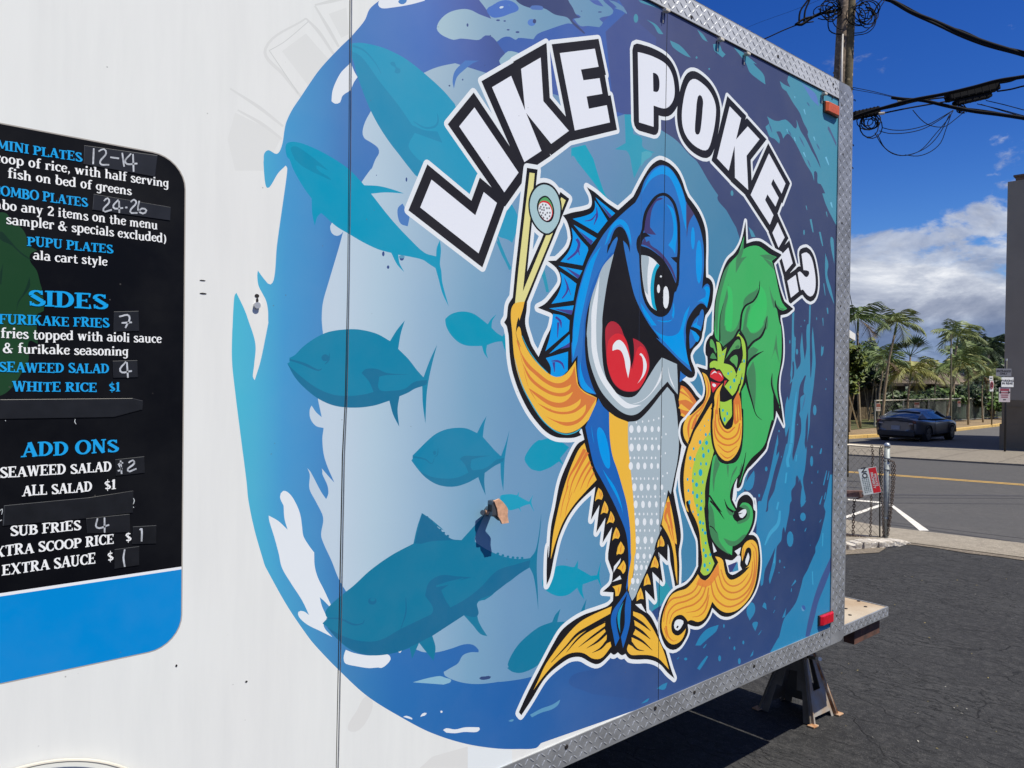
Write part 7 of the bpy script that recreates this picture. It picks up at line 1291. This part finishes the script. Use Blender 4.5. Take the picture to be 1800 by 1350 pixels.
# ------------------------------------------------------------------ houses behind the trees
roof_m = node_mat('brown_shingle', asphalt((104, 92, 80), (80, 70, 60), (120, 108, 94), 0, 2, 14)); wall_m = node_mat('weathered_boards', asphalt((92, 80, 64), (70, 60, 48), (108, 96, 78), 0, 2, 10)); win_m = mat('dark_window', (.02, .022, .026), .2); trim_m = mat('dark_trim', rgb((58, 50, 42)), .7)
def G3(px, py, d): return at(px, py, d)
def house(name, lab, px0, px1, d0, d1, eave_y, ridge_y, dep, wins=()):
    e0, e1_ = G3(px0, eave_y[0], d0), G3(px1, eave_y[1], d1); dx = (e1_ - e0); dx.z = 0; ln_ = dx.length; dx.normalize(); dn_ = Vector((-dx.y, dx.x, 0)); dn_ = dn_ if dn_.dot(fw2) > 0 else -dn_
    ez = (e0.z + e1_.z) / 2; b0 = Vector((e0.x, e0.y, fz(e0) - .2)); r0 = G3((px0 + px1)/2, ridge_y, (d0 + d1)/2 + dep/2).z
    h = empty(name, b0, lab, 'house'); P_ = lambda a, c, z: Vector((e0.x, e0.y, 0)) + dx * a + dn_ * c + UZ * z
    nb = max(6, int(ln_ / .6))
    for i in range(nb): b_ = MB(); a0, a1 = ln_ * i / nb, ln_ * (i+1) / nb - .04; b_.box((P_((a0 + a1)/2, .02, (ez + b0.z)/2)), (a1 - a0, .05, ez - b0.z), (dx, dn_, UZ)); b_.build('wall_board', wall_m, h)
    b_ = MB(); b_.box(P_(ln_/2, dep/2 + .1, (ez + b0.z)/2), (ln_, dep, ez - b0.z), (dx, dn_, UZ)); b_.build('wall', trim_m, h)
    ov = .7; b_ = MB(); ra, rb_ = P_(ln_*.22, dep/2, r0), P_(ln_*.78, dep/2, r0); c4 = [P_(-ov, -ov, ez - .15), P_(ln_ + ov, -ov, ez - .15), P_(ln_ + ov, dep + ov, ez - .15), P_(-ov, dep + ov, ez - .15)]
    b_.mesh(c4 + [ra, rb_], [(0, 1, 5, 4), (1, 2, 5), (2, 3, 4, 5), (3, 0, 4), (3, 2, 1, 0)]); b_.build('roof', roof_m, h)
    b_ = MB(); b_.box((c4[0] + c4[1])/2 - UZ*.1, (ln_ + 2*ov, .05, .2), (dx, dn_, UZ)); b_.build('fascia', trim_m, h)
    for u0, u1, z0, z1 in wins: b_ = MB(); b_.box(P_(ln_*(u0+u1)/2, -.03, b0.z + (ez-b0.z)*(z0+z1)/2), (ln_*(u1-u0), .06, (ez-b0.z)*(z1-z0)), (dx, dn_, UZ)); f_ = b_.build('window', win_m, h); b_ = MB(); b_.box(P_(ln_*(u0+u1)/2, -.07, b0.z + (ez-b0.z)*(z0+z1)/2), (.06, .03, (ez-b0.z)*(z1-z0)), (dx, dn_, UZ)); b_.build('frame', trim_m, f_)
    return h
house('bungalow', 'brown hip-roofed timber house behind the left palms', 1470, 1592, 50, 54, (670, 668), 626, 9, ((.52, .72, .3, .85), (.12, .3, .3, .85)))
house('bungalow', 'long low brown house roof behind the palms on the right', 1640, 1730, 58, 62, (672, 672), 636, 8, ((.3, .6, .3, .8),))
house('bungalow', 'small grey-brown roof between the two timber houses', 1590, 1655, 66, 68, (666, 666), 637, 7)
# white-edged carport roof by the trailer corner
cr0 = [G3(*FP(200, 205), 34), G3(*FP(318, 285), 40.6), G3(*FP(318, 345), 40.6), G3(*FP(200, 300), 34)]
cp_ = empty('carport', Vector((cr0[1].x, cr0[1].y, fz(cr0[1]))), 'carport with a bright white roof edge just right of the trailer corner', 'carport')
lf = (cr0[0] - cr0[1]); lf.z = 0; lf.normalize(); b_ = MB(); far_ = lf * 9 + UZ * 0; pr_ = [cr0[1], cr0[1] + lf * 9, ]; 
b_.prism([cr0[1], pr_[1], pr_[1] - UZ * (cr0[1].z - cr0[2].z), cr0[2]], -rt2 * .12); b_.build('fascia', mat('white_fascia', rgb((240, 240, 240)), .5), cp_)
b_ = MB(); b_.prism([cr0[1] - rt2*.12, pr_[1] - rt2*.12, pr_[1] - rt2 * 7, cr0[1] - rt2 * 7], UZ * -.25); b_.build('roof', trim_m, cp_)
for a_ in (.8, 4.5, 8.5): b_ = MB(); q = cr0[2] + lf * a_ - rt2 * .4; b_.tube([Vector((q.x, q.y, fz(q))), q + UZ * .1], .07, 8); b_.build('carport_post', trim_m, cp_)
b_ = MB(); q = cr0[2] - rt2 * 3 + lf * 4; b_.box((q.x, q.y, (q.z + fz(q))/2), (8, .1, q.z - fz(q)), (lf, lf.cross(UZ), UZ)); b_.build('back_wall', trim_m, cp_)

# ------------------------------------------------------------------ palms and shrubs
def leaf_mat(name, c, c2): return mat(name, rgb(c), .55, var=.3, nscale=2.5, col2=rgb(c2), spec=.35)
pf = [leaf_mat('palm_frond', (112, 130, 74), (70, 90, 52)), leaf_mat('palm_frond_pale', (146, 154, 100), (98, 114, 68)), leaf_mat('palm_frond_dark', (66, 86, 54), (42, 60, 40)), leaf_mat('palm_frond_yellow', (160, 158, 92), (112, 120, 66))]
bark_m = mat('palm_bark', rgb((150, 136, 112)), .9, var=.35, nscale=6, bump=.3, bscale=12); crown_m = mat('crown_shaft', rgb((104, 120, 70)), .6); brown_f = leaf_mat('dead_frond', (112, 92, 62), (80, 62, 42))
def frond(b, o, az, el, L_, droop, rnd, wl=.45, mi=0):
    h = Vector((math.cos(az), math.sin(az), 0)); p = Vector(o); d = h * math.cos(el) + UZ * math.sin(el); n = 12; pts = [p.copy()]
    for i in range(n):
        el2 = el - droop * ((i + 1) / n) ** 1.3; d = h * math.cos(el2) + UZ * math.sin(el2); p = p + d * (L_ / n); pts.append(p.copy())
    side = Vector((-h.y, h.x, 0))
    for i in range(n): q0, q1 = pts[i], pts[i+1]; b.face([q0 - side*.02, q0 + side*.02, q1 + side*.015, q1 - side*.015], mi)
    for i in range(1, n + 1):
        for s in (0, .5):
            if i == n and s: continue
            c = pts[i].lerp(pts[min(n, i+1)], s); t = (i + s) / n; ll = wl * L_ * (math.sin(math.pi * min(1, t * .82 + .16)) ** .7) * rnd.uniform(.8, 1.1); dr = (pts[i] - pts[i-1]).normalized()
            for sg in (-1, 1):
                e = (side * sg * .8 + dr * .55 - UZ * rnd.uniform(.15, .75)).normalized() * ll; w = dr * .026 * L_ / 2.0
                b.mesh([c - w, c + w, c + e * .6 + w * .6 - UZ * .03, c + e - UZ * ll * .18], [(0, 1, 2, 3)], mi)
def palm(name, lab, base_px, pts_px, crown_px, D, fr=14, L_=2.0, m=0, seed=1, tr=.13, grp='palms in the garden behind the fence', fan=False, shaft=True, elr=(-.3, 1.35)):
    rnd = random.Random(seed); tr *= .6; fr = max(8, int(fr * .72)); P0 = at(*base_px, D); P0.z = fz(P0); r_ = empty(name, P0, lab, 'palm tree', grp)
    tp = [P0] + [at(x, y, D) for x, y in pts_px] + [at(*crown_px, D)]; nt_ = len(tp); b = MB()
    sm = []; 
    for i in range(nt_ - 1):
        for k in range(4): sm.append(tp[i].lerp(tp[i+1], k/4))
    sm.append(tp[-1]); b.tube(sm, [tr * (1.15 - .45 * i / len(sm)) * (1 + .06 * (i % 2)) for i in range(len(sm))], 8); b.build('trunk', bark_m, r_, smooth=True)
    top = tp[-1]
    if shaft: b = MB(); dd = (tp[-1] - tp[-2]).normalized(); b.tube([top - dd * .1, top + dd * .35, top + dd * .75], [tr*.75, tr*.95, tr*.4], 8); b.build('crown_shaft', crown_m, r_, smooth=True); top = top + dd * .6
    if fan:
        for k in range(fr):
            b = MB(); az = rnd.uniform(0, 6.283); el = rnd.uniform(-.2, 1.1); h = Vector((math.cos(az)*math.cos(el), math.sin(az)*math.cos(el), math.sin(el))); c = top + h * L_ * .55; b.tube([top, c], .025, 4); sd = h.cross(UZ).normalized(); u2 = sd.cross(h)
            for j in range(13):
                a = -1.25 + 2.5 * j / 12; dr = h * math.cos(a) + sd * math.sin(a) + u2 * .15 * math.cos(a*2) - UZ * .12; b.mesh([c, c + dr * L_ * .32 + sd * .07, c + dr * L_ * .55, c + dr * L_ * .32 - sd * .07], [(0, 1, 2, 3)])
            b.build('fan_leaf', pf[m], r_)
    else:
        for k in range(fr):
            b = MB(); az = k * 2.399 + rnd.uniform(-.25, .25); el = elr[0] + (elr[1] - elr[0]) * ((k + .5) / fr) ** .8; frond(b, top, az, el, L_ * rnd.uniform(.85, 1.1), rnd.uniform(1.0, 1.7), rnd); b.build('frond', brown_f if k == 0 and rnd.random() < .5 else pf[m], r_)
    return r_
palm('palm_tree', 'tall palm nearest the trailer corner with a straight thin trunk', (1512, 745), [(1509, 690), (1507, 630)], (1508, 580), 42, 15, 1.9, 0, 3, .12)
palm('palm_tree', 'leaning palm with a pale feathery crown, second from the trailer', (1550, 712), [(1556, 680), (1563, 630)], (1573, 586), 43, 15, 1.75, 1, 5, .13)
palm('palm_tree', 'curved thin palm trunk just left of the leaning palm', (1543, 728), [(1546, 690)], (1552, 650), 45, 11, 1.5, 0, 8, .1)
palm('fan_palm', 'dark fan palm standing behind the leaning palm', (1600, 720), [(1600, 680)], (1600, 626), 60, 14, 2.0, 2, 11, .15, fan=True, shaft=False)
palm('palm_tree', 'palm with drooping crown rising beside the tall thin post', (1678, 730), [(1676, 690), (1676, 640)], (1682, 606), 52, 14, 2.1, 1, 13, .14)
palm('palm_tree', 'small dark palm near the dark building, slightly behind', (1704, 730), [(1702, 680)], (1700, 640), 54, 13, 2.0, 0, 17, .12)
palm('palm_tree', 'dark crowned palm standing closest to the dark building', (1738, 728), [(1737, 680)], (1738, 622), 62, 16, 2.5, 2, 19, .16, elr=(-.5, 1.3))
palm('palm_tree', 'bushy palm behind the no-parking post', (1722, 730), [(1724, 700)], (1724, 630), 66, 16, 2.7, 2, 23, .16, elr=(-.5, 1.3))
palm('palm_tree', 'short arching palm in front of the brown roof with yellow fronds', (1594, 730), [(1596, 700)], (1600, 668), 46, 16, 2.0, 3, 29, .11, elr=(-.4, 1.2))
palm('palm_tree', 'low bushy palm left of the leaning trunk, at the roof eave', (1541, 730), [(1540, 690)], (1539, 640), 50, 14, 1.7, 0, 31, .1)
palm('palm_tree', 'young palm with pale trunk below the right brown roof', (1702, 735), [(1703, 700)], (1702, 660), 47, 13, 1.4, 3, 37, .09)
palm('palm_tree', 'small palm in the gap between the two brown roofs', (1640, 730), [(1642, 695)], (1646, 668), 50, 14, 1.9, 1, 41, .1, elr=(-.4, 1.2))
palm('palm_tree', 'thin palm stem directly in front of the timber house wall', (1572, 730), [(1570, 700)], (1566, 664), 47, 10, 1.5, 0, 43, .07)
palm('palm_tree', 'thin stemmed palm rising over the middle of the fence', (1662, 735), [(1672, 690)], (1684, 654), 46, 12, 1.6, 0, 47, .08)
palm('palm_tree', 'narrow palm between the no-parking post and the fence end', (1728, 735), [(1726, 705)], (1727, 676), 50, 12, 1.6, 1, 53, .08)
def shrub(lab, px, py, D, rx, rz, n, m, seed, ls=.16, cat='shrub', name='shrub'):
    rnd = random.Random(seed); c = at(px, py, D); b0 = Vector((c.x, c.y, fz(c))); r_ = empty(name, b0, lab, cat, 'shrubs behind the fence'); b = MB()
    lobes = [(rnd.uniform(-.6, .6) * rx, rnd.uniform(-.6, .6) * rx, rnd.uniform(-.35, .55) * rz, rnd.uniform(.35, .6)) for _ in range(9)]
    for _ in range(n):
        lx_, ly_, lz_, lr = rnd.choice(lobes); d = Vector((rnd.gauss(0, 1), rnd.gauss(0, 1), rnd.gauss(0, 1))).normalized(); q = c + Vector((lx_, ly_, lz_)) + Vector((d.x * rx, d.y * rx, d.z * rz)) * lr * rnd.uniform(.6, 1.05)
        if q.z < b0.z: continue
        a = Vector((rnd.gauss(0, 1), rnd.gauss(0, 1), rnd.gauss(0, .6))).normalized(); e = a.orthogonal().normalized(); s = ls * rnd.uniform(.6, 1.5); b.face([q - a*s, q + e*s*.45, q + a*s, q - e*s*.45], rnd.choice((0, 0, 1)))
    b.build('foliage', m, r_); b = MB()
    for k in range(4): t = c + Vector((rnd.uniform(-.4, .4) * rx, rnd.uniform(-.4, .4) * rx, 0)); b.tube([b0 + Vector((rnd.uniform(-.1, .1), rnd.uniform(-.1, .1), 0)), (b0 + t) / 2 + Vector((rnd.uniform(-.1, .1), 0, 0)), t], [.05, .035, .015], 5)
    b.build('stem', bark_m, r_)
lm = [leaf_mat('leaf_yellowgreen', (112, 120, 44), (74, 90, 34)), leaf_mat('leaf_mid', (70, 92, 40), (46, 66, 30)), leaf_mat('leaf_deep', (40, 60, 32), (26, 42, 24)), leaf_mat('leaf_bright', (96, 126, 52), (64, 92, 40))]
for a in (('yellow-green leafy shrub beside the trailer corner', 1494, 650, 38, 1.0, 1.7, 1500, [lm[0], lm[1]], 61), ('tall shrub under the tallest palm', 1512, 632, 52, 1.2, 1.6, 1200, [lm[1], lm[0]], 62),
          ('rounded shrub by the left fence post', 1528, 664, 50, 1.1, 1.2, 800, [lm[2], lm[1]], 63), ('dense green shrub behind the car roof', 1606, 704, 50, 1.5, .75, 1100, [lm[1], lm[2]], 64), ('deep green shrub in front of the second house', 1640, 706, 52, 1.4, .75, 1000, [lm[2], lm[1]], 65),
          ('light green shrub over the middle fence post', 1668, 702, 52, 1.2, .8, 1000, [lm[3], lm[1]], 66), ('shrub under the drooping palm crown', 1700, 700, 54, 1.4, .9, 1300, [lm[2], lm[1]], 67), ('dark shrub left of the no-parking post', 1724, 694, 56, 1.4, 1.1, 1300, [lm[2], lm[1]], 68),
          ('dark shrub against the dark building', 1748, 676, 60, 1.7, 2.0, 1600, [lm[2], lm[1]], 69), ('bright green shrub low at the fence end', 1745, 706, 55, 1.3, .9, 900, [lm[3], lm[1]], 70), ('dark hedge-like shrub behind the left end of the fence', 1572, 700, 57, 1.5, 1.0, 1100, [lm[2], lm[2]], 72), ('dark shrub filling the gap behind the drooping palm', 1684, 690, 60, 1.6, 1.1, 1200, [lm[2], lm[2]], 73), ('broad dark shrub low behind the middle screens', 1650, 706, 58, 2.0, .8, 1200, [lm[2], lm[1]], 74), ('dark shrub behind the bright one at the fence end', 1736, 690, 62, 1.8, 1.3, 1300, [lm[2], lm[2]], 75), ('low shrub at the foot of the timber house', 1560, 720, 46, 1.0, .6, 500, [lm[2], lm[1]], 71)): shrub(*a)
for a in (('dark tree above the right brown roof', 1708, 632, 78, 3.0, 2.2, 1800, [lm[2], lm[1]], 82, .3, 'tree', 'tree'), ('dark tree beside the top of the leaning palm', 1530, 640, 74, 2.6, 1.8, 1400, [lm[2], lm[0]], 83, .28, 'tree', 'tree'), ('dark tree at the far right by the building', 1748, 630, 84, 2.8, 2.6, 1700, [lm[2], lm[1]], 84, .3, 'tree', 'tree')): shrub(*a)
# distant band of trees, one mass
rnd = random.Random(5); b_ = MB()
for _ in range(5000):
    px_ = rnd.uniform(1380, 1900); D_f = rnd.uniform(120, 150); hz_ = 3.5 + 1.6 * math.sin(px_ * .045) + 1.2 * math.sin(px_ * .13 + 1); q = at(px_, 671, D_f); q.z = -1.2 + hz_ * rnd.random() ** .7
    a = Vector((rnd.gauss(0, 1), rnd.gauss(0, 1), rnd.gauss(0, 1))).normalized(); e = a.orthogonal().normalized(); s = rnd.uniform(.4, .8); b_.face([q - a*s, q + e*s*.6, q + a*s, q - e*s*.6], rnd.choice((0, 1)))
o_ = b_.build('distant_trees', [lm[2], lm[1]], kind='stuff'); tag(o_, 'dark band of far trees behind the houses', 'trees')
# far ridge under the cloud
b_ = MB(); hp = []
for k_ in range(61): px_ = 1200 + k_ * 14; q = at(px_, 671, 2600); q.z = 26 + 40 * max(0, math.sin((k_ - 8) * .07)) + 7 * math.sin(k_ * .6) + 3 * math.sin(k_ * 1.7); hp.append(q)
for a, c in zip(hp[:-1], hp[1:]): b_.face([Vector((a.x, a.y, -40)), Vector((c.x, c.y, -40)), c, a]); b_.face([a, c, c + fw2 * 900 - UZ * 60, a + fw2 * 900 - UZ * 60])
b_.build('hills', mat('hazed_ridge', rgb((84, 104, 132)), .95), kind='structure')  # distance haze is put into the ridge's blue colour

# ------------------------------------------------------------------ utility pole, guy wire, overhead cables
wood_m = node_mat('pole_wood', asphalt((112, 98, 84), (72, 62, 50), (136, 120, 104), 0, 4, 30)); moss_m = node_mat('mossy_pole', asphalt((96, 88, 66), (58, 56, 40), (136, 122, 96), 0, 6, 20)); cab = mat('cable_black', rgb((20, 20, 23)), .8, spec=.15)
UD = 16.0; up_ = empty('utility_pole', Vector((*at(1478, 760, UD).xy, gz(*at(1478, 760, UD).xy))), 'weathered wooden utility pole behind the trailer corner', 'utility pole')
def toground(px, D): q = at(px, 760, D); q.z = gz(q.x, q.y); return q
b_ = MB(); b_.tube([toground(1463, UD), at(1468, 300, UD), at(1476, 120, UD), at(1486, -60, UD), at(1494, -300, UD)], [.125, .12, .115, .11, .10], 12); b_.build('pole', wood_m, up_, smooth=True)
b_ = MB(); b_.tube([toground(1482, UD), at(1484.5, 300, UD), at(1489.5, 133, UD), at(1495, 0, UD), at(1503, -250, UD)], [.125, .115, .11, .105, .10], 12); b_.build('pole', moss_m, up_, smooth=True)
b_ = MB(); b_.tube([toground(1471, UD - .16), at(1478.5, 145, UD - .18), at(1481.5, 60, UD - .18)], [.03, .03, .015], 8); b_.build('conduit', mat('grey_conduit', rgb((176, 172, 166)), .5), up_, smooth=True)
b_ = MB(); q = at(1478, -60, UD - .1); b_.box(q, (2.2, .1, .12), (rd, rn, UZ)); b_.build('cross_arm', wood_m, up_)
for px, py in ((1496, 156), (1500, 176), (1497, 255), (1496, 295)): b_ = MB(); b_.tube([at(px - 4, py, UD - .1), at(px + 3, py - .5, UD - .12), at(px + 3.5, py + 2, UD - .12)], .012, 5); b_.build('pole_step', cab, up_)
A1 = lambda s_: [(1400 + float(a.split(',')[0]) / 4.5, float(a.split(',')[1]) / 4.5) for a in s_.split()]
def cable(pts, r, lab, D0=UD, D1=None, name='overhead_cable', grp='cables on the utility pole'):
    D1 = D1 or D0; q = spline([(x, y, False) for x, y in pts], False, 6); n = len(q); b = MB(); w = [at(p[0], p[1], D0 + (D1 - D0) * i / (n - 1)) for i, p in enumerate(q)]
    b.tube(w, r, 6); o = b.build(name, cab, None, smooth=True, base=w[0]); tag(o, lab, 'cable', grp); return o
cable(A1('690,-10 780,18 900,90 1100,170 1300,258 1500,336 1800,430 2600,690'), .036, 'thick upper cable descending to the right of the pole', UD, 12)
cable(A1('700,-14 780,30 900,100 1100,190 1300,284 1500,358 1800,440 2600,720'), .026, 'thinner strand twisted beneath the thick upper cable', UD, 12)
cable(A1('720,-14 800,16 950,96 1150,196 1320,246 1550,350 1800,408 2600,650'), .014, 'thinnest strand along the thick upper cable', UD, 12)
cable(A1('420,940 560,890 700,850 900,795 1180,742 1400,690 1590,640 1800,606 2500,480'), .034, 'main span carrying both splice closures', UD, 13)
cable(A1('640,905 760,880 900,852 1190,802'), .016, 'short span below the left splice closure'); cable(A1('650,870 800,838 950,800 1190,768'), .016, 'short span between the two splice closures')
cable(A1('755,772 850,785 1000,795 1200,840 1400,880 1600,905 1800,935 2500,1050'), .034, 'lower span falling away to the right', UD, 13); cable(A1('1250,850 1450,870 1640,902 1800,945 2500,1075'), .016, 'thin strand under the lower right span', 15, 13)
cable(A1('440,690 600,722 770,764 840,775'), .007, 'thin wire from the pole down to the crossing'); cable(A1('440,706 620,738 770,770'), .006, 'second thin wire just under the first one at the pole')
cable(A1('1590,660 1700,640 1800,600 2500,470'), .018, 'upper tail of the right splice closure', 15, 13); cable(A1('1590,722 1700,705 1800,680 2500,560'), .016, 'lower tail of the right splice closure', 15, 13)
for i, s_ in enumerate(('1500,795 1650,830 1800,870 2500,1040', '1460,825 1640,880 1800,925 2500,1120', '1430,822 1600,862 1800,916 2500,1090')): cable(A1(s_), .008, ('topmost thin wire leaving the right closure', 'lowest thin wire leaving the right closure', 'middle thin wire leaving the right closure')[i], 15, 13)
for i, s_ in enumerate(('680,1010 760,1028 880,1026 1040,985 1160,920 1240,872', '655,1035 730,1055 860,1052 1000,1020 1130,950 1235,875', '620,1050 680,1150 760,1215 860,1230 980,1190 1100,1060 1200,940 1240,875', '640,1060 700,1170 800,1225 900,1222 1030,1165 1130,1060 1215,900', '860,1225 960,1234 1060,1200 1140,1130 1180,1030 1225,900', '920,870 980,940 1040,985 1120,1005 1180,998 1260,940 1330,882')):
    cable(A1(s_), .0085, ('shallowest slack loop hanging between the closures', 'second shallow slack loop between the closures', 'deepest slack loop hanging under the span', 'deep slack loop just inside the deepest one', 'slack loop curling up at the lower right', 'slack loop crossing from upper left to the right closure')[i], name='slack_cable', grp='slack loops under the span')
rnd = random.Random(3)
def coil(cx, cy, r0, n, lab, D=UD, rx=1., name='cable_coil'):
    b = MB()
    root = empty(name, at(cx, cy, D), lab, 'cable coil')
    for k in range(n):
        a0 = rnd.uniform(0, 6.28); rr = r0 * rnd.uniform(.45, 1.05); ox, oy = rnd.uniform(-.35, .35) * r0, rnd.uniform(-.35, .35) * r0; sx, sy = rnd.uniform(.7, 1.1) * rx, rnd.uniform(.6, 1.1); pts = [at(cx + ox + rr * sx * math.cos(a0 + t * .45), cy + oy + rr * sy * math.sin(a0 + t * .45), D + .05 * math.sin(t + k)) for t in range(14)]
        b = MB(); b.tube(pts, .011, 5); b.build('cable_turn', cab, root, smooth=True)
coil(1529, 217, 19, 9, 'tangled coil of cable hanging under the left splice closure'); coil(1518, 22, 26, 9, 'loops of cable gathered right of the pole top', UD - .2); coil(1457, 20, 25, 7, 'loops of cable gathered left of the pole top', UD - .2); coil(1690, 192, 12, 4, 'small coil under the right splice closure', 15)
for i, s_ in enumerate(('0,190 40,195 90,160 180,110 290,92 360,60', '-10,196 60,150 150,128 250,80 300,40', '20,185 30,90 90,0 120,-60', '60,170 70,80 100,10 120,-60', '260,90 250,170 260,240 310,268 370,270', '280,110 290,180 330,225 380,235', '460,280 560,260 620,200 640,100 700,0', '460,262 540,250 610,180 620,90 680,-10', '470,170 540,175 600,120 640,40 700,-20', '300,-20 330,40 260,90 170,70', '480,-20 560,60 560,140 480,160')):
    cable(A1(s_), (.03, .024, .02, .02, .012, .009, .009, .009, .009, .009, .009)[i], ('thick bundle reaching the pole from the left', 'upper strand of the left bundle', 'left strand rising steeply out of the picture', 'inner strand rising steeply beside it', 'wide drooping loop left of the pole', 'narrow drooping loop left of the pole', 'wide drooping loop right of the pole', 'loop just inside the wide one on the right', 'short loop right of the pole top', 'curl of cable crossing above the left bundle', 'small curl hugging the right of the pole')[i], UD - .15, name='pole_cable')
cable([(1300, 84), (1342, 69), (1380, 52), (1407, 42), (1430, 38)], .012, 'cable coming over the trailer roof to the pole'); cable([(1200, 110), (1310, 50), (1400, 16), (1470, -12)], .004, 'hair-thin wire above the trailer roof', 30, 20)
def closure(name, lab, quad, D, th):
    q = [at(*A1(s_)[0], D) for s_ in quad]; c = sum(q, Vector()) / 4; ux_ = ((q[1] + q[2]) / 2 - (q[0] + q[3]) / 2); l_ = ux_.length; ux_.normalize(); uy_ = UZ - ux_ * UZ.dot(ux_); uy_.normalize(); h_ = ((q[0] - q[3]).length + (q[1] - q[2]).length) / 2; n_ = ux_.cross(uy_)
    r_ = empty(name, c, lab, 'splice box', 'splice closures'); b = MB(); b.box(c, (l_, h_, th), (ux_, uy_, n_), bevel=h_ * .18); b.build('housing', cab, r_, smooth=False)
    b = MB()
    for k in range(7): b.box(c + ux_ * l_ * (-.42 + k * .14), (.02, h_ * 1.03, th * 1.03), (ux_, uy_, n_), bevel=.004)
    b.build('rib', cab, r_, kind='stuff'); b = MB(); b.tube([c - ux_ * l_ * .55, c - ux_ * l_ * .48], [.02, h_ * .3], 8); b.build('end_cap', cab, r_); b = MB(); b.tube([c + ux_ * l_ * .48, c + ux_ * l_ * .55], [h_ * .3, .02], 8); b.build('end_cap', cab, r_)
closure('splice_closure', 'smaller black splice closure beside the utility pole', ('440,892', '655,842', '650,905', '450,945'), UD, .16)
closure('splice_closure', 'large black splice closure on the span right of the pole', ('1190,742', '1590,655', '1590,716', '1190,806'), 15, .2); closure('splice_closure', 'black closure slung directly under the large one', ('1245,800', '1532,735', '1532,772', '1250,838'), 15, .14)
b_ = MB(); b_.tube([at(*A1('755,772')[0], UD), at(*A1('800,778')[0], UD)], .02, 6); o_ = b_.build('cable_clamp', cab, None, base=at(*A1('755,772')[0], UD)); tag(o_, 'cable clamp where two spans cross', 'clamp')
b_ = MB(); b_.tube([at(*A1('800,795')[0], UD - .05), at(*A1('880,797')[0], UD - .05)], .025, 6); o_ = b_.build('cable_tag', wpl, None, base=at(*A1('800,795')[0], UD)); tag(o_, 'small white tag on the crossing cables', 'tag')
b_ = MB(); b_.tube([at(*A1('405,890')[0], UD - .1), at(*A1('440,905')[0], UD - .1)], .03, 6); b_.tube([at(*A1('650,900')[0], UD - .1), at(*A1('695,895')[0], UD - .1)], .028, 6); b_.build('insulator', mat('insulator_pale', rgb((180, 172, 160)), .4), up_)
b_ = MB(); w = [at(1480, 440, 17), at(1490, 500, 22), at(1501, 552, 27), at(1512, 640, 34)]; b_.tube(w, .012, 5); o_ = b_.build('guy_wire', cab, None, base=w[0]); tag(o_, 'thin guy wire running down in front of the first palm', 'wire')
b_ = MB(); w = [at(1470, 620, 33), at(1483, 664, 33.5), at(1509, 752, 36)]; b_.tube(w, .035, 6); o_ = b_.build('guy_guard', rail_m, None, base=w[2]); tag(o_, 'pale slanting guy-wire guard left of the fence', 'pole')
b_ = MB(); w = [Vector((*at(1671.5, 760, 45).xy, fz(at(1671, 760, 45)))), at(1672, 588, 45)]; b_.tube(w, .045, 6); pg = empty('marker_post', w[0], 'tall thin post with a white top behind the fence', 'post'); b_.build('post', op_m, pg); b_ = MB(); b_.tube([at(1672, 622, 45), at(1672, 612, 45)], .06, 6); b_.build('white_band', wpl, pg)
b_ = MB(); q = at(*FP(1402, 828), 55); b_.box(q, (.62 * 1.0, .05, .36), (rt2, fw2, UZ)); pg = empty('grey_panel', q, 'plain grey board showing above the fence near the dark building', 'board'); b_.build('board', gs_m, pg); b_ = MB(); b_.tube([Vector((q.x, q.y, fz(q))), q], .03, 6); b_.build('board_post', fence_m, pg)

# ------------------------------------------------------------------ litter on the lot
litm = [mat('dry_leaf', rgb((150, 136, 84)), .8, var=.3), mat('paper_scrap', rgb((196, 192, 182)), .8)]
rnd = random.Random(9); b_ = MB(); spots = [(1590, 1014), (1603, 1015), (1717, 1030), (1496, 1005), (1626, 1096), (1683, 1021), (1789, 1027), (1737, 1193), (1736, 1195), (1677, 1246), (1683, 1243), (1508, 1180), (1614, 1256), (1631, 1235), (1487, 1278), (1614, 1305), (1700, 1298), (1751, 1288), (1690, 1256), (1480, 1185)] + [(rnd.uniform(1490, 1800), rnd.uniform(990, 1345)) for _ in range(16)]
for i, (x, y) in enumerate(spots):
    g = ground(x, y); a = rnd.uniform(0, 6.28); s = rnd.uniform(.004, .011) if i > 5 else rnd.uniform(.008, .02); u1, v1 = Vector((math.cos(a), math.sin(a), 0)) * s, Vector((-math.sin(a), math.cos(a), 0)) * s * .35
    b_.face([g - u1 + UZ*.006, g + v1 + UZ*.009, g + u1 + UZ*.005, g - v1 + UZ*.007], 1 if i % 3 == 0 else 0)
o_ = b_.build('leaf_litter', litm, kind='stuff'); tag(o_, 'small dry leaves and scraps scattered on the asphalt', 'litter')
